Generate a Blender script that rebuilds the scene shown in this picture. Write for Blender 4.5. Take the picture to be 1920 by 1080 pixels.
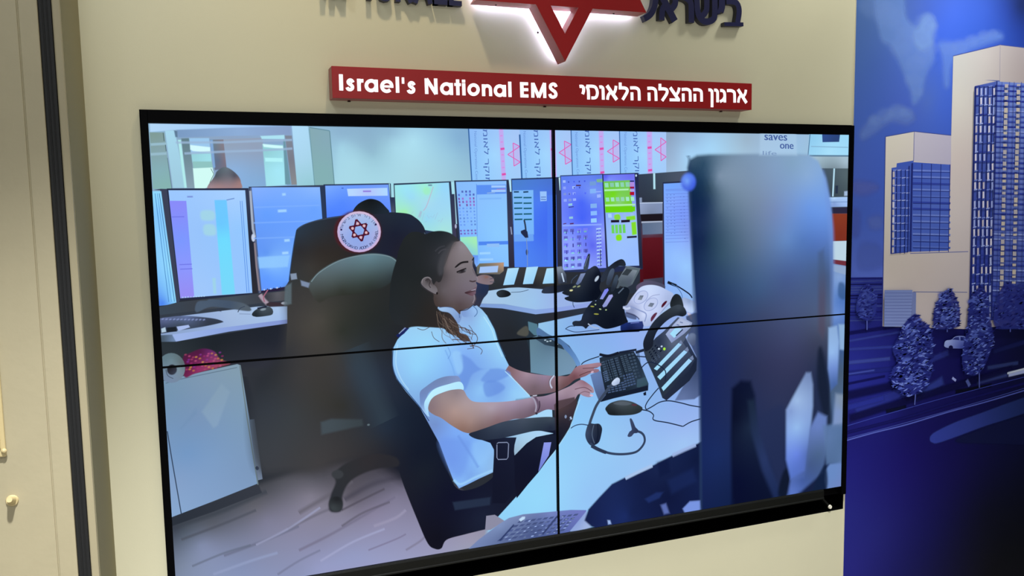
import bpy, bmesh, math, random
import numpy as np
from mathutils import Vector, Matrix
from mathutils.geometry import delaunay_2d_cdt

for o in list(bpy.data.objects):
    bpy.data.objects.remove(o)
SC = bpy.context.scene
COL = SC.collection
ZC = 1.30                      # height of the video wall's centre above the floor, metres

# ------------------------------------------------------------------ camera
cd = bpy.data.cameras.new('camera')
cd.sensor_width = 36.0
cd.lens = 1550.388 / 1920 * 36.0
cd.clip_start = 0.02
cam = bpy.data.objects.new('camera', cd)
COL.objects.link(cam)
RIGHT, DOWN, FWD = Vector((0.93560, -0.35263, -0.01744)), Vector((-0.05126, -0.08680, -0.99491)), Vector((0.34932, 0.93173, -0.09929))
m = Matrix((RIGHT.normalized(), (-DOWN).normalized(), (-FWD).normalized())).transposed().to_4x4()
m.translation = Vector((-1.09664, -2.52488, 0.43944 + ZC))
cam.matrix_world = m
SC.camera = cam

# ------------------------------------------------------------------ world, lights, exposure
w = bpy.data.worlds.new('room_ambient')
SC.world = w
w.use_nodes = True
w.node_tree.nodes['Background'].inputs[0].default_value = (0.95, 0.98, 1.0, 1)
w.node_tree.nodes['Background'].inputs[1].default_value = 0.06
SC.view_settings.view_transform = 'Standard'
SC.view_settings.look = 'None'
SC.view_settings.gamma = 1.0
SC.view_settings.use_curve_mapping = False
SC.view_settings.exposure = 0.0
SC.cycles.transparent_max_bounces = 64

def area(name, loc, target, sx, sy, power, col):
    l = bpy.data.lights.new(name, 'AREA')
    l.shape = 'RECTANGLE'; l.size = sx; l.size_y = sy; l.energy = power; l.color = col
    o = bpy.data.objects.new(name, l); COL.objects.link(o)
    o.location = loc
    o.rotation_euler = (Vector(target) - Vector(loc)).to_track_quat('-Z', 'Y').to_euler()
    return o

def spot(name, loc, target, power, col, angle, blend, radius):
    l = bpy.data.lights.new(name, 'SPOT')
    l.energy = power; l.color = col; l.spot_size = math.radians(angle); l.spot_blend = blend; l.shadow_soft_size = radius
    o = bpy.data.objects.new(name, l); COL.objects.link(o)
    o.location = loc
    o.rotation_euler = (Vector(target) - Vector(loc)).to_track_quat('-Z', 'Y').to_euler()
    return o

# the lobby's ceiling: open downlights set out from the wall, two warm ones close over the sign, unseen fill lights added at left and behind
spot('downlight_lobby_left', (-1.25, -1.50, 3.27), (-1.2, -1.36, 0), 880, (1.0, 1.0, 0.98), 77, 1.0, 0.06)
spot('fill_upper_left', (-1.35, -0.62, 3.24), (-1.35, -0.2, 1.6), 24, (0.97, 1.0, 1.0), 100, 0.9, 0.06)  # added spot, no known fitting, lifts the upper left wall
spot('downlight_lobby_right', (0.80, -1.25, 3.27), (0.85, -1.05, 0), 545, (1.0, 1.0, 0.98), 70, 1.0, 0.06)
spot('downlight_mural', (1.95, -0.50, 3.24), (1.95, -0.08, 2.2), 60, (0.98, 1.0, 1.0), 84, 1.0, 0.05)
spot('downlight_over_name', (-0.60, -0.43, 3.24), (-0.58, -0.02, 2.15), 27, (1.0, 0.82, 0.56), 100, 1.0, 0.035)
spot('downlight_right', (1.15, -0.50, 3.24), (1.10, 0.0, 2.1), 34, (1.0, 0.99, 0.90), 100, 0.9, 0.13)
area('ceiling_fill', (-1.3, -3.4, 3.26), (-1.3, -3.0, 0.0), 3.0, 1.2, 54, (0.97, 1.0, 1.0))  # added overhead area fill for the room's general level
area('rear_fill', (-0.6, -5.6, 1.2), (-0.1, 0, 1.0), 5.0, 2.0, 50, (0.98, 1.0, 1.0))  # added fill behind the camera, no known window, brightens the wall

# ------------------------------------------------------------------ helpers
def lin(h):
    v = np.array([int(h[i:i + 2], 16) for i in (0, 2, 4)]) / 255.0
    return np.where(v <= 0.04045, v / 12.92, ((v + 0.055) / 1.055) ** 2.4)

def mat(name, hexcol, rough=0.6, bump=0.0, scale=200.0, spec=0.4, mottle=0.0, metal=0.0, mscale=6.0):
    m = bpy.data.materials.new(name); m.use_nodes = True
    nt = m.node_tree; b = nt.nodes['Principled BSDF']
    c = tuple(lin(hexcol)) + (1,)
    b.inputs['Base Color'].default_value = c
    b.inputs['Roughness'].default_value = rough
    b.inputs['Specular IOR Level'].default_value = spec
    b.inputs['Metallic'].default_value = metal
    tc = nt.nodes.new('ShaderNodeTexCoord')
    if mottle:
        n = nt.nodes.new('ShaderNodeTexNoise'); n.inputs['Scale'].default_value = mscale; n.inputs['Detail'].default_value = 5
        nt.links.new(tc.outputs['Object'], n.inputs['Vector'])
        r = nt.nodes.new('ShaderNodeMix'); r.data_type = 'RGBA'
        r.inputs[6].default_value = tuple(x * (1 - mottle) for x in c[:3]) + (1,)
        r.inputs[7].default_value = tuple(min(1, x * (1 + mottle)) for x in c[:3]) + (1,)
        nt.links.new(n.outputs['Fac'], r.inputs[0]); nt.links.new(r.outputs[2], b.inputs['Base Color'])
    if bump:
        n2 = nt.nodes.new('ShaderNodeTexNoise'); n2.inputs['Scale'].default_value = scale
        nt.links.new(tc.outputs['Object'], n2.inputs['Vector'])
        bp = nt.nodes.new('ShaderNodeBump'); bp.inputs['Strength'].default_value = bump; bp.inputs['Distance'].default_value = 0.001
        nt.links.new(n2.outputs['Fac'], bp.inputs['Height']); nt.links.new(bp.outputs['Normal'], b.inputs['Normal'])
    return m

def emit(name, hexcol, strength):
    m = bpy.data.materials.new(name); m.use_nodes = True
    nt = m.node_tree; nt.nodes.remove(nt.nodes['Principled BSDF'])
    e = nt.nodes.new('ShaderNodeEmission'); e.inputs[0].default_value = tuple(lin(hexcol)) + (1,); e.inputs[1].default_value = strength
    nt.links.new(e.outputs[0], nt.nodes['Material Output'].inputs[0])
    return m

def paint_mat(name, glowing):
    """colours come from the mesh: the lit picture of a display, or ink on a printed panel"""
    m = bpy.data.materials.new(name); m.use_nodes = True
    nt = m.node_tree; b = nt.nodes['Principled BSDF']
    a = nt.nodes.new('ShaderNodeAttribute'); a.attribute_name = 'ink'
    if glowing:
        nt.nodes.remove(b)
        b = nt.nodes.new('ShaderNodeEmission'); nt.links.new(a.outputs['Color'], b.inputs[0]); b.inputs[1].default_value = 1.0
        m.cycles.emission_sampling = 'NONE'
    else:
        b.inputs['Roughness'].default_value = 0.55; b.inputs['Specular IOR Level'].default_value = 0.15
        nt.links.new(a.outputs['Color'], b.inputs['Base Color'])
    t = nt.nodes.new('ShaderNodeBsdfTransparent'); mx = nt.nodes.new('ShaderNodeMixShader')
    nt.links.new(a.outputs['Alpha'], mx.inputs[0]); nt.links.new(t.outputs[0], mx.inputs[1]); nt.links.new(b.outputs[0], mx.inputs[2])
    nt.links.new(mx.outputs[0], nt.nodes['Material Output'].inputs[0])
    return m

def link(name, me, material=None, parent=None, label=None):
    o = bpy.data.objects.new(name, me); COL.objects.link(o)
    if material: me.materials.append(material)
    if parent: o.parent = parent
    if label: o['label'] = label
    return o

def bobj(name, bm, material, parent=None, label=None, bevel=0.0):
    bmesh.ops.recalc_face_normals(bm, faces=bm.faces)
    me = bpy.data.meshes.new(name); bm.to_mesh(me); bm.free()
    o = link(name, me, material, parent, label)
    if bevel:
        md = o.modifiers.new('bevel', 'BEVEL'); md.width = bevel; md.segments = 2; md.limit_method = 'ANGLE'
    return o

def box(bm, x0, x1, y0, y1, z0, z1):
    v = [bm.verts.new(p) for p in ((x0, y0, z0), (x1, y0, z0), (x1, y1, z0), (x0, y1, z0), (x0, y0, z1), (x1, y0, z1), (x1, y1, z1), (x0, y1, z1))]
    for f in ((0, 1, 2, 3), (7, 6, 5, 4), (0, 4, 5, 1), (1, 5, 6, 2), (2, 6, 7, 3), (3, 7, 4, 0)):
        bm.faces.new([v[i] for i in f])

def prism(bm, pts, y0, y1):
    """closed outline in x,z (metres) given thickness from y0 (front) to y1 (back)"""
    a = [bm.verts.new((x, y0, z)) for x, z in pts]; b = [bm.verts.new((x, y1, z)) for x, z in pts]
    bm.faces.new(a); bm.faces.new(b[::-1])
    n = len(pts)
    for i in range(n):
        bm.faces.new((a[i], b[i], b[(i + 1) % n], a[(i + 1) % n]))

def empty(name, label, cat, loc, group=None):
    o = bpy.data.objects.new(name, None); COL.objects.link(o)
    o.location = loc; o['label'] = label; o['category'] = cat; o['kind'] = 'thing'; o.empty_display_size = 0.1
    if group: o['group'] = group
    return o

def structure(o):
    o['kind'] = 'structure'
    return o

def keep(o, root):
    """parent o to root where it stands"""
    o.parent = root
    o.location = Vector(o.location) - Vector(root.location)
    return o

def catmull(P, closed, step):
    P = np.array(P, float); n = len(P)
    if n < 3: return P
    out = []
    for i in range(n if closed else n - 1):
        if closed: p0, p1, p2, p3 = P[i - 1], P[i], P[(i + 1) % n], P[(i + 2) % n]
        else: p0, p1, p2, p3 = P[max(i - 1, 0)], P[i], P[i + 1], P[min(i + 2, n - 1)]
        k = int(max(2, min(8, np.linalg.norm(p2 - p1) / step)))
        for j in range(k):
            t = j / k
            out.append(0.5 * (2 * p1 + (p2 - p0) * t + (2 * p0 - 5 * p1 + 4 * p2 - p3) * t * t + (3 * p1 - p0 - 3 * p2 + p3) * t ** 3))
    if not closed: out.append(P[-1])
    return np.array(out)

def ribbon(P, width):
    """outline of a stroke along P"""
    P = np.array(P, float); d = np.gradient(P, axis=0) if len(P) > 2 else np.repeat([P[1] - P[0]], 2, 0)
    L = np.linalg.norm(d, axis=1, keepdims=True); L[L == 0] = 1
    nrm = np.stack([-d[:, 1], d[:, 0]], 1) / L
    return P + nrm * width / 2, P - nrm * width / 2

# ------------------------------------------------------------------ flat pictures (display content, printed panels)
def seg_dist(Q, P):
    A = P; B = np.roll(P, -1, 0); best = np.full(len(Q), 1e9)
    for a, b in zip(A, B):
        ab = b - a; l = ab @ ab
        if l == 0: continue
        t = np.clip(((Q - a) @ ab) / l, 0, 1)
        best = np.minimum(best, np.linalg.norm(Q - a - t[:, None] * ab, axis=1))
    return best

def inside(Q, P):
    r = np.zeros(len(Q), bool); j = len(P) - 1
    for i in range(len(P)):
        xi, yi = P[i]; xj, yj = P[j]
        if yi != yj:
            r ^= ((yi > Q[:, 1]) != (yj > Q[:, 1])) & (Q[:, 0] < (xj - xi) * (Q[:, 1] - yi) / (yj - yi) + xi)
        j = i
    return r

def ramp(samples):
    """smooth colour field through the samples"""
    S = np.array([s[:2] for s in samples], float)
    Cc = np.array([s[2:5] for s in samples], float) / 255
    n = len(S)
    if n == 1: return lambda Q: np.repeat(Cc, len(Q), 0)
    K = np.zeros((n + 1, n + 1)); D = np.linalg.norm(S[:, None] - S[None], axis=2)
    K[:n, :n] = -D; K[:n, n] = 1; K[n, :n] = 1
    W = np.linalg.lstsq(K, np.vstack([Cc, np.zeros((1, 3))]), rcond=None)[0]
    lo, hi = Cc.min(0), Cc.max(0)
    def f(Q):
        E = -np.linalg.norm(Q[:, None] - S[None], axis=2)
        return np.clip(E @ W[:n] + W[n], lo, hi)
    return f

def to_lin(v):
    return np.where(v <= 0.04045, v / 12.92, ((v + 0.055) / 1.055) ** 2.4)

class Painter:
    """collects flat shapes of one depicted thing into a single mesh, each a hair in front of the one before"""
    depth = 0
    def __init__(s, y, step, clip, gain=1.0):
        s.y, s.step, s.clip, s.gain = y, step, clip, gain
        s.v = []; s.f = []; s.c = []; s.n = 0
    def add(s, pts, tris, col, alpha):
        Painter.depth += 1
        y = s.y - s.step * Painter.depth
        pts = np.asarray(pts)
        s.v.append(np.stack([pts[:, 0] / 1000, np.full(len(pts), y), pts[:, 1] / 1000 + ZC], 1))
        s.f += [tuple(i + s.n for i in t) for t in tris]
        s.c.append(np.concatenate([np.clip(to_lin(col) * s.gain, 0, 1), np.asarray(alpha)[:, None]], 1))
        s.n += len(pts)
    def clipped(s, P):
        if s.clip is None: return P
        x0, x1, z0, z1 = s.clip
        for ax, lim, sg in ((0, x0, 1), (0, x1, -1), (1, z0, 1), (1, z1, -1)):
            out = []
            for i in range(len(P)):
                a, b = P[i - 1], P[i]; da, db = sg * (a[ax] - lim), sg * (b[ax] - lim)
                if (da >= 0) != (db >= 0):
                    t = da / (da - db); out.append(a + (b - a) * t)
                if db >= 0: out.append(b)
            P = np.array(out)
            if len(P) < 3: return None
        return P
    def poly(s, P, col, feather=0, alpha=1):
        P = np.asarray(P, float)
        if feather > 0:
            # widen the outline by half the soft edge
            cen = P.mean(0); A = 0.5 * np.sum(P[:, 0] * np.roll(P[:, 1], -1) - np.roll(P[:, 0], -1) * P[:, 1])
            t = np.roll(P, -1, 0) - np.roll(P, 1, 0); L = np.linalg.norm(t, axis=1, keepdims=True); L[L == 0] = 1
            nr = np.stack([t[:, 1], -t[:, 0]], 1) / L * (1 if A > 0 else -1)
            P = P + nr * feather * 0.5
        full = P
        P = s.clipped(P)
        if P is None: return
        keepers = [P[0]]
        for q in P[1:]:
            if np.linalg.norm(q - keepers[-1]) > 0.05: keepers.append(q)
        if np.linalg.norm(keepers[0] - keepers[-1]) <= 0.05: keepers.pop()
        P = np.array(keepers)
        if len(P) < 3: return
        grad = isinstance(col[0], list)
        lo, hi = P.min(0), P.max(0); size = hi - lo
        extra = np.zeros((0, 2))
        if feather > 0 or grad:
            g = max(3.0, math.sqrt(size[0] * size[1]) / 22) if grad else 1e9
            g = min(g, 22)
            if feather > 0: g = min(g, max(2.2, feather / 2.5, math.sqrt(size[0] * size[1]) / 40))
            nx, nz = max(2, int(size[0] / g)), max(2, int(size[1] / g))
            gx, gz = np.meshgrid(np.linspace(lo[0], hi[0], nx + 1), np.linspace(lo[1], hi[1], nz + 1))
            Q = np.stack([gx.ravel() + (np.arange(gx.size) // (nx + 1) % 2) * g * 0.4, gz.ravel()], 1)
            Q = Q[inside(Q, P)]
            R = []
            k0 = g * 1.5 if not feather else min(g * 1.5, max(1.5, feather * 1.2))
            if len(Q): Q = Q[seg_dist(Q, P) > max((feather + 0.9 * k0) if feather else 0, min(g * 0.35, 3))]
            for a, b in zip(P, np.roll(P, -1, 0)):
                k = max(1, int(np.linalg.norm(b - a) / k0))
                R += [a + (b - a) * t / k for t in range(k)]
            P = np.array(R)
            rings = []
            if feather > 0:      # rows of points following the soft edge inwards
                t = np.roll(P, -1, 0) - np.roll(P, 1, 0); L = np.linalg.norm(t, axis=1, keepdims=True); L[L == 0] = 1
                A = 0.5 * np.sum(P[:, 0] * np.roll(P[:, 1], -1) - np.roll(P[:, 0], -1) * P[:, 1])
                nr = np.stack([t[:, 1], -t[:, 0]], 1) / L * (1 if A > 0 else -1)
                for fr in ((0.33, 0.66, 1.0) if feather > 4 else (1.0,)):
                    rg = P - nr * feather * fr
                    rg = rg[inside(rg, P)]
                    if len(rg): rg = rg[seg_dist(rg, P) > feather * fr * 0.72]
                    if len(rg): rings.append(rg)
            extra = np.vstack([Q] + rings) if len(Q) or rings else Q
        allp = [Vector(p) for p in P] + [Vector(p) for p in extra]
        r = delaunay_2d_cdt(allp, [], [list(range(len(P)))], 1, 1e-4)
        V = np.array([tuple(v) for v in r[0]]) if r[0] else None
        if V is None or not r[2]: return
        if grad: c = ramp(col)(V)
        else: c = np.repeat([np.array(col) / 255], len(V), 0)
        al = np.full(len(V), float(alpha))
        if feather > 0:
            d = np.clip(seg_dist(V, full) / feather, 0, 1)
            al = al * (d * d * (3 - 2 * d))
        s.add(V, r[2], c, al)
    def line(s, P, width, col, smooth, feather=0, alpha=1):
        P = np.asarray(P, float).reshape(-1, 2)
        if smooth: P = catmull(P, False, 4)
        D = Painter.depth
        if feather > 0 and width > 2.5 * feather or not smooth and len(P) == 2:
            a, b = ribbon(P, width); s.poly(np.vstack([a, b[::-1]]), col, min(feather, width * 0.9), alpha); return
        # a strip with soft sides
        wv = max(width, 0.6) + feather
        rows = [ribbon(P, wv * k) for k in (1.0, max(0.15, (width - feather) / wv) if feather else 0.98)]
        o = [rows[0][0], rows[1][0], rows[1][1], rows[0][1]]; n = len(P)
        V = np.vstack(o); al = np.concatenate([np.zeros(n) if feather else np.ones(n), np.ones(n), np.ones(n), np.zeros(n) if feather else np.ones(n)]) * alpha
        tris = []
        for k in range(3):
            for i in range(n - 1):
                tris.append((k * n + i, k * n + i + 1, (k + 1) * n + i + 1, (k + 1) * n + i))
        if s.clip is not None:
            x0, x1, z0, z1 = s.clip; V = np.stack([np.clip(V[:, 0], x0, x1), np.clip(V[:, 1], z0, z1)], 1)
        c = ramp(col)(V) if isinstance(col[0], list) else np.repeat([np.array(col) / 255], len(V), 0)
        s.add(V, tris, c, al)
    def quads(s, Q, cols):
        if s.clip is not None:
            x0, x1, z0, z1 = s.clip
            ok = [all(x0 <= p[0] <= x1 and z0 <= p[1] <= z1 for p in q) for q in Q]
            Q = [q for q, k in zip(Q, ok) if k]; cols = [c for c, k in zip(cols, ok) if k]
            if not Q: return
        V = np.array(Q, float).reshape(-1, 2)
        c = np.repeat(np.array(cols, float) / 255, 4, 0)
        s.add(V, [(4 * i, 4 * i + 1, 4 * i + 2, 4 * i + 3) for i in range(len(Q))], c, np.ones(len(V)))
    def glyphs(s, txt, place, col):
        cu = bpy.data.curves.new('glyph', 'FONT'); cu.body = txt; cu.resolution_u = 3
        ob = bpy.data.objects.new('glyph', cu); COL.objects.link(ob)
        me = bpy.data.meshes.new_from_object(ob.evaluated_get(bpy.context.evaluated_depsgraph_get()))
        V = np.array([v.co[:2] for v in me.vertices]); F = [tuple(p.vertices) for p in me.polygons]
        bpy.data.objects.remove(ob); bpy.data.curves.remove(cu); bpy.data.meshes.remove(me)
        if not len(V): return
        V = place(V)
        s.add(V, F, np.repeat([np.array(col) / 255], len(V), 0), np.ones(len(V)))
    def shape(s, q):
        k = q[0]
        if k == 'P':
            P = np.array(q[1], float).reshape(-1, 2)
            if q[3]: P = catmull(P, True, 5)
            s.poly(P, q[2], q[4], q[5])
        elif k == 'L': s.line(q[1], q[2], q[3], q[4], q[5], q[6])
        elif k == 'E':
            ox, oz, ax, az, bx, bz = q[1]; t = np.linspace(0, 2 * math.pi, 29)[:-1]
            s.poly(np.stack([ox + ax * np.cos(t) + bx * np.sin(t), oz + az * np.cos(t) + bz * np.sin(t)], 1), q[2], q[3], q[4])
        elif k == 'G':
            c4 = np.array(q[1], float).reshape(4, 2); nx, ny, fx, fy, col, jit, seed = q[2:]
            rr = random.Random(seed); Q = []; cols = []
            base = col
            def at(u, v): return (c4[0] * (1 - u) + c4[1] * u) * (1 - v) + (c4[3] * (1 - u) + c4[2] * u) * v
            for i in range(nx):
                for j in range(ny):
                    if jit > 0.35 and rr.random() < jit * 0.45: continue
                    u0, v0 = (i + (1 - fx) / 2) / nx, (j + (1 - fy) / 2) / ny
                    uw, vh = fx / nx * (1 - jit * 0.4 * rr.random()), fy / ny * (1 - jit * 0.3 * rr.random())
                    Q.append([at(u0, v0), at(u0 + uw, v0), at(u0 + uw, v0 + vh), at(u0, v0 + vh)])
                    m_ = 1 + (rr.random() - 0.5) * jit * 0.6
                    cols.append([max(0, min(255, b * m_)) for b in base])
            if Q: s.quads(Q, cols)
        elif k == 'T':
            ox, oz, xx, xz, yx, yz = q[2]; t = q[1]
            heb = any(ord(ch) > 1000 for ch in t)
            if heb: t = t[::-1].replace('ד', 'ר')
            def place(V):
                lo, hi = V.min(0), V.max(0); u = (V[:, 0] - lo[0]) / (hi[0] - lo[0])
                ch = 0.69 if heb else 0.72 if any(c in 'lfNOC' for c in t) else 0.53
                v = V[:, 1] / ch
                return np.stack([ox + xx * u + yx * v, oz + xz * u + yz * v], 1)
            s.glyphs(t, place, q[3])
        elif k == 'C':
            ox, oz, ax, az, bx, bz = q[2]; a0, a1, h, col, top = q[3:]; t = q[1][::-1].replace('ד', 'ר') if top else q[1]
            A, B = np.array([ax, az]), np.array([bx, bz]); o = np.array([ox, oz])
            if top: a0, a1 = a1, a0
            n = len(t)
            for i, ch in enumerate(t):
                if ch == ' ': continue
                an = math.radians(a0 + (a1 - a0) * (i + 0.5) / n)
                p = o + A * math.cos(an) + B * math.sin(an)
                out = A * math.cos(an) + B * math.sin(an); out /= np.linalg.norm(out)
                up = out if top else -out
                rt = np.array([up[1], -up[0]])
                def place(V, p=p, up=up, rt=rt):
                    mid = (V[:, 0].min() + V[:, 0].max()) / 2
                    return p + np.outer((V[:, 0] - mid) * h / 0.72, rt) + np.outer(V[:, 1] * h / 0.72 - (0 if top else h * 0.0), up)
                s.glyphs(ch, place, col)
        elif k == 'V':
            P = np.array(q[1], float).reshape(-1, 2); P = catmull(P, True, 5); n, size, cols, seed = q[2:]
            rr = random.Random(seed); lo, hi = P.min(0), P.max(0); Q = []; cc = []
            while len(Q) < n:
                p = np.array([[lo[0] + rr.random() * (hi[0] - lo[0]), lo[1] + rr.random() * (hi[1] - lo[1])]])
                if not inside(p, P)[0]: continue
                a = rr.gauss(0.12, 0.3); L = size * (0.6 + 1.1 * rr.random()); W = L * 0.27
                d = np.array([math.cos(a), math.sin(a)]); e = np.array([-d[1], d[0]]); p = p[0]
                Q.append([p - d * L, p - e * W, p + d * L, p + e * W]); cc.append(rr.choice(cols))
            order = list(range(len(Q)))
            # bright leaves over dark ones, in three thin layers
            for part in range(3):
                idx = order[part::3]; s.quads([Q[i] for i in idx], [cc[i] for i in idx])
    def build(s, name, material, parent, label=None):
        if not s.n: return None
        me = bpy.data.meshes.new(name)
        me.from_pydata(np.vstack(s.v).tolist(), [], s.f)
        at = me.color_attributes.new('ink', 'FLOAT_COLOR', 'POINT')
        at.data.foreach_set('color', np.vstack(s.c).astype(np.float32).ravel())
        me.update()
        return link(name, me, material, parent, label)

# ------------------------------------------------------------------ materials
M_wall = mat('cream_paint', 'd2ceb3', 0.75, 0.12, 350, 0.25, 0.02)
M_return = mat('cream_paint_shaded', '938d70', 0.8, 0.25, 350, 0.2, 0.02)  # the wall's cream darkened, the return's shade put into its colour
M_door = mat('cream_door_paint', 'a89f84', 0.42, 0.35, 60, 0.4, 0.05, mscale=14)
M_gasket = mat('black_rubber', '17181a', 0.6, 0.3, 500, 0.35)
M_black = mat('black_metal_liner', '020203', 0.7, 0.0, 1, 0.03)
M_bezel = mat('black_bezel', '030305', 0.5, 0.1, 300, 0.04)
M_ledge = mat('black_bezel_satin', '080a09', 0.5, 0.4, 90, 0.2, 0.25, mscale=25)
M_red = mat('red_sign_face', '9c1418', 0.4, 0.05, 400, 0.4)
M_redside = mat('red_side_backlit', 'a0605f', 0.5, 0.1, 300, 0.3)  # side red paled, the star's backlight bounce put into its colour
M_navy = mat('navy_letter', '1a1c48', 0.4, 0.05, 300, 0.45)
M_navyside = mat('navy_letter_return', '30303a', 0.5, 0.05, 300, 0.4)
M_glow = emit('white_letter_glow', 'fdfdff', 1.25)
M_led = emit('white_led_strip', 'c6ceff', 34.0)
M_screw = mat('dark_screw', '2a1214', 0.4, 0, 1, 0.5)
M_floor = mat('grey_floor_tile', '8c8678', 0.5, 0.1, 80, 0.4, 0.08)
M_ceil = mat('white_ceiling_tile', 'd8d8d0', 0.8, 0.2, 120, 0.2)
M_white = mat('white_panel_edge', 'e6e2d4', 0.6)
M_zinc = mat('worn_brass', 'c2b184', 0.4, 0.1, 100, 0.5)
M_picture = paint_mat('display_picture', True)
M_print = paint_mat('printed_ink', False)

def Z(v): return v + ZC

# ------------------------------------------------------------------ setting
OX0, OX1, OZ0, OZ1 = -1.237, 1.2405, -0.785, 0.7205        # opening for the displays
WX0, TOP, DZ = -1.370, 3.30, -0.33
bm = bmesh.new()
T_ = 0.14
box(bm, WX0, OX0, 0, T_, 0, TOP); box(bm, OX1, 1.2465, 0, T_, 0, TOP)
box(bm, OX0, OX1, 0, T_, 0, Z(OZ0)); box(bm, OX0, OX1, 0, T_, Z(OZ1), TOP)
structure(bobj('wall_front', bm, M_wall))
bm = bmesh.new(); box(bm, 1.2465, 4.2, 0, T_, 0, TOP); structure(bobj('wall_behind_mural', bm, M_wall))
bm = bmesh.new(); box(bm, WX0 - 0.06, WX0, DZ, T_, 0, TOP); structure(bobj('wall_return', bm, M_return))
bm = bmesh.new(); box(bm, -6, 4.2, -6.5, T_, -0.06, 0); structure(bobj('floor', bm, M_floor))
bm = bmesh.new(); box(bm, -6, 4.2, -6.5, T_, TOP, TOP + 0.06); structure(bobj('ceiling', bm, M_ceil))
# door frame strip, gasket and door at the left
bm = bmesh.new(); box(bm, WX0 - 0.0180, WX0 - 0.0005, DZ - 0.012, DZ - 0.0005, 0, TOP)
structure(bobj('trim_door', bm, mat('cream_trim_paint', 'a0977c', 0.5, 0.2, 150, 0.4, 0.05), bevel=0.003))

door = empty('metal_door', 'cream painted metal door leaf with a black rubber seal beside the wall', 'door', (-1.75, DZ, 0))
bm = bmesh.new()
x_edge = -1.4155
box(bm, -2.45, x_edge - 0.0415, DZ - 0.020, DZ + 0.02, 0.005, 2.9)
box(bm, x_edge - 0.0390, x_edge, DZ - 0.020, DZ + 0.02, 0.005, 2.9)
box(bm, x_edge - 0.0420, x_edge - 0.038, DZ - 0.018, DZ + 0.02, 0.005, 2.9)
o = bobj('door_leaf', bm, M_door, bevel=0.002); keep(o, door)
bm = bmesh.new()
box(bm, x_edge + 0.001, x_edge + 0.0265, DZ - 0.014, DZ + 0.02, 0.005, 2.9)
box(bm, x_edge + 0.008, x_edge + 0.011, DZ - 0.017, DZ - 0.013, 0.005, 2.9)
box(bm, x_edge + 0.017, x_edge + 0.0195, DZ - 0.016, DZ - 0.013, 0.005, 2.9)
o = bobj('rubber_seal', bm, M_gasket, bevel=0.001); keep(o, door); o['label'] = 'black rubber seal down the door edge'
bm = bmesh.new()
box(bm, -1.66, -1.5440, DZ - 0.030, DZ - 0.0205, 1.18, 1.46)
box(bm, -1.64, -1.5530, DZ - 0.036, DZ - 0.0295, 1.20, 1.44)
o = bobj('handle_plate', bm, M_zinc, bevel=0.004); keep(o, door)
for z in (1.195, 1.445):
    bm = bmesh.new()
    bmesh.ops.create_icosphere(bm, subdivisions=2, radius=0.006, matrix=Matrix.Translation((-1.547, DZ - 0.031, z)))
    o = bobj('plate_screw', bm, M_zinc); keep(o, door)
bm = bmesh.new()
bmesh.ops.create_cone(bm, cap_ends=True, segments=20, radius1=0.010, radius2=0.006, depth=0.03, matrix=Matrix.Translation((-1.541, DZ - 0.034, 1.078)) @ Matrix.Rotation(math.radians(70), 4, 'X'))
bmesh.ops.create_cone(bm, cap_ends=True, segments=20, radius1=0.014, radius2=0.012, depth=0.005, matrix=Matrix.Translation((-1.541, DZ - 0.022, 1.072)) @ Matrix.Rotation(math.radians(90), 4, 'X'))
o = bobj('door_stop', bm, M_zinc); keep(o, door)

# ------------------------------------------------------------------ the video wall
vw = empty('video_wall', 'black framed video wall of four displays showing a woman at a dispatch desk', 'video wall', (0, 0, ZC))
bm = bmesh.new()
d1 = 0.125
box(bm, OX0, OX1, d1 - 0.004, d1, Z(OZ0), Z(OZ1))
box(bm, OX0, OX0 + 0.003, 0.001, d1, Z(OZ0), Z(OZ1)); box(bm, OX1 - 0.003, OX1, 0.001, d1, Z(OZ0), Z(OZ1))
box(bm, OX0, OX1, 0.001, d1, Z(OZ0), Z(OZ0) + 0.003); box(bm, OX0, OX1, 0.001, d1, Z(OZ1) - 0.003, Z(OZ1))
o = bobj('recess_liner', bm, M_black); keep(o, vw)
SW, SH = 1.2165, 0.6835
for sx in (-1, 1):
    for sz in (-1, 1):
        bm = bmesh.new()
        x0, x1 = sorted((0.0015 * sx, sx * (SW + 0.016))); z0, z1 = sorted((0.0015 * sz, sz * SH + (0.030 if sz > 0 else -0.034)))
        box(bm, x0, x1, 0.0005, 0.085, Z(z0), Z(z1))
        o = bobj('display_panel', bm, M_bezel); keep(o, vw)
# thin black bezel lips between and around the four displays
def lip(name, x0, x1, z0, z1, y=-0.0165, m_=None):
    bm = bmesh.new(); box(bm, x0, x1, y, 0.0005, Z(z0), Z(z1)); o = bobj(name, bm, m_ or M_bezel); keep(o, vw); return o
lip('bezel_lip', -0.0033, 0.0033, -SH, SH)
lip('bezel_lip', -SW, -0.0033, -0.0026, 0.0026); lip('bezel_lip', 0.0033, SW, -0.0026, 0.0026)
lip('outer_bezel', OX0 + 0.003, -SW + 0.001, -SH - 0.034, SH + 0.034); lip('outer_bezel', SW - 0.001, OX1 - 0.003, -SH - 0.034, SH + 0.034)
lip('outer_bezel', -SW, SW, SH - 0.001, SH + 0.034)
bm = bmesh.new()
prof = [(-0.0165, -SH), (-0.020, -SH - 0.006), (-0.020, -SH - 0.030), (-0.0225, -SH - 0.033), (-0.0225, -SH - 0.037), (0.06, -SH - 0.037), (0.06, -SH)]
va = [bm.verts.new((-SW, y, Z(z))) for y, z in prof]; vb = [bm.verts.new((SW - 0.09, y, Z(z))) for y, z in prof]
bm.faces.new(va); bm.faces.new(vb[::-1])
for i in range(len(prof)): bm.faces.new((va[i], vb[i], vb[(i + 1) % len(prof)], va[(i + 1) % len(prof)]))
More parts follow.
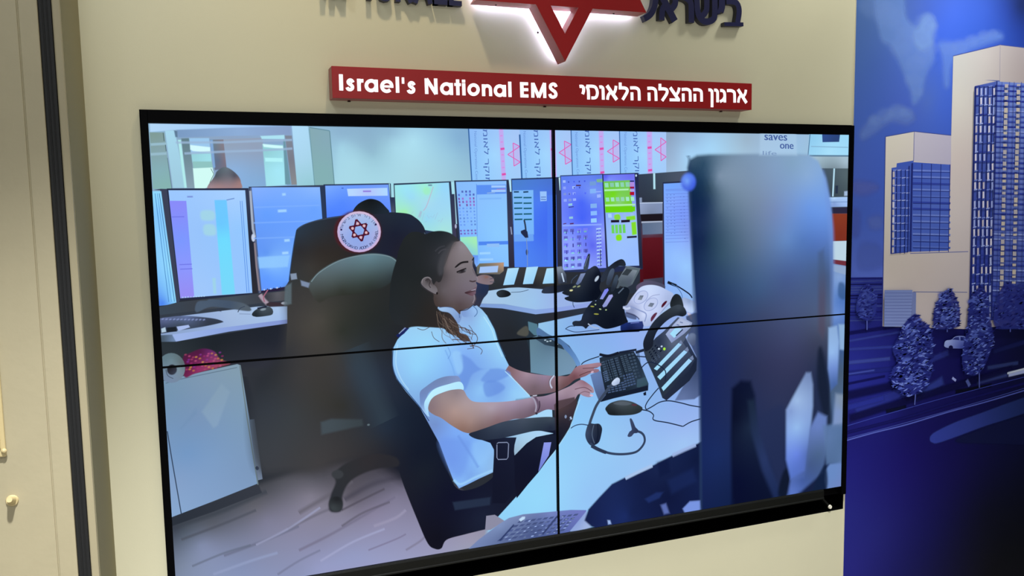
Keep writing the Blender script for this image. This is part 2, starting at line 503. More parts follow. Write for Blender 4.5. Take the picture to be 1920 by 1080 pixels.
o = bobj('bottom_rail', bm, M_ledge, bevel=0.0006); keep(o, vw)
bm = bmesh.new()
prism(bm, [(1.128, Z(-0.722)), (1.136, Z(-0.722)), (1.176, Z(-0.762)), (1.168, Z(-0.766))], -0.004, 0.02)
box(bm, 1.122, 1.134, -0.004, 0.02, Z(-0.728), Z(-0.716))
o = bobj('mounting_bracket', bm, M_ledge); keep(o, vw)
bm = bmesh.new(); bmesh.ops.create_cone(bm, cap_ends=True, segments=20, radius1=0.008, radius2=0.007, depth=0.006, matrix=Matrix.Translation((1.170, -0.006, Z(-0.764))) @ Matrix.Rotation(math.pi / 2, 4, 'X'))
o = bobj('bracket_cap', bm, M_white); keep(o, vw); o['label'] = 'small white cap on the bracket in the corner gap'

PICTURE = [
    ('room_background', 'lit picture of an emergency call office with a person in white at a desk', [('P',[-1226,696,1247,710,1252,-723,-1262,-701],(42,46,54),0,1.4,1),
('P',[-833,692,1247,710,1245,346,-845,396],[[-686,663,144,182,210],[-590,668,140,180,206],[-688,624,162,210,230],[-650,584,168,216,232],[-592,608,147,191,210],[-607,645,143,182,206],[-467,647,174,224,242],[-460,585,170,218,234],[-526,633,168,216,234],[-533,665,144,184,210],[-321,648,132,176,212],[-348,602,152,200,224],[-323,535,154,198,218],[-692,529,168,216,232],[-562,536,166,214,230],[-445,527,168,212,226],[444,664,142,166,196],[458,587,156,184,216],[539,658,152,188,224],[616,634,166,214,248],[518,606,168,214,250],[763,660,156,182,204],[741,617,164,196,220],[857,617,160,192,224],[999,663,156,192,226],[1013,589,156,196,224],[1150,579,168,196,208]],0,1.5,1),
('P',[-811,654,-749,681,-605,693,-592,600,-687,644,-724,513,-817,514],(138,176,204),1,30.8,0.35)]),
    ('glazed_partition', 'glass partition with bright windows shown at upper left of the screen', [('P',[-1223,692,-828,692,-818,496,-1229,494],[[-1187,656,140,180,208],[-1129,583,138,162,192],[-977,614,142,164,196],[-936,553,136,176,216],[-938,514,130,168,208]],0,1.4,1),
('P',[-1214,684,-826,683,-827,675,-1146,666,-1214,659],[[-1206,679,180,216,248],[-1018,674,164,204,248],[-841,673,142,176,220]],0,4.2,1),
('P',[-1146,666,-1014,674,-831,682,-831,656,-985,652,-1142,645],[[-1132,657,124,156,196],[-975,664,142,174,216],[-841,669,136,160,200]],0,4.3,1),
('P',[-1214,659,-1176,659,-1166,502,-1214,502],[[-1201,649,128,156,152],[-1190,612,134,164,172],[-1193,553,134,176,184],[-1181,516,134,180,178]],0,1.4,1),
('L',[-1214,625,-1170,628],7,(152,188,204),0,2.8,1),
('L',[-1216,598,-1172,601],7.1,(152,188,204),0,2.8,1),
('L',[-1179,658,-1178,635],1.7,(76,100,108),0,0,1),
('L',[-1175,625,-1174,607],1.7,(76,100,108),0,0,1),
('L',[-1172,589,-1165,503],1.7,(100,132,140),0,0,1),
('P',[-1174,665,-1149,666,-1127,504,-1162,504],[[-1171,656,168,216,238],[-1153,524,160,204,224]],0,2.8,1),
('P',[-1151,666,-1142,664,-1142,645,-1148,645],(96,124,152),0,2.9,1),
('P',[-1142,640,-1134,640,-1125,504,-1132,504],(178,236,238),0,2.9,1),
('P',[-1133,644,-1111,645,-1104,503,-1125,504],[[-1119,635,100,128,138],[-1112,508,136,160,176]],0,2.9,1),
('P',[-1113,644,-1059,645,-1057,602,-1110,601],(156,200,238),0,2.9,1),
('P',[-1112,625,-1057,619,-1057,603,-1104,608,-1111,612],(214,251,255),0,2.9,1),
('P',[-1110,603,-1056,602,-1055,577,-1108,577],[[-1100,598,152,212,222],[-1065,583,160,224,234]],0,2.9,1),
('P',[-1108,579,-1055,579,-1052,560,-1107,560],(144,196,194),0,2.9,1),
('P',[-1107,560,-1054,562,-1051,542,-1064,508,-1078,503,-1105,503],(210,252,246),0,2.2,1),
('L',[-1059,559,-1052,543,-1064,519],1.5,(58,92,100),0,0,1),
('P',[-1058,641,-1021,642,-1016,559,-1049,553],[[-1049,628,108,128,144],[-1037,583,98,112,138],[-1020,628,138,128,136],[-1017,583,132,116,126]],0,2.9,1),
('P',[-1058,641,-1050,641,-1047,562,-1052,557],(128,168,216),0,2.9,1),
('P',[-1021,642,-914,648,-905,502,-1013,502],[[-1006,628,148,164,186],[-933,614,146,162,188],[-995,553,140,178,222],[-923,522,132,172,214]],0,1.5,1),
('P',[-921,652,-851,656,-851,644,-917,644],(174,228,244),0,3,1),
('P',[-915,629,-857,628,-852,510,-910,507],[[-904,606,148,208,216],[-876,553,166,232,248],[-893,514,164,228,240]],0,3,1),
('P',[-917,630,-857,624,-855,615,-912,621],(208,252,255),0,3,1),
('P',[-911,590,-859,589,-859,578,-910,579],(180,244,250),0,3,1),
('P',[-856,644,-851,644,-840,511,-856,511],(108,152,168),0,3,1),
('P',[-851,656,-831,656,-821,510,-838,510],[[-842,642,128,136,152],[-837,584,122,124,136],[-828,514,138,140,144]],0,3.1,1),
('L',[-1148,631,-1016,633,-922,638,-831,642],6.4,(156,184,216),0,2.9,0.75),
('L',[-1127,601,-1017,607,-918,611,-831,617],6.5,(156,184,216),0,2.9,0.75),
('P',[-830,689,-784,686,-771,502,-822,503],[[-819,661,176,220,248],[-807,584,170,214,238],[-786,513,152,204,216]],0,1.5,1),
('P',[-780,679,-721,670,-713,505,-771,505],[[-773,662,134,170,180],[-732,639,134,170,184],[-746,552,132,176,180]],0,1.5,1),
('L',[-780,679,-721,670],3.1,(108,148,164),0,0,1),
('L',[-721,670,-713,511],2.2,(92,132,144),0,1.6,1),
('L',[-780,677,-771,505],1.9,(108,152,164),0,1.5,1)]),
    ('person', 'head of a short haired person bending behind the monitors on the screen', [('P',[-1069.2,499.1,-1049.8,537.4,-1043.2,551.2,-1026.5,562.5,-1013.3,561.3,-996.2,549.5,-983.5,534,-979.2,518.4,-983.7,499.8],[[-1046,538,76,85,96],[-1016,559,104,116,126],[-996,538,82,82,96],[-1040,511,156,128,132],[-1019,515,144,124,132],[-983,519,156,124,124],[-1008,530,116,112,122],[-1061,508,160,136,144]],1,2.2,1)]),
    ('rollup_banner', 'white roll-up banner with blue sideways writing and pink star shown on the screen', [('P',[-288,694,-114,693,-109,500,-281,501],[[-280,652,140,188,248],[-282,552,140,196,252],[-204,602,162,214,255],[-125,645,168,200,248],[-126,551,164,204,250]],0,1.7,1),
('P',[-186,690,-171,690,-164,509,-179,509],(196,168,240),0,3.5,0.9),
('T', 'National Operations Center', [-268.8, 675.5, 1.5, -166, 8.9, 0.1], (108, 148, 216)),
('T', 'מוקד לאומי', [-240, 689.3, 6.8, -180, 16.1, 0.3], (72, 104, 180)),
('L',[-182,682,-173,683],3.1,(216,136,224),0,1.7,1),
('L',[-182,662,-173,663],3.2,(216,136,224),0,1.8,1),
('L',[-181,642,-172,643],3.2,(216,136,224),0,1.8,1),
('L',[-182,620,-167,622],7,(220,80,172),0,1.8,1),
('L',[-179,602,-170,602],3.2,(216,136,224),0,1.8,1),
('L',[-178,581,-169,582],3.2,(216,136,224),0,1.8,1),
('L',[-178,561,-168,562],3.2,(216,136,224),0,1.8,1),
('L',[-179,539,-164,541],7.1,(220,80,172),0,1.8,1),
('L',[-176,521,-167,522],3.2,(216,136,224),0,1.8,1),
('P',[-157,603,-115,629,-114,579],(200,168,236),0,1.8,0.5),
('P',[-138,640,-136,618,-115,629],(200,160,232),0,0,0.5),
('P',[-136,566,-137,589,-114,579],(200,160,232),0,0,0.5),
('L',[-138,640,-136,566],2.7,(220,96,184),0,0,1),
('L',[-157,603,-115,629],2.6,(220,96,184),0,0,1),
('L',[-157,603,-114,579],2.6,(220,96,184),0,0,1),
('L',[-138,640,-115,629],2.7,(220,96,184),0,0,1),
('L',[-136,566,-114,579],2.7,(220,96,184),0,0,1)]),
    ('rollup_banner', 'white roll-up banner with blue sideways writing and pink star shown on the screen', [('P',[-115,693,68,694,72,498,-109,500],[[-107,654,140,188,248],[-109,551,140,196,252],[-26,603,162,214,255],[58,647,168,200,248],[57,551,164,204,250]],0,1.8,1),
('P',[-10,691,11,692,15,508,-5,508],(196,168,240),0,3.6,0.9),
('T', 'National Operations Center', [-101.8, 678, 4.6, -164.5, 9.3, 0.1], (108, 148, 216)),
('T', 'מוקד לאומי', [-66.2, 690.5, 10.3, -182.5, 16.9, 0.3], (72, 104, 180)),
('L',[-6,683,4,684],3.3,(216,136,224),0,1.8,1),
('L',[-5,663,4,664],3.3,(216,136,224),0,1.8,1),
('L',[-5,642,5,643],3.3,(216,136,224),0,1.8,1),
('L',[-6,620,9,622],7.3,(220,80,172),0,1.8,1),
('L',[-4,601,6,602],3.3,(216,136,224),0,1.8,1),
('L',[-3,581,6,582],3.3,(216,136,224),0,1.8,1),
('L',[-3,560,7,561],3.3,(216,136,224),0,1.8,1),
('L',[-4,538,11,540],7.3,(220,80,172),0,1.8,1),
('L',[-2,520,8,520],3.3,(216,136,224),0,1.8,1),
('P',[23,610,68,637,70,584],(200,168,236),0,1.8,0.5),
('P',[43,648,45,625,68,637],(200,160,232),0,0,0.5),
('P',[46,572,44,595,70,584],(200,160,232),0,0,0.5),
('L',[43,648,46,572],2.7,(220,96,184),0,0,1),
('L',[23,610,68,637],2.7,(220,96,184),0,0,1),
('L',[23,610,70,584],2.7,(220,96,184),0,0,1),
('L',[43,648,68,637],2.7,(220,96,184),0,0,1),
('L',[46,572,70,584],2.8,(220,96,184),0,0,1)]),
    ('rollup_banner', 'white roll-up banner with blue sideways writing and pink star shown on the screen', [('P',[68,694,247,696,251,497,72,498],[[77,656,140,188,248],[76,551,140,196,252],[156,604,162,214,255],[237,649,168,200,248],[236,551,164,204,250]],0,1.8,1),
('P',[169,693,187,693,190,515,174,515],(196,168,240),0,3.7,0.9),
('T', 'National Operations Center', [82.4, 677.2, 6.1, -161.4, 9.7, 0.1], (108, 148, 216)),
('T', 'מוקד לאומי', [117.7, 691.8, 8.2, -176.2, 17.7, 0.3], (72, 104, 180)),
('L',[173,684,183,685],3.4,(216,136,224),0,1.9,1),
('L',[173,664,183,665],3.4,(216,136,224),0,1.9,1),
('L',[174,645,184,646],3.4,(216,136,224),0,1.9,1),
('L',[172,623,188,625],7.5,(220,80,172),0,1.9,1),
('L',[175,605,185,606],3.4,(216,136,224),0,1.9,1),
('L',[176,586,186,586],3.4,(216,136,224),0,1.9,1),
('L',[176,566,186,567],3.4,(216,136,224),0,1.9,1),
('L',[174,544,190,546],7.6,(220,80,172),0,1.9,1),
('L',[177,526,187,527],3.4,(216,136,224),0,1.9,1),
('P',[201,615,246,642,247,592],(200,168,236),0,1.9,0.5),
('P',[223,654,223,632,246,642],(200,160,232),0,0,0.5),
('P',[223,579,223,601,247,592],(200,160,232),0,0,0.5),
('L',[223,654,223,579],2.8,(220,96,184),0,0,1),
('L',[201,615,246,642],2.8,(220,96,184),0,0,1),
('L',[201,615,247,592],2.8,(220,96,184),0,0,1),
('L',[223,654,246,642],2.8,(220,96,184),0,0,1),
('L',[223,579,247,592],2.9,(220,96,184),0,0,1)]),
    ('rollup_banner', 'white roll-up banner with blue sideways writing and pink star shown on the screen', [('P',[247,696,429,697,430,495,251,497],[[257,658,140,188,248],[257,551,140,196,252],[337,605,162,214,255],[418,651,168,200,248],[418,550,164,204,250]],0,1.9,1),
('P',[352,696,373,696,375,523,356,523],(196,168,240),0,3.9,0.9),
('T', 'National Operations Center', [265.5, 679.9, 1.3, -156.1, 10.2, 0.1], (108, 148, 216)),
('T', 'מוקד לאומי', [298.2, 694.7, 9.8, -171.1, 18.5, 0.3], (72, 104, 180)),
('L',[356,687,366,688],3.5,(216,136,224),0,1.9,1),
('L',[356,668,367,669],3.5,(216,136,224),0,1.9,1),
('L',[357,648,367,650],3.5,(216,136,224),0,1.9,1),
('L',[355,628,372,630],7.8,(220,80,172),0,1.9,1),
('L',[358,610,368,611],3.5,(216,136,224),0,1.9,1),
('L',[358,591,369,592],3.5,(216,136,224),0,1.9,1),
('L',[359,572,369,573],3.5,(216,136,224),0,2,1),
('L',[357,551,374,553],7.8,(220,80,172),0,2,1),
('L',[360,533,370,534],3.5,(216,136,224),0,2,1),
('P',[384,622,429,649,429,598],(200,168,236),0,0,0.5),
('P',[407,663,408,639,429,649],(200,160,232),0,0,0.5),
('P',[408,584,408,607,429,598],(200,160,232),0,0,0.5),
('L',[407,663,408,584],2.9,(220,96,184),0,0,1),
('L',[384,622,429,649],2.9,(220,96,184),0,0,1),
('L',[384,622,429,598],2.9,(220,96,184),0,0,1),
('L',[407,663,429,649],2.9,(220,96,184),0,0,1),
('L',[408,584,429,598],3,(220,96,184),0,0,1)]),
    ('banner_edge', 'dark blue edge line between the banners on the screen', [('L',[-288,688,-280,501],3.8,(44,92,156),0,1.7,1)]),
    ('banner_edge', 'dark blue edge line between the banners on the screen', [('L',[-115,668,-109,500],5.3,(44,92,156),0,1.8,1)]),
    ('banner_edge', 'dark blue edge line between the banners on the screen', [('L',[67,694,72,498],3.3,(44,92,156),0,1.8,1)]),
    ('banner_edge', 'dark blue edge line between the banners on the screen', [('L',[247,696,251,497],3.4,(44,92,156),0,1.9,1)]),
    ('dark_shelving', 'dark partition with white shelf and red panel shown behind the phones', [('P',[310,538,540,552,542,96,326,146],[[348,505,51,62,80],[475,523,74,84,102],[358,441,46,54,68],[411,459,56,66,78],[368,386,28,24,36],[368,349,90,108,136],[372,311,86,20,32],[372,181,76,15,24]],0,1.9,1),
('P',[322,442,415,442,415,403,326,401],[[326,432,148,164,200],[411,418,128,144,180],[368,404,120,134,164]],0,2,1),
('L',[322,440,415,440],3.1,(192,208,236),0,0,1),
('L',[330,374,415,375],5.9,(168,180,204),0,2,1),
('P',[326,401,415,401,415,377,330,377],(28,22,30),0,2,1),
('P',[333,370,415,372,415,332,335,331],[[347,353,92,110,140],[411,348,108,124,152]],0,2,1),
('P',[318,458,333,460,333,440,320,440],(136,152,184),0,3.9,1),
('P',[335,320,413,320,413,175,338,175],[[372,311,92,24,34],[372,190,72,12,20]],0,2,1),
('L',[381,543,382,486],7.8,(180,228,244),0,2.9,1),
('P',[338,175,417,179,417,132,338,136],[[347,167,76,72,92],[390,152,58,60,80]],0,2,1)]),
    ('office_monitor', 'narrow sliver of a bright monitor shown at the left edge of the screen', [('P',[-1220,500,-1190,498,-1167,176,-1160,192,-1178,503,-1193,503],(58,64,86),0,1.4,1),
('P',[-1196,502,-1176,503,-1158,192,-1170,171],(60,66,88),0,1.4,1),
('P',[-1221,497,-1193,497,-1170,177,-1219,174],[[-1211,480,144,216,255],[-1205,435,132,200,255],[-1183,284,148,220,255],[-1201,285,140,208,255],[-1178,193,144,216,255],[-1206,182,80,136,240]],0,1.4,1),
('L',[-1198,491,-1175,184],1.4,(44,88,144),0,0.9,1),
('L',[-1203,491,-1183,184],1.4,(92,156,216),0,0.9,1),
('L',[-1209,491,-1190,184],1.4,(60,120,184),0,0.9,1)]),
    ('office_monitor', 'monitor with purple and cyan columns shown at left on the screen', [('P',[-1178,504,-959,503,-945,192,-1161,187],(38,44,68),0,1.4,1),
('P',[-1174,499,-968,497,-963,198,-1159,193],[[-1155,485,156,200,255],[-998,483,168,208,255],[-1090,387,152,196,252],[-988,384,148,200,255],[-1098,219,160,200,252],[-982,213,150,196,255]],0,1.4,1),
('P',[-1173,470,-1129,469,-1122,194,-1159,193],[[-1150,456,138,140,250],[-1148,358,124,152,255],[-1138,282,140,152,255],[-1142,206,150,142,244]],0,1.4,1),
('P',[-1054,471,-1021,471,-1011,196,-1047,196],[[-1040,454,112,200,255],[-1039,401,108,200,255],[-1034,355,112,220,255],[-1026,216,120,216,250]],0,3,1),
('P',[-1090,439,-1058,438,-1058,414,-1090,414],(164,216,228),1,8.8,0.8),
('P',[-1085,399,-1058,398,-1056,371,-1085,372],(164,216,228),1,8.8,0.8),
('P',[-1071,249,-1062,248,-1062,199,-1070,199],(160,216,224),0,4.5,0.7),
('L',[-1170,424,-1136,424],2.3,(108,116,228),0,1.4,1),
('L',[-1157,289,-1123,289],2.3,(108,116,228),0,1.5,1),
('L',[-1156,276,-1122,276],2.3,(108,116,228),0,1.5,1),
('L',[-984,467,-978,199],1.5,(80,136,224),0,0.7,1),
('L',[-979,467,-972,199],1.5,(80,136,224),0,0.8,1),
('L',[-1127,480,-1110,480],4.4,(124,148,220),0,2.2,1),
('L',[-1022,469,-999,474],2.7,(108,144,208),0,1.5,1),
('L',[-1154,195,-1151,196],3.7,(184,220,255),0,1.5,1),
('L',[-1147,195,-1144,196],3.7,(184,220,255),0,1.5,1),
('L',[-1140,196,-1137,196],3.7,(184,220,255),0,1.5,1),
('L',[-1132,196,-1130,196],3.7,(184,220,255),0,1.5,1),
('L',[-1125,196,-1122,196],3.7,(184,220,255),0,1.5,1),
('L',[-1118,196,-1115,196],3.7,(184,220,255),0,1.5,1),
('L',[-1111,196,-1108,196],3.7,(184,220,255),0,1.5,1),
('L',[-1104,196,-1101,196],3.7,(184,220,255),0,1.5,1),
('L',[-1097,196,-1094,196],3.7,(184,220,255),0,1.5,1),
('P',[-969,498,-959,499,-945,191,-962,192],[[-966,461,52,60,84],[-960,353,36,40,56],[-955,212,44,44,52]],0,1.5,1)]),
    ('office_monitor', 'monitor with plain blue screen shown left of the large chair', [('P',[-959,507,-743,510,-738,394,-742,378,-861,204,-935,190,-947,192],(52,60,84),0,1.5,1),
('P',[-956,504,-951,505,-938,198,-944,192],(92,102,132),0,1.5,1),
('L',[-955,496,-953,384,-948,360],6,(168,180,200),0,2.3,1),
('E',[-953,359,5,0,0,-11],(200,212,236),3,1),
('L',[-950,345,-948,274,-943,203],4.6,(140,128,136),0,1.5,1),
('P',[-951,505,-756,504,-751,394,-869,211,-937,203],[[-939,499,132,176,255],[-772,498,138,184,255],[-912,429,102,160,255],[-774,442,108,164,255],[-916,351,104,156,248],[-917,312,98,152,244],[-903,285,140,196,255],[-920,242,98,156,255],[-876,224,100,158,255],[-838,396,106,160,255]],0,1.5,1),
('L',[-948,447,-758,450],3.8,(126,176,255),0,3,0.8),
('L',[-951,402,-760,404],3.8,(126,176,255),0,3,0.8),
('L',[-953,357,-762,358],3.8,(126,176,255),0,3,0.8),
('L',[-867,483,-855,484],7.7,(164,212,255),0,4.6,1),
('L',[-882,435,-854,436],7.7,(164,212,255),0,4.6,1),
('L',[-867,348,-849,349],7.7,(164,212,255),0,4.6,1),
('L',[-875,311,-854,312],7.7,(164,212,255),0,4.6,1),
('P',[-945,302,-849,305,-858,270,-942,269],(144,200,255),0,6.1,0.9),
('P',[-939,202,-867,212,-870,203,-939,191],(40,32,60),0,1.5,1),
('L',[-931,205,-927,206],4.6,(184,204,244),0,1.5,1),
('L',[-922,206,-918,207],4.6,(44,52,104),0,1.5,1),
('L',[-913,207,-908,208],4.6,(184,204,244),0,1.5,1),
('L',[-904,208,-899,208],4.7,(44,52,104),0,1.6,1),
('L',[-895,209,-890,210],4.7,(184,204,244),0,1.6,1),
('L',[-885,210,-881,210],4.7,(44,52,104),0,1.6,1),
('P',[-756,506,-743,509,-740,413,-753,407],(44,58,86),0,1.6,1)]),
    ('office_monitor', 'monitor behind the emblem chair shown with a white box on blue', [('P',[-746,512,-544,514,-536,418,-744,410],(42,54,84),0,1.6,1),
('P',[-741,508,-549,510,-543,419,-740,410],[[-732,502,120,168,255],[-563,504,116,160,248],[-694,457,86,138,255],[-727,426,80,132,255],[-565,447,100,144,255]],0,1.6,1),
('P',[-677,498,-553,500,-552,476,-674,476],[[-661,488,184,216,255],[-613,488,180,196,252],[-563,491,176,216,255]],0,1.6,1),
('L',[-629,490,-603,490],4.8,(148,132,224),0,1.6,1),
('L',[-693,500,-686,500],3.2,(68,104,200),0,1.6,1),
('P',[-548,513,-534,515,-534,469,-545,469],(164,220,234),0,1.6,1),
('P',[-545,513,-542,513,-542,469,-545,469],(44,56,84),0,0,1),
('P',[-546,471,-532,471,-529,418,-543,419],[[-539,463,44,56,84],[-535,430,76,84,104]],0,0,1)]),
    ('office_monitor', 'monitor with a pale map shown above the emblem chair', [('P',[-534,513,-350,519,-336,316,-501,338,-532,418],(44,56,84),0,1.6,1),
('P',[-531,508,-356,515,-350,351,-449,370,-529,422],[[-496,495,156,228,248],[-437,499,160,240,216],[-377,502,152,216,252],[-430,453,168,220,240],[-498,429,164,236,196],[-395,452,160,216,244],[-431,403,152,216,244],[-380,368,168,228,224],[-480,470,156,220,248]],0,1.6,1),
('L',[-408,502,-430,445,-442,428],2.7,(192,176,200),1,1.7,0.8),
('L',[-448,428,-457,407],6.7,(168,176,204),0,5,0.7),
('L',[-425,507,-411,507],5,(108,144,168),0,2.5,1),
('E',[-429,489,12,0,0,-12],(160,240,188),8.4,0.7),
('E',[-507,424,15,0,0,-8],(160,240,176),8.3,0.7),
('L',[-482,417,-473,427],1.7,(160,184,216),0,0.8,0.5),
('L',[-474,412,-466,402],1.7,(160,184,216),0,0.8,0.5),
('L',[-465,407,-457,409],1.7,(160,184,216),0,0.8,0.5),
('L',[-457,402,-448,415],1.7,(160,184,216),0,0.8,0.5),
('L',[-448,397,-439,422],1.7,(160,184,216),0,0.8,0.5),
('L',[-440,392,-431,396],1.7,(160,184,216),0,0.8,0.5),
('L',[-431,415,-423,403],1.7,(160,184,216),0,0.8,0.5),
('L',[-422,410,-414,409],1.7,(160,184,216),0,0.8,0.5),
('L',[-414,404,-405,416],1.7,(160,184,216),0,0.8,0.5),
('L',[-406,399,-396,422],1.7,(160,184,216),0,0.8,0.5),
('L',[-397,394,-388,397],1.7,(160,184,216),0,0.9,0.5),
('L',[-388,389,-379,404],1.7,(160,184,216),0,0.9,0.5),
('P',[-357,517,-341,518,-335,299,-348,340],[[-350,510,44,56,84],[-345,367,60,58,84]],0,1.7,1),
('P',[-350,517,-336,518,-337,478,-348,478],(168,224,240),0,1.7,1),
('E',[-338,377,3,0,0,-7],(176,184,216),1.7,1)]),
    ('office_monitor', 'monitor with rows of small icons shown behind the person in white', [('P',[-340,521,-156,523,-141,237,-327,245],(44,54,84),0,1.7,1),
('P',[-334,517,-164,519,-161,241,-320,248],[[-324,510,134,188,252],[-180,512,140,192,255],[-309,417,136,188,255],[-219,416,138,198,255],[-202,346,140,202,255],[-222,278,132,192,255],[-303,264,112,176,255]],0,1.7,1),
('P',[-266,506,-164,507,-164,478,-266,476],[[-262,493,90,144,244],[-172,492,92,144,240]],0,1.7,1),
('L',[-217,501,-166,501],7,(164,204,255),0,2.6,1),
('L',[-217,487,-166,487],7,(164,204,255),0,2.6,1),
('L',[-199,492,-168,493],1.8,(184,124,184),0,0.9,1),
('L',[-232,480,-203,482],3.5,(136,176,232),0,1.8,1),
('L',[-266,510,-268,246],1.7,(92,144,232),0,0.9,1),
('L',[-259,462,-181,463],5.2,(124,180,248),0,3.5,0.8),
('G',[-332,490,-270,491,-270,471,-330,470],5,2,0.55,0.7,(92,116,208),0.4,1),
('G',[-331,468,-270,469,-269,438,-328,438],5,3,0.5,0.75,(136,104,192),0.4,2),
('G',[-330,438,-269,438,-267,376,-326,375],5,6,0.5,0.55,(108,156,240),0.4,3),
('G',[-328,367,-267,367,-266,348,-326,348],5,2,0.55,0.6,(120,112,200),0.3,4),
('P',[-325,343,-268,343,-265,280,-319,282],[[-311,333,152,232,196],[-275,323,164,236,184],[-303,290,128,200,232]],0,3.5,1),
('P',[-319,285,-265,283,-266,245,-320,248],[[-294,272,92,144,244],[-295,255,136,184,248]],0,3.5,1),
('P',[-264,326,-160,325,-159,314,-264,314],(80,136,240),0,1.8,1),
('P',[-236,318,-192,318,-192,306,-236,308],(144,192,248),0,1.8,1),
('L',[-262,288,-222,288],7,(160,212,255),0,3.5,1),
('L',[-262,268,-213,267],7,(156,207,255),0,3.5,1),
('P',[-164,521,-148,522,-141,237,-161,237],[[-158,509,42,52,80],[-156,362,58,58,84],[-152,249,46,44,60]],0,1.8,1),
('P',[-156,522,-148,522,-147,483,-152,483],(180,228,248),0,1.8,1),
('L',[-152,371,-149,345],3.6,(152,164,196),0,1.8,1)]),
    ('office_monitor', 'monitor with green bars shown left of the centre seam', [('P',[-148,526,26,531,30,218,-142,230],(38,52,92),0,1.8,1),
('P',[-145,522,9,526,11,225,-141,233],[[-125,514,76,128,208],[-12,516,74,116,208],[-51,447,76,124,244],[-14,412,66,108,240],[-53,342,68,112,240],[-16,253,74,120,236],[-120,292,80,136,244]],0,1.8,1),
('P',[-144,488,-71,489,-71,343,-141,343],[[-126,474,128,188,248],[-90,413,120,184,252],[-118,361,120,180,248]],0,1.8,1),
('L',[-140,483,-121,483],4.6,(28,60,96),0,1.4,1),
('L',[-107,482,-88,483],4.7,(28,60,96),0,1.4,1),
('L',[-140,465,-110,465],4.6,(28,92,112),0,1.4,1),
('L',[-107,464,-77,464],4.7,(28,92,112),0,1.4,1),
('L',[-140,447,-110,447],4.6,(28,92,112),0,1.4,1),
('L',[-107,446,-77,446],4.7,(28,92,112),0,1.4,1),
('L',[-140,430,-110,430],4.7,(28,92,112),0,1.4,1),
('L',[-107,429,-77,429],4.7,(28,92,112),0,1.4,1),
('L',[-139,411,-110,411],4.7,(28,92,112),0,1.4,1),
('L',[-107,411,-77,411],4.7,(28,92,112),0,1.4,1),
('L',[-139,394,-110,394],4.7,(28,92,112),0,1.4,1),
('L',[-107,393,-77,393],4.7,(28,92,112),0,1.4,1),
('P',[-48,484,-24,484,-24,452,-47,451],(152,196,252),0,1.8,1),
('L',[-45,465,-26,465],2.5,(76,108,184),0,0.9,1),
('L',[-45,458,-26,457],2.5,(76,108,184),0,0.9,1),
('P',[-143,345,-72,344,-71,322,-142,322],(108,164,244),0,3.6,1),
('P',[-22,473,12,474,9,225,-24,226],(76,128,244),0,3.7,0.5),
('L',[-105,392,-101,371,-98,336],5.8,(44,56,80),1,1.8,1),
('P',[-118,356,-104,361,-94,354,-91,333,-102,333,-117,349],(36,44,72),0,1.8,1),
('E',[-97,286,4,0,0,-10],(44,56,100),1.8,1),
('L',[-98,333,-96,291,-96,238],2.2,(128,152,184),1,0.9,1),
('P',[10,528,26,530,31,218,13,219],[[15,508,42,52,80],[20,358,48,48,74],[23,242,42,42,56]],0,1.8,1),
('P',[20,529,26,530,26,486,23,486],(192,236,248),0,1.5,1)]),
    ('office_monitor', 'monitor full of blue icon tiles shown right of the centre seam', [('P',[25,536,184,541,202,207,28,215],(40,52,94),0,1.8,1),
('P',[28,533,180,538,193,222,30,220],[[46,527,92,128,240],[164,531,92,124,236],[65,498,108,132,252],[103,445,74,104,248],[103,391,70,100,248],[45,446,108,128,248],[143,480,124,156,248],[163,408,96,120,248],[63,321,140,160,255],[102,248,144,168,255],[142,300,92,104,240],[178,336,144,160,252]],0,1.8,1),
('G',[32,525,81,526,86,445,35,442],3,4,0.7,0.45,(142,166,255),0.5,5),
('G',[46,523,124,526,127,466,49,463],4,3,0.3,0.3,(72,92,216),0.6,6),
('G',[130,519,160,521,164,372,134,371],1,6,0.8,0.6,(132,180,248),0.5,7),
('G',[158,522,180,524,182,512,160,512],1,1,1,1,(124,180,144),0,0),
('L',[82,502,101,502],4.5,(80,48,88),0,1.5,1),
('L',[54,430,74,432],2.6,(48,56,120),0,0.9,1),
('G',[52,449,72,451,75,385,56,384],1,3,0.9,0.35,(140,192,216),0.5,8),
('L',[34,375,46,377],2.8,(92,44,96),0,0.9,1),
('L',[58,375,73,376],4.5,(92,44,96),0,1.5,1),
('L',[30,370,178,370],5.6,(140,168,255),0,2.2,1),
('L',[155,480,177,481],2.8,(160,184,255),0,1.9,1),
('G',[157,476,177,478,179,435,161,433],1,2,0.8,0.5,(144,168,252),0.4,9),
('G',[32,363,128,366,130,225,33,224],4,6,0.72,0.5,(108,116,224),0.5,10),
('G',[32,358,128,360,130,220,33,218],4,6,0.5,0.25,(136,208,228),0.6,11),
('G',[34,357,128,360,130,225,35,224],4,6,0.2,0.6,(84,88,200),0.7,12),
('G',[154,361,176,363,180,230,157,229],1,11,0.85,0.4,(168,200,255),0.3,13),
('G',[156,356,176,357,180,226,159,226],2,11,0.5,0.2,(64,80,192),0.3,14)]),
    ('office_monitor', 'monitor with bright lime green table shown beside the blue tiles', [('P',[180,540,316,544,334,211,194,204],(36,44,76),0,1.9,1),
('P',[184,537,303,540,321,224,200,226],[[194,530,92,100,240],[285,533,108,112,240],[204,522,124,144,252],[285,369,160,196,248],[223,280,156,192,255],[305,277,152,188,255],[213,389,144,180,248]],0,1.9,1),
('P',[184,515,285,519,297,409,191,409],[[224,506,112,192,96],[224,472,116,220,28],[244,446,136,208,128],[264,417,112,212,16]],0,1.9,1),
('G',[186,510,285,513,287,495,188,494],5,1,0.75,0.9,(144,216,184),0.2,15),
('L',[187,485,281,487],5.7,(176,240,184),0,1.9,1),
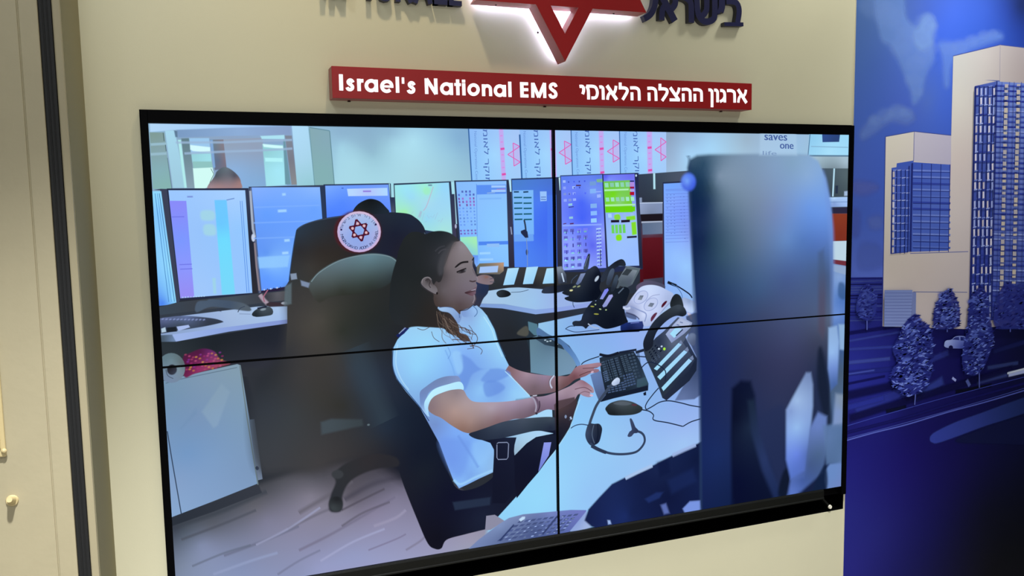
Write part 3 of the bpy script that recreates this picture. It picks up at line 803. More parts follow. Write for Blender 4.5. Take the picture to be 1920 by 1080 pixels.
('G',[189,461,304,463,306,447,191,446],6,1,0.7,0.9,(156,224,192),0.2,16),
('L',[189,434,306,435],5.7,(176,240,176),0,1.9,1),
('P',[189,429,306,429,306,412,191,411],(108,212,16),0,1.9,1),
('L',[284,515,302,515],3.9,(28,24,64),0,1.5,1),
('L',[284,504,302,504],15.4,(176,140,220),0,1.5,1),
('L',[284,493,302,493],6.8,(156,24,64),0,1.5,1),
('L',[284,484,302,484],5.8,(192,168,224),0,1.5,1),
('L',[284,473,302,473],11.6,(176,16,48),0,1.5,1),
('G',[193,407,306,407,310,390,195,391],4,1,0.5,0.9,(160,200,248),0.2,17),
('P',[225,401,244,403,248,386,227,385],(136,216,64),1,3.8,1),
('P',[268,395,306,398,308,383,270,380],(132,220,48),0,3.9,1),
('L',[211,380,244,380],8.6,(28,20,40),0,1.5,1),
('L',[250,379,285,380],8.7,(28,20,40),0,1.5,1),
('G',[211,369,268,370,270,336,213,336],4,1,0.75,0.9,(112,216,96),0.2,18),
('P',[289,376,308,378,312,332,293,329],(132,220,48),0,3.9,1),
('P',[231,332,250,334,252,315,233,314],(136,224,32),1,3.9,1),
('L',[272,324,312,325],6.8,(36,32,60),0,1.9,1),
('P',[304,542,317,544,335,211,321,220],[[310,533,32,40,74],[322,405,52,60,88],[328,239,32,38,60]],0,1.9,1),
('E',[309,534,3,0,0,-4],(200,228,248),1.9,1)]),
    ('office_monitor', 'tall pale monitor shown half hidden behind the blurred monitor', [('P',[413,511,540,517,570,-21,424,46,417,160],(40,48,76),0,2,1),
('P',[417,506,540,511,570,-12,428,55,422,164],[[453,495,116,168,255],[458,449,132,168,255],[486,402,124,156,252],[458,328,132,172,255],[497,308,140,176,255],[465,252,148,192,255],[508,213,152,200,255],[530,325,128,152,228],[465,177,140,180,248],[531,97,144,184,240]],0,2,1),
('L',[424,481,518,482],2.4,(104,128,216),0,1.2,0.55),
('L',[424,470,518,471],2.4,(104,128,216),0,1.2,0.55),
('L',[424,458,518,460],2.4,(104,128,216),0,1.2,0.55),
('L',[424,447,518,449],2.4,(104,128,216),0,1.2,0.55),
('L',[424,436,518,438],2.4,(104,128,216),0,1.2,0.55),
('L',[424,425,519,426],2.4,(104,128,216),0,1.2,0.55),
('L',[424,414,519,415],2.4,(104,128,216),0,1.2,0.55),
('L',[424,403,519,404],2.4,(104,128,216),0,1.2,0.55),
('L',[424,392,519,393],2.4,(104,128,216),0,1.2,0.55),
('L',[424,381,519,381],2.4,(104,128,216),0,1.2,0.55),
('L',[424,369,519,370],2.4,(104,128,216),0,1.2,0.55),
('L',[424,358,519,359],2.4,(104,128,216),0,1.2,0.55),
('L',[424,347,519,347],2.4,(104,128,216),0,1.2,0.55),
('L',[424,336,519,336],2.4,(104,128,216),0,1.2,0.55),
('L',[424,325,519,325],2.4,(104,128,216),0,1.2,0.55),
('L',[424,314,519,314],2.4,(104,128,216),0,1.2,0.55),
('L',[424,302,519,302],2.4,(104,128,216),0,1.2,0.55),
('G',[424,471,466,473,469,327,428,326],3,13,0.35,0.12,(52,72,156),0.5,19),
('G',[479,465,505,465,510,307,484,308],2,14,0.3,0.14,(52,72,156),0.6,20),
('L',[424,485,518,487],2.4,(108,148,236),0,1.2,1)]),
    ('far_desk', 'pale blue far desk edge shown behind the person in white and at left', [('P',[-1220,171,-1164,183,-861,202,-858,108,-1178,63,-1226,62],(52,60,72),0,1.4,1),
('P',[-1220,171,-1163,183,-861,199,-862,172,-1215,149],[[-1201,156,58,70,84],[-1101,165,60,64,72],[-1028,169,70,82,94],[-892,190,92,92,100],[-923,185,60,62,70]],0,1.4,1),
('P',[-1217,116,-1159,143,-1044,151,-954,157,-863,156,-862,111,-1177,82,-1219,82],[[-1190,94,140,164,204],[-1030,138,164,188,224],[-894,145,168,196,232],[-1075,117,152,176,220],[-880,120,160,188,232]],0,1.5,1),
('P',[-1188,91,-1031,103,-864,114,-864,102,-1032,89,-1177,70,-1188,74],[[-1163,82,156,180,232],[-1032,96,140,164,224],[-881,109,132,152,212]],0,1.5,1),
('P',[-1218,92,-1186,91,-1177,70,-1192,64,-1220,66],[[-1212,80,72,88,104],[-1184,77,108,132,168]],0,2.9,1),
('P',[-1233,74,-1177,70,-864,102,-860,-59,-1239,-25],[[-1193,48,44,52,58],[-1078,47,32,37,44],[-929,52,34,38,48],[-932,-12,48,50,60],[-1081,-15,48,52,60]],0,1.5,1),
('P',[-1115,180,-1089,183,-1074,186,-991,170,-973,145,-1072,164,-1119,151],[[-1094,165,76,92,112],[-1028,166,68,84,106],[-992,156,84,96,108]],1,4.4,1),
('L',[-1065,156,-1050,151],6,(52,60,76),0,3,1),
('L',[-1006,144,-999,155,-986,160],2.4,(60,72,92),1,0,1),
('L',[-1003,139,-970,136],2.1,(132,152,188),0,1.5,1),
('L',[-942,192,-932,176,-921,163],10.8,(168,152,168),1,4.6,1),
('L',[-919,205,-932,185,-930,170],3.1,(164,100,124),1,1.5,1),
('P',[-930,163,-916,169,-863,164,-863,153,-917,154],(58,48,56),0,3.1,1),
('E',[-874,163,9,0,0,-4],(176,184,200),2.3,1)]),
    ('far_keyboard', 'dark keyboard shown on the far desk at left', [('P',[-1222,135,-1188,142,-1145,142,-1077,131,-1048,120,-1054,116,-1104,108,-1176,101,-1224,98],[[-1202,133,92,104,144],[-1146,136,96,112,156],[-1089,123,52,60,76],[-1161,115,60,72,88],[-1204,103,42,52,72]],1,2.2,1),
('L',[-1212,136,-1205,138],3.8,(140,156,208),0,2,0.7),
('L',[-1202,135,-1195,137],3.8,(140,156,208),0,2,0.7),
('L',[-1192,134,-1185,136],3.8,(140,156,208),0,2,0.7),
('L',[-1182,133,-1175,136],3.8,(140,156,208),0,2.1,0.7),
('L',[-1173,132,-1165,135],3.8,(140,156,208),0,2.1,0.7),
('L',[-1163,132,-1156,134],3.8,(140,156,208),0,2.1,0.7),
('L',[-1153,131,-1146,133],3.8,(140,156,208),0,2.1,0.7),
('L',[-1143,130,-1136,132],3.8,(140,156,208),0,2.1,0.7),
('L',[-1133,129,-1126,132],3.9,(140,156,208),0,2.1,0.7),
('L',[-1123,128,-1116,131],3.9,(140,156,208),0,2.1,0.7),
('L',[-1113,128,-1106,130],3.9,(140,156,208),0,2.1,0.7),
('L',[-1103,127,-1096,129],3.9,(140,156,208),0,2.1,0.7),
('P',[-1174,113,-1141,116,-1137,109,-1170,100],(168,188,236),0,2.2,1),
('P',[-1214,110,-1203,114,-1201,100,-1214,98],(176,200,220),0,2.2,1),
('P',[-1200,112,-1175,113,-1172,99,-1200,98],(30,36,44),0,2.2,1)]),
    ('computer_mouse', 'dark computer mouse shown on the far desk at left', [('P',[-968,134,-958,147,-940,154,-920,156,-908,146,-909,132,-926,128,-956,127],[[-955,136,36,44,52],[-937,148,72,84,94],[-918,137,58,68,76]],1,1.5,1),
('L',[-952,152,-924,156],4.6,(32,38,58),0,1.5,1),
('E',[-935,148,8,1,0,-3],(136,152,164),3.1,1)]),
    ('curved_far_desk', 'white curved desk with headset cradles shown behind the person in white', [('P',[-298,118,-261,141,201,125,201,79,-58,14,-60,-104,-184,-111,-263,72],[[-262,89,42,46,56],[-153,29,36,40,46],[-95,61,38,48,60],[1,55,44,44,52],[-155,-77,32,38,50],[80,86,44,52,66]],0,1.8,1),
('P',[-291,91,-252,155,-233,166,-146,174,-75,165,22,153,171,117,140,101,1,96,-70,93,-179,119,-276,127],[[-243,140,168,200,232],[-150,162,160,196,228],[-75,122,156,196,236],[2,127,154,180,232],[120,109,152,176,228],[-261,131,164,192,224]],0,1.8,1),
('P',[-276,127,-179,119,-70,95,1,96,144,108,144,93,1,82,-70,79,-188,106,-274,116],[[-262,121,124,156,212],[-76,88,136,168,224],[1,89,140,164,228],[120,102,144,164,228]],0,1.8,1)]),
    ('desk_organiser', 'dark tray with white cards shown beyond the person in white on the screen', [('P',[-208,234,-149,239,7,234,22,169,-206,173,-227,183],[[-186,207,52,54,62],[-55,210,64,64,63],[-74,175,36,38,44],[-205,182,44,48,52]],0,1.8,1),
('P',[-166,236,-126,237,-145,182,-183,181],[[-166,232,176,224,252],[-145,188,152,208,248]],0,1.4,1),
('P',[-100,237,-58,238,-78,181,-114,181],[[-100,230,176,224,252],[-78,184,152,208,248]],0,1.5,1),
('P',[-28,230,-3,231,-3,179,-44,179],[[-28,226,176,224,252],[-3,181,152,208,248]],0,1.5,1),
('P',[-272,246,-262,256,-178,256,-180,228,-194,218,-272,222],[[-264,250,108,108,92],[-186,249,184,148,120],[-195,222,112,108,100],[-259,224,92,92,92]],0,1.8,1),
('P',[-261,245,-197,246,-201,225,-265,225],(164,196,244),0,1.8,1)]),
    ('dispatcher_arm', 'hand and navy sleeve of a seated person hidden behind the person in white', [('P',[-282,205,-260,198,-235,190,-235,161,-252,141,-269,111,-291,108],[[-269,194,44,52,84],[-252,167,36,48,76],[-276,125,52,52,68]],1,1.8,1),
('P',[-272,213,-250,219,-227,214,-214,202,-220,188,-242,187,-273,197],[[-260,207,135,118,126],[-241,212,126,106,108],[-227,200,132,116,124]],1,1.8,1),
('E',[-240,211,7,0,0,-4],(140,100,88),3.6,0.6),
('L',[-229,204,-212,207],1.8,(68,76,92),0,0.9,1),
('L',[-229,195,-211,193],1.8,(68,76,92),0,0.9,1)]),
    ('computer_mouse', 'small black computer mouse shown on the curved far desk', [('P',[-207,156,-200,164,-184,167,-165,161,-156,151,-169,143,-197,143],[[-197,157,44,52,60],[-169,149,22,26,32]],1,1.4,1),
('L',[-156,157,-122,157,-94,162],1.8,(64,80,108),1,0,1)]),
    ('far_keyboard', 'black keyboard shown on the curved far desk', [('P',[-48,153,-36,166,-5,170,41,173,81,173,81,157,41,152,2,146,-40,147],[[-27,159,44,52,70],[41,160,28,34,48]],1,1.5,1),
('P',[7,234,26,235,42,206,45,178,14,176],[[19,224,124,136,152],[32,188,48,56,74]],0,1.9,1),
('L',[26,212,34,182],4.7,(192,212,236),1,1.9,1)]),
    ('near_desk', 'large white curved desk with the keyboard shown around the person in white', [('P',[-106,12,-61,48,-19,20,118,-119,96,-247,39,-362,-79,-120],(38,51,63),0,1.8,1),
('P',[-93,0,-54,10,0,-7,31,-38,66,-74,82,-97,58,-132,-2,-138,-91,-115],[[-78,-21,98,130,149],[-60,-104,105,141,165],[19,-56,109,141,165],[58,-114,116,149,177],[-10,-17,80,106,130]],0,1.8,1),
('P',[-99,58,-65,46,-54,4,-77,10,-96,29],(83,122,141),0,2.8,1),
('P',[-61,48,-11,54,180,80,587,94,615,-703,102,-712,-224,-725,-326,-689,-242,-614,-128,-512,-69,-458,-9,-395,43,-329,76,-245,93,-200,90,-116,90,-98,74,-69,51,-36,16,-8,-27,8,-62,32],[[-38,39,149,197,236],[119,38,138,173,232],[39,-2,134,181,236],[283,-39,145,177,240],[221,-16,138,177,240],[159,-67,138,181,236],[325,-4,149,177,236],[76,-282,141,200,248],[-7,-497,152,212,251],[-165,-641,145,208,248],[-67,-563,149,216,251],[219,-393,152,200,244],[389,-355,149,185,240],[500,-347,152,181,240],[218,-489,149,197,244],[114,-570,149,197,246],[368,-236,138,181,236],[500,-426,160,197,244],[522,-291,145,177,236]],0,1.9,1),
('P',[-63,34,-23,8,20,-12,55,-44,78,-75,92,-106,84,-120,66,-85,35,-48,0,-19,-39,-4,-66,9],[[-58,19,83,118,165],[-20,-5,80,114,153],[39,-42,83,122,177],[82,-101,105,149,204]],1,1.9,1),
('P',[-62,9,-12,-10,23,-32,35,-49,0,-36,-39,-26,-70,-5],[[-58,1,54,74,94],[0,-27,43,59,74]],0,1.9,1),
('E',[-37,-10,4,0,0,-2],(180,204,220),1.9,1),
('E',[-29,-15,4,0,0,-2],(180,204,220),1.9,1),
('E',[-18,-14,4,0,0,-2],(180,204,220),1.9,1),
('E',[6,-27,4,0,0,-2],(180,204,220),1.9,1),
('P',[-138,19,-115,39,-100,40,-96,18,-106,8],(83,84,78),1,5.5,0.9),
('P',[-3,-209,67,-198,80,-236,47,-326,-5,-348],[[16,-257,83,66,63],[17,-220,98,86,78],[56,-243,61,51,55],[36,-315,25,27,43]],0,3.8,1),
('E',[36,-278,4,0,0,-3],(168,192,220),1.9,1),
('L',[54,-282,48,-294],4.8,(160,200,232),0,1.9,1),
('L',[89,-224,68,-272,52,-317,-5,-394,-128,-510,-221,-592,-317,-680],3.1,(178,228,251),0,1.9,0.7)]),
    ('radio_dock', 'black charging dock with handset shown on the far desk', [('P',[27,148,50,157,67,167,89,188,110,209,127,221,147,231,159,226,168,210,173,188,166,154,180,126,158,114,117,110,74,111,40,121,36,129,50,133,31,141],[[41,142,28,34,44],[81,168,44,52,64],[141,219,42,50,66],[157,200,14,20,36],[140,137,12,18,32],[100,121,20,28,44]],1,1.5,1),
('P',[96,207,115,209,96,177,84,169,77,172],[[97,203,124,140,180],[81,177,92,108,148]],0,1.5,1),
('P',[106,224,123,270,130,272,131,264,122,221],[[118,256,44,54,72],[113,229,60,74,92]],1,1.5,1),
('L',[111,230,125,265],2.3,(108,124,148),0,0.9,1),
('E',[60,152,6,2,1,-2],(152,164,124),2.3,1),
('E',[72,164,6,2,1,-2],(152,164,124),2.3,1),
('E',[88,164,6,2,1,-2],(152,164,124),2.3,1),
('E',[60,152,6,0,0,-3],(216,216,160),1.9,1),
('L',[66,115,66,104,71,93],2.3,(48,64,92),1,0,1),
('E',[156,187,4,-3,-7,-9],(184,200,220),2.9,1),
('L',[170,285,171,228],2.9,(36,44,72),0,1,1),
('L',[60,176,65,189,84,203],2.3,(64,80,108),1,0,1)]),
    ('desk_phone', 'grey desk phone with black handset shown at the back of the desk', [('P',[237,181,270,226,324,215,292,160,279,148,244,158,219,124,239,172],[[253,214,120,132,144],[305,212,132,144,156],[253,168,76,88,100],[284,176,82,92,108]],0,1.6,1),
('P',[250,196,270,217,294,212,274,192],(52,60,68),0,1.6,1),
('P',[274,221,290,218,288,214,272,216],(168,180,196),0,1.2,1),
('P',[265,224,324,215,320,206,292,160,287,164,312,208,264,217],(92,106,116),0,1.6,1),
('P',[292,160,324,212,322,181,309,155,320,136,294,129,274,130,264,148],(42,50,64),0,2,1),
('P',[170,186,181,206,203,227,228,243,251,250,263,242,266,226,240,226,220,215,203,198,185,179,173,174],[[182,217,44,52,68],[233,239,26,32,44],[259,232,36,44,56]],1,1.5,1),
('P',[309,155,355,171,417,154,417,140,360,152,320,128],[[326,164,92,84,112],[390,152,76,76,100]],1,3,1)]),
    ('radio_dock', 'black charging dock with two handsets shown beside the white devices', [('P',[63,43,73,48,94,48,102,67,121,94,146,117,151,110,175,140,200,156,234,150,264,154,280,143,279,128,269,103,261,77,269,45,274,29,246,20,209,13,182,14,150,31,126,28,113,18,101,27,68,31],[[75,39,36,44,60],[140,82,22,30,44],[201,116,28,36,48],[253,150,20,28,40],[221,40,12,18,32],[263,38,18,24,38],[140,27,20,26,40],[120,65,32,40,58]],1,1.5,1),
('P',[195,187,208,215,220,219,222,204,205,165,192,165],[[202,207,76,92,116],[210,170,44,52,68]],1,1.5,1),
('P',[210,151,222,186,231,197,238,190,232,163,220,142,210,140],[[226,179,60,74,92],[218,151,34,42,56]],1,1.6,1),
('P',[185,148,197,152,201,146,178,115,166,116],[[191,144,124,132,240],[171,117,140,152,220]],0,1.5,1),
('P',[202,129,215,130,217,124,192,90,180,87,176,93],[[207,124,164,168,232],[185,94,140,152,208]],0,1.6,1),
('E',[138,93,7,-1,0,-2],(168,172,76),1.9,1),
('E',[153,66,9,-1,0,-2],(168,172,76),1.9,1),
('E',[168,82,4,-1,0,-2],(184,212,156),1.9,1),
('E',[190,78,3,0,0,-2],(184,212,156),1.9,1),
('E',[150,99,3,0,0,-2],(184,212,156),1.9,1),
('L',[237,132,259,151],4.3,(92,108,128),0,2,1),
('L',[37,23,54,31,73,30],2.6,(28,44,72),1,0,1),
('L',[37,23,72,10,121,10,164,12],2.6,(60,80,120),1,0,1),
('L',[121,35,140,22,164,16],3.8,(168,184,212),1,1.9,1)]),
    ('phone_headset_charger', 'white twin charging device with two grey displays shown on the desk', [('P',[254,86,269,89,284,107,300,126,320,146,340,154,370,155,401,148,432,133,456,118,451,93,435,76,412,59,391,33,360,12,334,14,319,35,304,50,269,63,264,72],[[305,100,192,204,244],[358,144,204,220,252],[411,123,184,200,240],[336,52,208,220,252],[389,67,196,208,244],[357,31,176,192,232],[294,73,140,152,192],[432,102,168,184,224]],1,2,1),
('P',[409,83,423,95,431,94,421,81,408,72],(76,20,40),1,2,1),
('P',[365,39,379,54,391,56,380,39,366,25],(92,44,68),1,2.4,1),
('L',[284,85,319,69,346,54,340,27],4.3,(140,156,204),1,2,1),
('L',[346,99,370,116,401,120],3.2,(164,176,216),1,2,1),
('L',[401,50,422,72,443,89],3.2,(140,152,196),1,2,1),
('E',[326,114,25,17,14,-16],(152,168,216),2,1),
('E',[326,114,23,16,12,-14],(192,204,240),2,1),
('E',[365,87,25,17,14,-16],(152,168,216),2,1),
('E',[365,87,23,16,12,-14],(192,204,240),2,1),
('P',[312,106,322,121,337,120,328,104],[[326,108,132,144,160],[334,119,92,104,124]],0,1.2,1),
('P',[352,81,363,93,380,90,370,77],[[357,78,120,132,148],[372,89,108,120,144]],0,1.2,1),
('L',[269,63,304,50,319,37],3.9,(76,84,124),1,2,1),
('P',[266,66,302,54,307,38,284,42,264,52],(60,68,102),1,3.9,0.8),
('L',[256,83,269,77,284,80],7.9,(196,208,240),1,2,1),
('P',[370,11,401,50,432,76,451,93,451,70,422,49,391,14],(168,196,236),1,2,1)]),
    ('mains_adapter', 'dark blue adapter box shown lying on the desk by the seam', [('P',[245,20,269,29,332,30,336,14,333,2,317,-7,250,-4,245,6],[[262,19,26,44,108],[315,25,44,60,124],[283,-1,16,24,60]],0,2,1),
('L',[284,26,319,27],4,(92,108,176),0,2,1)]),
    ('webcam_cable', 'black plug and cable shown against the pale monitor', [('L',[432,162,448,155,469,147],10.1,(22,28,40),1,2,1),
('L',[469,147,495,132,522,114,533,100],4.9,(20,28,52),1,1.2,1),
('L',[448,155,474,138,490,114,493,91],2.4,(76,112,168),1,1.2,1),
('P',[493,102,517,98,543,83,546,60,533,47,512,53,496,72],[[520,88,144,164,204],[531,59,180,204,244],[509,70,192,208,244]],1,3.1,1),
('P',[512,48,528,42,533,24,528,22],(200,196,220),1,3.1,1)]),
    ('desk_phone', 'large black desk phone with three lit button strips shown on the near desk', [('P',[443,75,448,102,464,118,482,112,493,91,496,63,469,46],[[454,101,28,34,40],[487,71,44,52,60]],1,1.6,1),
('P',[507,37,542,46,583,48,589,-248,544,-269,459,-269,534,-163,550,-113,521,-56],[[543,19,48,60,92],[561,-60,44,56,96],[555,-176,40,52,88],[499,-259,92,108,152]],0,6.2,0.9),
('P',[336,-77,385,-32,416,-12,474,35,532,14,527,-17,506,-39,552,-120,549,-155,523,-190,502,-213,428,-262,411,-251,396,-211,370,-155,344,-103],[[357,-73,52,62,76],[400,-48,40,50,74],[454,-52,92,104,128],[520,2,72,84,108],[389,-142,42,54,72],[477,-150,52,64,92],[521,-154,36,46,68],[433,-233,42,52,68],[499,-200,28,36,52]],0,2,1),
('P',[495,-57,506,-44,555,-122,552,-164,523,-199,427,-262,411,-250,522,-162,544,-126],[[510,-65,52,64,92],[539,-136,28,38,60],[444,-244,36,44,64]],0,2.1,1),
('P',[424,-23,456,10,486,36,534,11,527,-6,501,-26,448,-56],[[444,-22,156,172,212],[487,13,164,180,220],[465,-43,132,148,192],[509,-7,144,160,200]],0,1.6,1),
('P',[441,-23,468,1,496,-11,459,-39],[[454,-17,160,224,252],[476,-15,168,212,248]],0,1.6,1),
('P',[463,13,487,27,527,10,511,-7],(176,188,220),0,2,1),
('L',[482,17,495,13],4.1,(116,132,172),0,1.2,1),
('L',[469,9,480,5],4.1,(116,132,172),0,1.2,1),
('L',[495,-10,466,-32],4.9,(44,52,84),0,1.6,1),
('P',[376,-143,477,-58,491,-64,389,-150],[[376,-143,160,220,248],[477,-58,164,216,252],[491,-64,152,200,244]],0,1.2,1),
('P',[390,-173,500,-86,515,-93,402,-185],[[390,-173,160,220,248],[500,-86,164,216,252],[515,-93,152,200,244]],0,1.2,1),
('P',[407,-214,520,-118,534,-127,415,-227],[[407,-214,160,220,248],[520,-118,164,216,252],[534,-127,152,200,244]],0,1.2,1),
('P',[477,-58,487,-48,494,-59,491,-64],(116,132,168),0,1.6,1),
('P',[501,-85,514,-74,520,-87,515,-93],(116,132,168),0,1.7,1),
('P',[521,-117,536,-107,541,-121,535,-126],(116,132,168),0,1.7,1),
('G',[352,-83,385,-53,416,-78,370,-116],3,4,0.5,0.5,(16,24,44),0.2,21),
('G',[362,-111,396,-86,406,-101,375,-126],3,3,0.5,0.4,(76,92,120),0.3,22),
('E',[419,-75,5,0,0,-5],(176,240,64),2,1),
('E',[397,-73,4,0,0,-3],(208,228,248),1.6,1),
('E',[408,-65,4,0,0,-3],(192,212,240),1.6,1),
('P',[334,-58,336,-38,349,-12,370,19,396,43,427,62,455,75,480,79,500,68,510,46,495,36,469,40,442,32,414,14,390,-10,376,-39,372,-61,357,-74,341,-77],[[338,-52,28,34,48],[372,12,36,44,60],[422,50,44,52,62],[480,66,58,68,80],[411,18,28,36,52],[487,42,26,32,44]],1,1.6,1),
('P',[511,-46,527,-27,549,-35,544,-70,527,-68],[[532,-38,108,124,156],[547,-58,76,88,120]],1,6.2,1),
('L',[303,-79,339,-72],10,(32,40,60),0,2,1),
('L',[306,-92,346,-98],4,(28,40,68),1,1.2,1)]),
    ('computer_keyboard', 'black computer keyboard with wrist rest shown under the hands', [('P',[128,-142,163,-130,177,-141,194,-228,162,-242,145,-201],[[138,-139,100,128,180],[158,-178,92,116,164],[178,-227,76,92,128]],0,1.9,1),
('P',[163,-86,188,-79,238,-73,248,-74,297,-74,318,-107,355,-194,354,-218,217,-233,162,-242,187,-218,168,-131],[[179,-87,36,48,64],[283,-86,28,38,54],[220,-146,36,48,60],[336,-195,52,72,92],[336,-218,28,40,56],[220,-222,20,28,44]],0,1.9,1),
('P',[309,-175,344,-169,354,-195,318,-204,308,-203],[[325,-179,60,84,104],[336,-202,52,80,92]],0,2,1),
('P',[192,-222,354,-200,353,-218,217,-233,164,-241],(22,30,48),0,2,1),
('G',[167,-100,235,-87,255,-161,190,-171],4,9,0.78,0.62,(62,80,104),0.15,23),
('G',[240,-86,268,-81,293,-142,256,-148],2,9,0.78,0.62,(62,80,100),0.15,24),
('G',[270,-80,297,-76,326,-168,302,-172],2,8,0.72,0.6,(60,78,100),0.15,25),
('G',[174,-136,192,-133,200,-170,183,-175],2,6,0.8,0.5,(80,102,140),0.15,26),
('G',[190,-185,257,-176,267,-208,194,-215],5,4,0.8,0.6,(68,88,124),0.15,27),
('G',[252,-153,293,-147,307,-193,262,-201],4,5,0.8,0.6,(68,88,124),0.15,28),
('L',[192,-97,217,-171],4.3,(22,30,44),0,1.2,1),
('L',[217,-92,240,-160],4.3,(22,30,44),0,1.2,1),
('L',[240,-87,267,-167],4.3,(22,30,44),0,1.2,1),
('L',[163,-74,198,-82,238,-74],9.7,(22,28,44),1,1.9,1),
('L',[163,-81,129,-88,104,-96,94,-104],3.5,(24,32,56),1,1.2,1),
('L',[238,-74,308,-69],7.9,(26,34,54),0,2,1),
('P',[333,-226,345,-220,346,-235,336,-235],(20,26,44),0,2,1),
('P',[308,-79,318,-78,331,-168,321,-174,308,-170],(36,50,68),0,2,0.6)]),
    ('computer_mouse', 'black computer mouse shown on the near desk beside the keyboard', [('P',[184,-266,196,-253,212,-246,247,-242,285,-251,313,-265,331,-279,324,-292,292,-299,236,-296,200,-290,191,-280],[[199,-267,36,42,48],[240,-248,76,86,96],[293,-263,58,68,72],[314,-285,42,50,54],[219,-288,28,34,38]],1,1.6,1),
('L',[288,-263,308,-266],4.8,(92,48,64),0,2,1),
('P',[216,-249,257,-248,287,-258,267,-263,226,-256],(90,100,112),1,4,0.7)]),
    ('desk_cable', 'thin dark cables shown curling over the near desk', [('L',[326,-135,349,-119,375,-121,406,-138,424,-158,422,-190],4,(28,40,64),1,1.2,1),
('L',[396,-213,375,-232,351,-258,342,-275,346,-287],4.1,(28,40,64),1,1.2,1),
('L',[346,-287,369,-278,401,-265,438,-264,485,-276,528,-290,572,-301],4.1,(28,40,64),1,1.2,1),
('L',[328,-285,356,-293,375,-309,372,-322,385,-331,432,-343,496,-364],4.1,(28,40,64),1,1.2,1),
('L',[496,-364,529,-351,570,-344],4.2,(28,40,64),1,1.3,1)]),
    ('wood_floor', 'pale mauve wood floor shown at the bottom left of the screen', [('P',[-1241,-448,-1190,-431,-964,-374,-853,-348,-789,-340,-522,-339,-240,-574,-262,-737,-869,-726,-1262,-709],[[-1207,-477,60,66,78],[-1072,-425,69,74,84],[-949,-393,74,76,84],[-1186,-496,84,94,108],[-1105,-485,92,96,108],[-982,-446,100,100,110],[-887,-393,92,92,102],[-791,-373,76,76,84],[-692,-360,74,71,80],[-558,-369,58,56,66],[-1137,-537,130,140,172],[-954,-492,124,124,148],[-825,-436,128,124,140],[-730,-484,126,122,138],[-860,-515,134,132,156],[-696,-454,92,88,100],[-628,-429,90,88,102],[-631,-516,134,128,154],[-561,-474,124,120,144],[-565,-596,144,144,176],[-799,-575,136,136,164],[-957,-566,132,136,164],[-1036,-620,132,144,180],[-1198,-591,124,136,160],[-802,-661,150,156,196],[-703,-652,148,156,196],[-426,-672,152,152,184],[-316,-654,156,152,176],[-868,-683,140,148,184],[-317,-690,152,156,180]],0,24,1),
('L',[-1206,-469,-1073,-441,-950,-401],13.6,(60,66,76),1,10.9,0.7),
('L',[-1194,-511,-1075,-481,-983,-454],7.6,(76,80,92),1,6.1,0.7),
('L',[-1080,-579,-956,-550,-861,-523],7.8,(104,108,132),1,6.3,0.7),
('L',[-1169,-596,-1079,-571,-1003,-559],6.2,(100,108,128),1,4.9,0.7),
('L',[-893,-526,-795,-491,-729,-475],8.1,(106,104,120),1,6.5,0.7),
('L',[-864,-599,-766,-564,-648,-513,-561,-474],8.2,(114,110,134),1,6.6,0.7),
('L',[-988,-561,-893,-526,-795,-474],6.4,(156,160,192),1,5.1,0.7),
('L',[-801,-644,-701,-600,-598,-573],6.7,(164,168,204),1,5.3,0.7),
('L',[-732,-543,-664,-510,-579,-488],6.7,(92,88,104),1,5.4,0.7),
('L',[-632,-559,-563,-543,-528,-522],8.6,(156,152,180),1,6.9,0.7),
('L',[-652,-634,-565,-613,-530,-601],5.1,(120,114,144),1,4.1,0.7),
('L',[-1112,-631,-1005,-608,-927,-596],7.8,(148,160,196),1,6.2,0.7),
('L',[-930,-664,-865,-632,-800,-609],6.5,(116,120,148),1,5.2,0.7),
('L',[-720,-459,-627,-421,-524,-409],15.1,(70,68,82),1,12.1,0.7),
('L',[-730,-492,-646,-461,-594,-443],6.7,(76,72,84),1,5.4,0.7),
('L',[-532,-654,-478,-628,-460,-604],7,(124,120,144),1,5.6,0.7),
('L',[-859,-481,-761,-436,-694,-403],13,(98,95,106),1,10.4,0.7)]),
    ('low_cabinet', 'pale blue low cabinet shown at lower left of the screen', [('P',[-1222,-434,-1101,-412,-973,-372,-962,-403,-1103,-441,-1223,-468],[[-1191,-447,44,50,60],[-979,-384,54,58,68]],0,3,1),
('P',[-1233,-42,-1161,-30,-1015,-8,-1006,-12,-988,-184,-973,-373,-1101,-409,-1216,-440,-1254,-446],[[-1214,-81,116,148,176],[-1112,-52,126,152,178],[-1023,-20,130,156,174],[-1132,-152,120,148,184],[-1030,-163,124,154,184],[-1095,-284,124,156,196],[-992,-330,124,152,188],[-1199,-334,132,160,200],[-1166,-259,116,152,196],[-1216,-427,136,168,208]],0,1.5,1),
('P',[-1120,-140,-1059,-58,-1039,-87,-1078,-185,-1088,-194],[[-1100,-92,134,160,180],[-1081,-158,136,164,192]],0,9.1,0.7),
('P',[-1190,-196,-1124,-116,-1132,-142,-1177,-184],(108,140,176),0,11.9,0.4),
('L',[-1214,-186,-1206,-274,-1190,-433],2.7,(44,58,80),0,1.5,1),
('L',[-1008,-13,-995,-174,-974,-377],3.1,(108,124,128),0,1.5,1),
('L',[-1211,-47,-1182,-40,-1016,-18],2.1,(60,76,92),0,1.5,0.6),
('P',[-990,-176,-975,-176,-960,-362,-973,-364],[[-985,-184,92,108,128],[-966,-350,116,132,156]],0,1.6,1),
('E',[-974,-326,5,-1,0,-6],(44,56,80),1.6,1),
('P',[-864,-44,-856,-35,-854,-51,-749,-127,-751,-193,-848,-216,-915,-323,-946,-336,-962,-171,-1000,-14],[[-935,-76,48,51,58],[-876,-131,53,55,60],[-941,-205,52,56,64],[-846,-183,54,58,66],[-914,-290,60,64,70]],0,12.7,1),
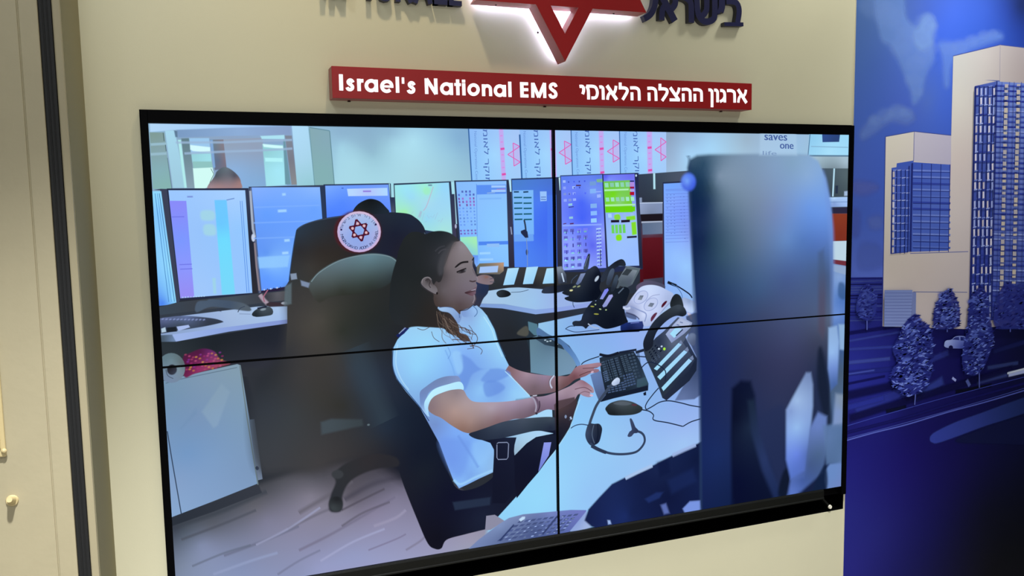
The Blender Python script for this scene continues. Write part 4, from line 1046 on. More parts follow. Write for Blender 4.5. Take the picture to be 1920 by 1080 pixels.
('P',[-927,-305,-851,-290,-826,-252,-832,-218,-881,-262],(70,80,92),1,15.9,0.8)]),
    ('patterned_cloth', 'pink and gold patterned cloth shown lying on the low cabinet', [('P',[-1161,23,-1144,34,-1107,45,-1076,34,-1062,11,-1034,-5,-1081,-15,-1132,-26,-1160,-33],[[-1153,-9,92,28,68],[-1115,34,80,28,64],[-1086,29,108,44,108],[-1124,-12,140,48,100],[-1074,-8,156,72,96],[-1044,-8,128,64,80]],1,4.4,1),
('E',[-1154,31,3,1,1,-2],(176,72,108),3.3,0.6),
('E',[-1102,-5,3,1,1,-2],(208,136,56),3.3,0.6),
('E',[-1149,10,3,1,1,-2],(140,56,160),3.3,0.6),
('E',[-1095,23,3,1,1,-2],(200,88,136),3.3,0.6),
('E',[-1145,-12,3,1,1,-2],(224,160,64),3.3,0.6),
('E',[-1091,1,3,1,1,-2],(160,44,112),3.3,0.6),
('E',[-1138,16,3,1,1,-2],(176,72,108),3.3,0.6),
('E',[-1083,29,3,1,1,-2],(208,136,56),3.3,0.6),
('E',[-1133,-6,3,1,1,-2],(140,56,160),3.3,0.6),
('E',[-1079,7,3,1,1,-2],(200,88,136),3.3,0.6),
('E',[-1126,22,3,1,1,-2],(224,160,64),3.3,0.6),
('E',[-1074,-15,3,1,1,-2],(160,44,112),3.3,0.6),
('E',[-1121,0,3,1,1,-2],(176,72,108),3.3,0.6),
('E',[-1067,13,3,1,1,-2],(208,136,56),3.3,0.6),
('E',[-1114,28,3,1,1,-2],(140,56,160),3.3,0.6),
('E',[-1062,-9,3,1,1,-2],(200,88,136),3.3,0.6),
('E',[-1109,6,3,1,1,-2],(224,160,64),3.3,0.6),
('E',[-1055,19,3,1,1,-2],(160,44,112),3.3,0.6),
('E',[-1104,-16,3,1,1,-2],(176,72,108),3.3,0.6),
('E',[-1151,-1,3,1,1,-2],(208,136,56),3.3,0.6),
('E',[-1097,12,3,1,1,-2],(140,56,160),3.3,0.6),
('E',[-1144,26,3,1,1,-2],(200,88,136),3.3,0.6),
('E',[-1093,-10,3,1,1,-2],(224,160,64),3.3,0.6),
('E',[-1140,5,3,1,1,-2],(160,44,112),3.3,0.6),
('E',[-1085,18,3,1,1,-2],(176,72,108),3.3,0.6),
('E',[-1135,-17,3,1,1,-2],(208,136,56),3.3,0.6),
('E',[-1081,-4,3,1,1,-2],(140,56,160),3.3,0.6),
('E',[-1128,11,3,1,1,-2],(200,88,136),3.3,0.6),
('E',[-1073,24,3,1,1,-2],(224,160,64),3.3,0.6),
('E',[-1123,-11,3,1,1,-2],(160,44,112),3.3,0.6),
('E',[-1069,2,3,1,1,-2],(176,72,108),3.3,0.6),
('E',[-1116,17,3,1,1,-2],(208,136,56),3.3,0.6),
('E',[-1061,30,3,1,1,-2],(140,56,160),3.3,0.6),
('E',[-1111,-5,3,1,1,-2],(200,88,136),3.3,0.6),
('E',[-1057,8,3,1,1,-2],(224,160,64),3.3,0.6),
('E',[-1104,23,3,1,1,-2],(160,44,112),3.3,0.6),
('E',[-1153,-12,3,1,1,-2],(176,72,108),3.3,0.6),
('E',[-1099,1,3,1,1,-2],(208,136,56),3.3,0.6),
('E',[-1146,16,3,1,1,-2],(140,56,160),3.3,0.6),
('E',[-1092,29,3,1,1,-2],(200,88,136),3.3,0.6),
('E',[-1142,-6,3,1,1,-2],(224,160,64),3.3,0.6),
('E',[-1087,7,3,1,1,-2],(160,44,112),3.3,0.6),
('E',[-1134,22,3,1,1,-2],(176,72,108),3.3,0.6),
('E',[-1083,-15,3,1,1,-2],(208,136,56),3.3,0.6),
('E',[-1130,0,3,1,1,-2],(140,56,160),3.3,0.6),
('E',[-1075,13,3,1,1,-2],(200,88,136),3.3,0.6)]),
    ('paper_roll', 'white paper roll shown lying on the low cabinet', [('E',[-1193,-4,36,-3,-2,-43],[[-1208,19,100,124,136],[-1192,17,108,132,144],[-1174,-7,120,140,152],[-1197,-29,116,136,164],[-1166,8,92,106,112]],2.2,1),
('E',[-1192,-9,13,-1,-1,-15],[[-1196,-6,36,36,44],[-1185,-19,56,60,76]],3,1),
('L',[-1208,-7,-1204,-25,-1190,-35],2.1,(76,88,108),1,1.5,1)]),
    ('office_chair', 'dark office chair back with round star emblem shown behind the person in white', [('P',[-834,365,-827,383,-799,398,-744,412,-664,421,-579,426,-499,421,-469,407,-449,387,-438,360,-434,303,-492,87,-539,-62,-713,-47,-862,-34,-868,112,-859,223,-844,318],[[-823,371,44,56,70],[-760,398,42,50,60],[-680,408,44,42,52],[-826,317,44,44,48],[-763,315,48,44,42],[-550,406,34,42,56],[-483,388,32,40,58],[-534,356,28,32,50],[-570,291,30,34,52],[-777,-42,60,59,57],[-856,-35,56,57,58],[-502,305,36,34,44],[-796,268,58,56,54],[-845,222,52,56,58],[-700,312,46,42,40],[-834,109,67,65,62],[-773,73,71,66,56],[-840,-20,60,60,60],[-692,100,46,48,44],[-610,95,38,42,42],[-714,-64,60,58,52],[-616,-72,40,46,52],[-751,-177,56,57,58]],1,1.6,1),
('P',[-662,429,-650,448,-630,461,-607,467,-581,460,-562,442,-552,424,-599,420,-648,418],[[-647,437,32,38,42],[-607,462,20,24,28],[-565,432,32,42,54]],1,1.3,1),
('L',[-829,380,-799,397,-740,410,-664,419],2.3,(70,86,110),1,1.6,0.7),
('L',[-834,361,-846,302,-858,231],1.9,(44,74,120),1,1.6,1),
('E',[-649,368,72,-2,-2,-65],(76,32,40),9.7,0.9),
('E',[-645,368,66,-2,-2,-62],[[-697,393,196,184,224],[-644,427,212,188,216],[-584,367,204,180,216],[-648,307,200,176,220],[-698,345,196,172,212]],1.6,1),
('E',[-645,368,59,-2,-2,-55],[[-689,376,164,180,232],[-646,369,132,168,236],[-616,391,156,184,232],[-648,324,148,168,228],[-644,416,176,192,232],[-601,358,168,176,228]],4.9,1),
('L',[-653,406,-667,352],5.5,(80,20,44),0,1,1),
('L',[-667,352,-615,361],5.5,(80,20,44),0,1,1),
('L',[-615,361,-653,406],5.6,(80,20,44),0,1,1),
('L',[-675,383,-621,392],5.5,(80,20,44),0,1,1),
('L',[-621,392,-638,339],5.5,(80,20,44),0,1,1),
('L',[-638,339,-675,383],5.5,(80,20,44),0,1,1),
('E',[-649,393,4,0,0,-4],(228,184,192),2.3,1),
('E',[-630,386,4,0,0,-4],(228,184,192),2.3,1),
('E',[-665,379,4,0,0,-4],(228,184,192),2.3,1),
('E',[-624,365,4,0,0,-4],(228,184,192),2.3,1),
('E',[-660,359,4,0,0,-4],(228,184,192),2.3,1),
('E',[-641,351,4,0,0,-4],(228,184,192),2.3,1),
('C', 'MAGEN DAVID ADOM IN ISRAEL', [-645.3, 368.1, 57.5, -1.6, -1.9, -53.9], 170, -6, 9.1, (36, 28, 80), 0),
('C', 'מגן דוד אדום בישראל', [-645.3, 368.1, 50.6, -1.4, -1.7, -47.4], -22, -170, 8.8, (52, 44, 92), 1),
('E',[-594,389,3,0,0,-3],(44,28,80),0.8,1),
('E',[-699,376,3,0,0,-3],(44,28,80),0.8,1)]),
    ('office_chair', 'large dark office chair shown blurred around the person in white', [('P',[-861,207,-736,201,-607,186,-494,19,-466,-189,-453,-365,-508,-437,-625,-357,-724,-344,-806,-362,-885,-352,-968,-333,-986,-200,-968,-73,-925,-29,-884,32,-868,112],[[-832,174,60,59,59],[-812,76,70,67,63],[-772,105,73,70,65],[-743,21,64,62,59],[-777,-25,61,59,57],[-709,68,48,51,46],[-610,95,39,43,43],[-543,90,38,41,44],[-714,-64,57,57,59],[-633,-104,46,57,74],[-673,-51,52,61,73],[-588,-245,37,48,64],[-584,-143,40,48,62],[-781,-124,58,57,55],[-718,-163,50,50,47],[-752,-226,56,56,59],[-518,-218,26,35,51],[-488,-343,22,28,44],[-463,-408,26,32,44],[-458,-524,21,23,40],[-425,-636,18,18,30],[-367,-501,18,20,42],[-278,-587,28,34,56],[-162,-475,21,23,40],[-84,-394,20,24,46],[-524,-391,26,30,44],[-591,-348,37,38,46],[-723,-297,57,56,58],[-624,-309,46,46,51],[-546,-11,35,38,46],[-930,-150,53,58,66],[-947,-11,38,41,46],[-935,-76,46,50,56],[-914,-290,60,63,69],[-851,-298,61,62,65],[-862,-181,58,62,66],[-841,-52,60,59,60],[-869,15,53,54,58],[-789,-340,64,62,64],[-974,-267,58,62,68]],1,46.9,1),
('P',[-795,226,-766,254,-701,286,-619,300,-557,291,-530,270,-490,154,-537,22,-548,-78,-523,-140,-462,-203,-440,-262,-413,-317,-366,-462,-303,-483,-228,-448,-217,-377,-8,-310,15,-335,-25,-401,-124,-505,-231,-603,-250,-624,-288,-629,-334,-633,-396,-641,-415,-667,-437,-665,-461,-641,-494,-554,-531,-446,-554,-366,-580,-306,-601,-244,-635,-155,-668,-51,-694,34,-708,101,-746,152,-784,184,-805,211],[[-832,174,60,59,59],[-812,76,70,67,63],[-772,105,73,70,65],[-743,21,64,62,59],[-777,-25,61,59,57],[-709,68,48,51,46],[-610,95,39,43,43],[-543,90,38,41,44],[-714,-64,57,57,59],[-633,-104,46,57,74],[-673,-51,52,61,73],[-588,-245,37,48,64],[-584,-143,40,48,62],[-781,-124,58,57,55],[-718,-163,50,50,47],[-752,-226,56,56,59],[-518,-218,26,35,51],[-488,-343,22,28,44],[-463,-408,26,32,44],[-458,-524,21,23,40],[-425,-636,18,18,30],[-367,-501,18,20,42],[-278,-587,28,34,56],[-162,-475,21,23,40],[-84,-394,20,24,46],[-524,-391,26,30,44],[-591,-348,37,38,46],[-723,-297,57,56,58],[-624,-309,46,46,51],[-546,-11,35,38,46],[-930,-150,53,58,66],[-947,-11,38,41,46],[-935,-76,46,50,56],[-914,-290,60,63,69],[-851,-298,61,62,65],[-862,-181,58,62,66],[-841,-52,60,59,60],[-869,15,53,54,58],[-789,-340,64,62,64],[-974,-267,58,62,68]],1,2.4,1),
('P',[-802,210,-785,237,-753,263,-701,286,-619,300,-563,293,-532,273,-541,244,-556,208,-607,186,-672,178,-737,175,-776,161],[[-766,250,90,106,112],[-701,277,96,118,128],[-619,293,100,132,144],[-545,274,84,108,116],[-735,217,74,84,84],[-637,253,82,103,108],[-572,234,62,76,80],[-622,211,54,64,62],[-704,191,52,56,51],[-547,224,48,58,62],[-607,186,42,46,44],[-776,178,60,62,58]],1,6.3,1),
('L',[-794,223,-766,252,-701,285,-619,298,-560,291,-532,273],2.9,(124,148,156),1,1.6,0.8),
('P',[-854,250,-836,251,-834,233,-852,231],(132,148,172),0,3.1,1),
('P',[-827,230,-797,219,-802,205,-823,213],(124,140,168),0,4.7,1),
('P',[-870,215,-851,226,-854,159,-876,152],(92,108,116),0,6.2,0.8),
('L',[-672,16,-633,-104,-587,-228],56,(52,66,78),0,49.4,0.6),
('P',[-784,-206,-752,-200,-654,-212,-651,-231,-786,-246],[[-752,-218,70,82,90],[-670,-219,60,70,76]],0,9.8,0.8),
('E',[-638,-231,4,0,0,-3],(96,112,120),2.5,1),
('P',[-748,-372,-708,-343,-624,-326,-557,-345,-549,-374,-606,-374,-660,-384,-702,-405,-725,-443,-730,-492,-763,-492,-770,-469,-761,-436,-746,-401],[[-725,-365,46,48,52],[-642,-352,48,46,50],[-746,-473,44,47,54],[-583,-359,42,42,48]],1,8.3,1),
('E',[-747,-469,21,-3,-1,-24],[[-754,-476,58,64,68],[-745,-456,34,36,40]],6.7,1),
('E',[-739,-376,18,-2,0,-14],(58,61,66),6.6,1),
('P',[-377,-518,-239,-520,-243,-546,-368,-546],(40,52,76),0,7.2,0.8),
('P',[-259,-581,-229,-582,-193,-609,-245,-632,-264,-630],(140,140,164),0,1.8,1)]),
    ('person', 'person in white uniform shirt shown seated typing on the screen', [('P',[-191.8,-60.1,-169.8,-83.3,-130.6,-104.6,-79.2,-119.9,-9.6,-133.4,17.9,-135.9,45.6,-136.5,69.8,-112.8,89.9,-105.3,128.2,-103,162.8,-102.2,168.8,-112,154.5,-118.3,142.2,-120.9,160.5,-126.2,154.3,-135,127.9,-136.4,109.6,-144.1,85.4,-149.3,65.3,-154.9,41.2,-171.1,-2.4,-187.2,-61,-190.6,-109.1,-186,-155.7,-134.7,-185,-92.7],[[-164,-98,132,102,108],[-108,-117,164,140,156],[-41,-134,148,128,154],[-80,-165,116,98,108],[-137,-142,140,116,132],[8,-150,140,112,120],[27,-170,108,80,84],[78,-123,148,112,124],[68,-140,116,76,84],[128,-109,168,132,144],[138,-128,148,112,128]],1,1.5,1),
('L',[97.8,-117.1,128.1,-117.9,154.5,-118.3],2.1,(92,60,68),1,1,1),
('L',[85.5,-140.1,113.8,-131.5,134,-129.5],2.5,(96,56,60),1,1.2,1),
('E',[134,-132.3,5.8,1.1,1,-3.1],(208,176,196),1.2,1),
('L',[-7.6,-131.7,-19.5,-143.5,-23.6,-157.7,-16,-174.9],5.3,(192,200,224),1,1.9,1),
('L',[-13.4,-131.2,-25.4,-146.6,-25.6,-164.8],1.9,(92,80,96),1,0.9,1),
('P',[-404.2,129,-383.2,126.1,-355.2,114.1,-334.1,104.2,-301.6,114.3,-276.1,121.5,-258.3,106.5,-240.5,84.5,-217.6,40.9,-205.6,-4.1,-184.2,-53.6,-169.8,-83.3,-183.3,-101.8,-166.6,-112.2,-144.5,-141.1,-97.7,-192.5,-80.6,-206.9,-157.2,-213.7,-78.6,-201.7,-42.2,-232.7,-17,-248.2,-15.5,-277.9,-77.9,-280.3,-154.5,-275.5,-63,-315,-8.3,-330.5,-76.9,-335.4,-112,-353.3,-155.7,-390.1,-159.7,-347.6,-225.7,-350.6,-232.2,-436.8,-281.9,-451.9,-319,-464.9,-350.3,-474.9,-368.6,-445.5,-389.6,-385.7,-412.8,-315.6,-439.6,-261.6,-472.7,-193.7,-516,-137.7,-545.4,-93.9,-556.7,-50.4,-555.2,-1.5,-538.1,29.3,-499.4,67.1,-457.7,81.3,-414,88.7],[[-528,22,151,207,248],[-539,-62,144,195,244],[-479,-67,147,211,251],[-442,15,154,215,251],[-389,46,151,203,246],[-369,113,147,176,216],[-298,92,140,172,224],[-254,71,154,211,248],[-228,-1,151,211,251],[-201,-56,147,203,248],[-355,-8,140,192,248],[-320,-46,126,172,244],[-284,-84,123,168,236],[-322,-116,119,161,228],[-268,-156,144,199,248],[-193,-128,130,176,240],[-212,-162,119,161,232],[-156,-176,147,203,248],[-348,-79,133,184,248],[-362,-270,126,172,244],[-398,-302,119,161,236],[-364,-376,119,161,240],[-309,-366,130,180,248],[-274,-406,140,192,248],[-272,-334,123,172,240],[-348,-450,133,184,248],[-311,-437,123,168,236],[-424,-255,116,145,204],[-43,-260,168,215,248],[-121,-334,168,207,236],[-63,-326,172,211,244],[-151,-376,154,184,208],[-228,-36,144,195,244]],0,1.7,1),
('P',[-335.8,-34.3,-301.9,-51,-266.3,-85.7,-201.7,-91.2,-164.7,-112.3,-221.2,-134,-267.1,-124.5,-238.8,-88,-294,-100.9,-322.4,-151,-348.6,-117,-327.9,-80.4],(103,145,224),1,8.8,0.7),
('P',[-258.2,-135.9,-221.1,-128.7,-184.3,-155.3,-212.8,-175.8,-250,-179.3],(103,145,224),1,9,0.7),
('P',[-362.4,-28.7,-333.8,-27.5,-327.9,-80.4,-346.3,-96.2],(158,211,251),1,10.5,0.5),
('P',[-412.8,-315.6,-362.4,-305.7,-308.5,-329.9,-328.9,-416.8,-365.5,-429.8],(109,149,232),1,24.7,0.5),
('P',[-299.4,-331,-234.4,-320.7,-235.6,-374.7,-282.7,-404.8],(147,199,251),1,21.7,0.5),
('L',[-349.5,-298.3,-309.3,-365.5,-282.9,-413.8],7.2,(105,145,224),1,7.2,0.5),
('L',[-367.7,-443.8,-344.5,-461.4,-292.8,-445,-233,-429.4],7.2,(158,211,251),1,5.4,0.8),
('L',[-552.4,6.7,-555.9,-50.5,-543.7,-94,-512.6,-138,-469.3,-197.5,-444.3,-240.2],2.7,(49,76,122),1,1.4,1),
('L',[-538.6,14.1,-545.5,-44.6,-531.8,-93.4,-507.3,-133.3],3,(183,226,251),1,2.5,0.7),
('L',[-253.4,83.5,-226.8,39.8,-213,-3.5,-191.7,-53],2.7,(190,234,251),1,1.8,0.8),
('L',[-240.5,84.5,-215.8,37.2,-201.9,-6.1,-180.5,-53.9],2.1,(52,84,122),1,1.4,0.8),
('L',[-183.3,-101.8,-144.5,-141.1,-97.7,-192.5],2.2,(186,230,251),0,1.8,1),
('L',[-385.2,-14.8,-363.5,-68.6,-353.7,-106.1],3.8,(119,172,236),1,3.5,0.7),
('L',[-376.1,-6.8,-367.8,-28.3,-377.1,-44.9],2.1,(98,145,212),1,1.7,0.7),
('P',[-403.4,116.7,-392.7,125.2,-369.4,120.7,-348.5,115.9,-332.9,104.8,-328.1,86.6,-339.2,66.8,-354.6,83.2,-380.3,105.1],[[-387,118,158,192,232],[-343,108,137,168,216],[-335,85,123,153,204]],1,3.5,1),
('L',[-400.5,122.3,-378.9,123.4,-353.9,117.7,-337.9,104.5,-334.7,85],2.8,(80,111,165),1,1.7,1),
('P',[-328.8,105.7,-303,114.7,-289.9,122.7,-277.4,107.8,-275.9,91.8,-300,86.3,-321.9,87.6],[[-316,101,126,157,212],[-284,108,151,192,240]],1,3.5,1),
('L',[-290,121.6,-276.7,107.8,-275.8,95.3,-285.3,85.3],2.5,(80,119,169),1,1.4,1),
('P',[-538,32.7,-530.8,45.6,-514.8,68.2,-504.4,72.5,-502.9,64,-515.4,47.9],[[-527,45,28,38,90],[-510,68,52,57,114]],0,1.7,1),
('L',[-536.9,39.3,-509.7,67.8],2.5,(123,134,173),0,1.4,1),
('P',[-543.3,43,-515.1,58.6,-503.6,70.3,-499.8,62.5,-515.4,48.6,-536,35],[[-536,39,24,34,90],[-510,63,31,42,98]],0,2,1),
('L',[-533.1,47.3,-520.2,58.9,-507.2,68],2.7,(140,161,200),0,1.7,1),
('P',[-472.7,-159,-469.7,-141.1,-454,-129.2,-419.5,-109.3,-388.2,-101.1,-358.1,-101.4,-343.1,-105.2,-337.2,-122.9,-370.1,-126.1,-401.5,-130.5,-425.3,-138,-442.3,-148.6,-450.7,-164.2,-455.6,-185.1,-448.3,-210.3,-446.3,-225.8,-468.2,-196],[[-456,-147,112,136,188],[-393,-113,116,136,180],[-348,-110,128,148,196],[-465,-181,116,148,204],[-449,-208,168,208,248]],1,1.4,1),
('P',[-337.2,-122.9,-327.7,-149.8,-364.3,-146.3,-402.1,-153.7,-426,-164.8,-438.9,-183.7,-445.9,-210.5,-442.7,-228,-456.1,-203.3,-458.6,-181.7,-448.8,-162.6,-425.3,-139.2,-382.7,-128],[[-394,-141,188,236,255],[-340,-135,180,232,255],[-439,-166,188,240,255],[-452,-199,168,216,252]],1,1.1,1),
('P',[-445.7,-204.4,-441.3,-180.4,-425.9,-162.4,-395.8,-151.9,-364.3,-146.3,-329.6,-149.6,-314.3,-174.6,-292.3,-192.4,-237.4,-199.8,-185,-203.2,-131.7,-202.2,-84.5,-198.6,-43.6,-198.2,-5.7,-190.3,18.7,-182.9,50.2,-172.9,74.9,-160.9,92.6,-156,113.8,-167.8,135,-186.1,139.9,-201.1,134.9,-205.8,124.2,-203.5,131.2,-215.3,120.5,-218.9,99.2,-212.2,81.5,-203.9,63.7,-225,31.9,-241.3,-3,-250.7,-37.5,-245.8,-78.7,-258.2,-119.4,-266.7,-159.6,-266.2,-212.9,-278.1,-258.9,-290,-304.3,-295.5,-323.5,-292.1,-342.4,-282.4,-373.5,-260.3,-404.3,-234.6,-427.6,-221.7],[[-434,-192,135,117,124],[-395,-170,155,137,139],[-350,-157,143,129,135],[-324,-195,170,152,155],[-360,-218,174,148,143],[-334,-274,143,113,104],[-307,-259,159,133,128],[-232,-222,170,156,170],[-157,-212,162,145,170],[-100,-209,159,141,162],[-214,-260,135,109,116],[-271,-290,120,98,97],[-139,-250,124,105,120],[-81,-238,112,94,112],[-22,-207,151,129,155],[17,-193,166,145,162],[-3,-233,124,103,128],[67,-174,162,137,155],[37,-213,143,121,139],[107,-164,143,105,120],[129,-194,170,141,155],[87,-190,170,148,166],[107,-207,162,137,159]],1,1.4,1),
('L',[67.6,-186.3,103,-183.1,131.4,-198.9],2.5,(104,74,89),1,1.5,1),
('L',[81.5,-204.6,102.9,-197.5,124.2,-203.5],2.3,(120,90,104),1,1.5,1),
('E',[129.8,-213.2,6.8,-1.9,-0.8,-3.4],(216,184,208),1.6,1),
('L',[-81.1,-196.4,-69.8,-214.8,-66,-234.5,-73.2,-255],7.9,(104,86,108),1,1.9,1),
('L',[-92.6,-195.3,-81.3,-207.3,-74.8,-230.4,-78.5,-249.3],5.2,(162,156,178),1,1.9,1),
('L',[-63,-212.3,-61.9,-231.7,-70.4,-250.1],2.8,(50,39,58),1,1.1,1),
('L',[-87.8,-193.8,-70.8,-193.6],3.7,(194,196,213),0,1.9,1),
('E',[-74.5,-254.8,4.3,-0.5,-0.1,-4],(56,48,60),1.1,1),
('P',[-412.4,207.8,-382.8,247.8,-359.9,302.1,-346.7,329.3,-332.2,332.3,-319.7,326.7,-305.6,311.3,-291.5,290,-281.6,274.3,-286.7,262.9,-278.6,245.1,-280.1,229.4,-272.1,210.8,-271.2,200.9,-277.6,195.3,-273.4,187,-277,173.1,-279.9,159.2,-277,141.4,-284.3,128.4,-303,115.4,-330.6,106.5,-332.7,95.4,-357.5,118.6,-382.5,122.9,-400.4,123.3,-414.5,130,-419.3,149.4,-420.6,166.7],[[-346,324,110,101,105],[-325,313,139,131,139],[-301,281,132,124,129],[-347,291,123,114,119],[-369,250,110,101,105],[-295,230,120,113,119],[-358,198,107,98,103],[-385,174,97,90,95],[-360,147,96,86,91],[-314,187,115,106,117],[-280,208,123,114,125],[-404,132,72,62,61],[-352,116,86,75,74],[-307,130,97,86,91],[-286,152,110,101,112],[-334,128,85,73,76],[-378,109,71,59,57],[-412,153,71,62,61],[-321,214,116,109,117],[-388,225,72,67,71],[-342,94,72,59,57]],1,1.4,1),
('P',[-458.3,203.1,-454.5,213.2,-445.5,220.3,-433.2,221.1,-424.5,215.2,-421.4,201.3,-411.1,190.4,-405.3,179.8,-407,168.8,-415.3,166.4,-427.5,174,-441.3,183.4,-451.6,192.5],[[-445,211,104,98,103],[-428,193,113,108,113],[-437,210,58,54,57],[-413,176,116,111,117],[-428,214,97,91,96],[-423,198,83,77,79]],1,1.4,1),
('L',[-454.8,202.9,-452.7,213.8,-442,219.5,-431.5,219,-423.6,211.7],2.7,(132,127,132),1,1.4,1),
('L',[-444.1,209.3,-435.2,214,-428.3,206.8,-432.2,194.9,-427.1,186.1],3.1,(47,41,44),1,1.7,0.8),
('L',[-458.6,194.5,-444.9,181.8,-427.5,172.3,-415.3,165.8],2,(58,50,52),1,1.4,1),
('E',[-407.1,167.7,2.8,-0.1,-0.1,-4.1],(28,22,24),1.4,1),
('L',[-345.2,245.5,-334.1,255.5,-320.6,261.9,-300.9,263.2],6.2,(33,31,34),1,1.7,1),
('L',[-344.1,244.4,-332.5,249.1,-314.3,251.2],2.4,(139,134,139),1,1.7,0.6),
('L',[-340.9,231.4,-325.5,237,-308.7,241.9],4.9,(28,25,28),1,1.4,1),
('P',[-338.3,231,-325.6,235.6,-308.7,240.5,-310.4,232.5,-320.3,228.4,-331.2,228.2],[[-336,231,85,82,88],[-317,236,45,42,47],[-324,234,34,32,37],[-311,237,109,108,115]],1,1,1),
('L',[-339.5,229.6,-325.7,228,-311.1,232.2],2.1,(66,59,62),1,1,0.8),
('P',[-286.7,262.9,-281.6,274.3,-280.6,257.5,-275,245,-279,229.4,-282.5,236.5,-287,249],[[-286,246,34,39,61],[-282,260,60,65,81]],1,1.4,1),
('L',[-288.4,266.5,-281.6,276.7],4.2,(33,36,51),0,1.4,1),
('L',[-287.2,240.2,-283.8,229.6,-274.9,215.2],3.5,(94,86,95),1,3.5,0.6),
('L',[-299.1,202.3,-288.2,198.9,-277.1,201.2],4.6,(71,59,64),1,1.8,1),
('L',[-274.9,215.2,-271.1,206.2,-272.3,199.2],2.5,(145,137,149),1,1.8,0.8),
('P',[-316.4,164.6,-301.7,170.2,-288.7,174.4,-277.5,181.9,-275.9,174.8,-279.7,169,-278,161.9,-289.2,152.6,-302,157.5],[[-311,163,72,52,59],[-293,171,97,75,85],[-282,177,113,91,102],[-297,157,104,75,86],[-282,160,113,91,108]],1,1.4,1),
('P',[-299.8,170.1,-288.8,173,-277.3,176.6,-278.9,171.1,-288.8,169.5],(148,142,159),0,1.4,1),
('L',[-315.7,163.9,-301.8,165.2,-288.9,168.1,-279.7,169],2.3,(56,36,44),1,1.1,1),
('L',[-284.4,155.9,-284,141.8,-289.8,129.7],2.3,(151,144,156),1,1.4,0.8),
('L',[-281.7,159.2,-278.1,141.4,-284.2,130.5],2.3,(47,42,54),1,1.1,0.8),
('L',[-336,107.9,-310.4,109.8,-289.9,122.7],2.5,(47,37,39),1,1.8,1),
('P',[-439.9,355.4,-429.3,358.5,-413.4,362.8,-393.9,364.3,-374.4,361.7,-356.7,355.4,-342.7,344.7,-328.6,332.2,-334.1,328.9,-346.7,326.5,-357.9,310.7,-370.1,294.9,-376.6,278.6,-382.5,258.2,-383.8,237.5,-387.1,220.4,-393.9,205.1,-401.9,202.1,-408.9,205.9,-418,194.2,-421.2,208.2,-431.4,221.7,-445.5,221,-457.4,209.9,-459.2,196.3,-450.1,185.5,-434.5,174.4,-418.9,164.9,-419.3,149.4,-414.5,131.8,-404.2,117.3,-393.7,109.7,-368.7,102.9,-351.1,82.5,-339,60.6,-334.1,35.6,-316,30.7,-305.2,19.3,-301.9,5.6,-331,14.1,-352.5,29.8,-374,38.4,-388,53.4,-416.5,58.9,-448.3,62.8,-472.9,66.2,-493.9,65.9,-507.9,63.4,-524.9,73.2,-548.7,85,-561.3,120,-558.3,160.6,-555.2,201.1,-545.3,244.6,-534,277.9,-524.3,311.3,-509.7,341.2,-488.4,360.8,-464.1,362.8],[[-433,345,34,38,42],[-389,358,32,39,44],[-354,351,44,50,56],[-337,337,52,52,56],[-484,354,36,40,42],[-529,273,32,36,39],[-506,189,36,40,42],[-435,286,39,42,46],[-382,301,50,52,58],[-386,267,56,58,64],[-398,226,46,46,50],[-410,235,42,44,48],[-462,220,34,38,40],[-473,136,38,40,42],[-526,89,38,42,46],[-439,118,42,40,39],[-406,81,44,40,40],[-370,79,56,48,48],[-353,52,62,52,49],[-318,24,72,60,56],[-475,77,40,40,40]],1,2.5,1),
('L',[-410.2,102.4,-408,90.1,-407.1,77.5,-404.2,63.9,-398.4,53.1,-394.2,45.5,-394.3,37.3,-394.4,26,-389.1,14.3,-381.3,5.8],2.6,(100,88,80),1,1.2,0.7402485830683555),
('L',[-409.9,111.1,-408.9,98.6,-406.6,83.2,-398.7,70.8,-390.6,65.1,-389.7,60.4,-392.5,50.1,-387.5,36.4,-374.5,27.3,-367.4,23.8],2,(110,96,88),1,1.2,0.6069969571784632),
('L',[-405.9,107.9,-401.4,98.4,-398.1,87.8,-392.6,76.2,-384.2,67.5,-377.7,61.9,-375.6,55.3,-373.1,45.6,-365,35.6,-354.6,28.9],2.6,(74,62,58),1,1.2,0.7352292263288704),
('L',[-400.1,109.4,-396.2,97.7,-392.5,91.1,-391.7,84.4,-391.5,74.9,-387.7,64.8,-381.4,57.9,-378.7,53.3,-380.6,46.9,-380.2,37.6],2,(100,88,80),1,1.2,0.803537790722679),
('L',[-405.4,108.8,-397.8,95.9,-391.2,88.2,-387.7,79.6,-383.9,67.9,-375.6,56.6,-365.8,49,-360.9,43.3,-360.1,34.9,-355.2,23.7],2.1,(82,68,62),1,1.2,0.8045282252753965),
('L',[-400.3,104.8,-396,89.3,-389.1,76.9,-381.3,68.8,-376.9,62.1,-375,52.6,-369.6,41,-359.7,31.6,-351.8,25.7,-350.4,19.4],2,(50,42,40),1,1.2,0.8457508953285267),
('L',[-392.8,99.7,-390.3,88.9,-385.4,79.1,-378.6,72.9,-374.2,69.2,-373.5,63.7,-371.2,55.2,-363.5,47.3,-355.3,43.1,-353.5,40.1],2,(74,62,58),1,1.2,0.8828427159497679),
('L',[-390,96.1,-387.5,89.8,-386.4,79,-380.5,66.9,-370.4,60.6,-365.1,59,-367.5,54,-367,43.2,-355.7,33.3,-343.1,29.7],1.7,(74,62,58),1,1.2,0.7481906498906797),
('L',[-394.1,94.1,-387.7,89,-384.2,82.5,-379.5,72.6,-370.2,64.2,-360.4,60.4,-356.5,57.7,-355.7,51,-349,41.7,-335.9,35.3],2.2,(74,62,58),1,1.2,0.670632890541672),
('L',[-388,100.2,-384.5,90,-383.7,79.6,-381.7,66.3,-375.3,54.6,-368.5,47.6,-367.4,41.5,-369.2,31.7,-365.2,19.6,-355.2,10.3],1.9,(100,88,80),1,1.2,0.6486634406710814),
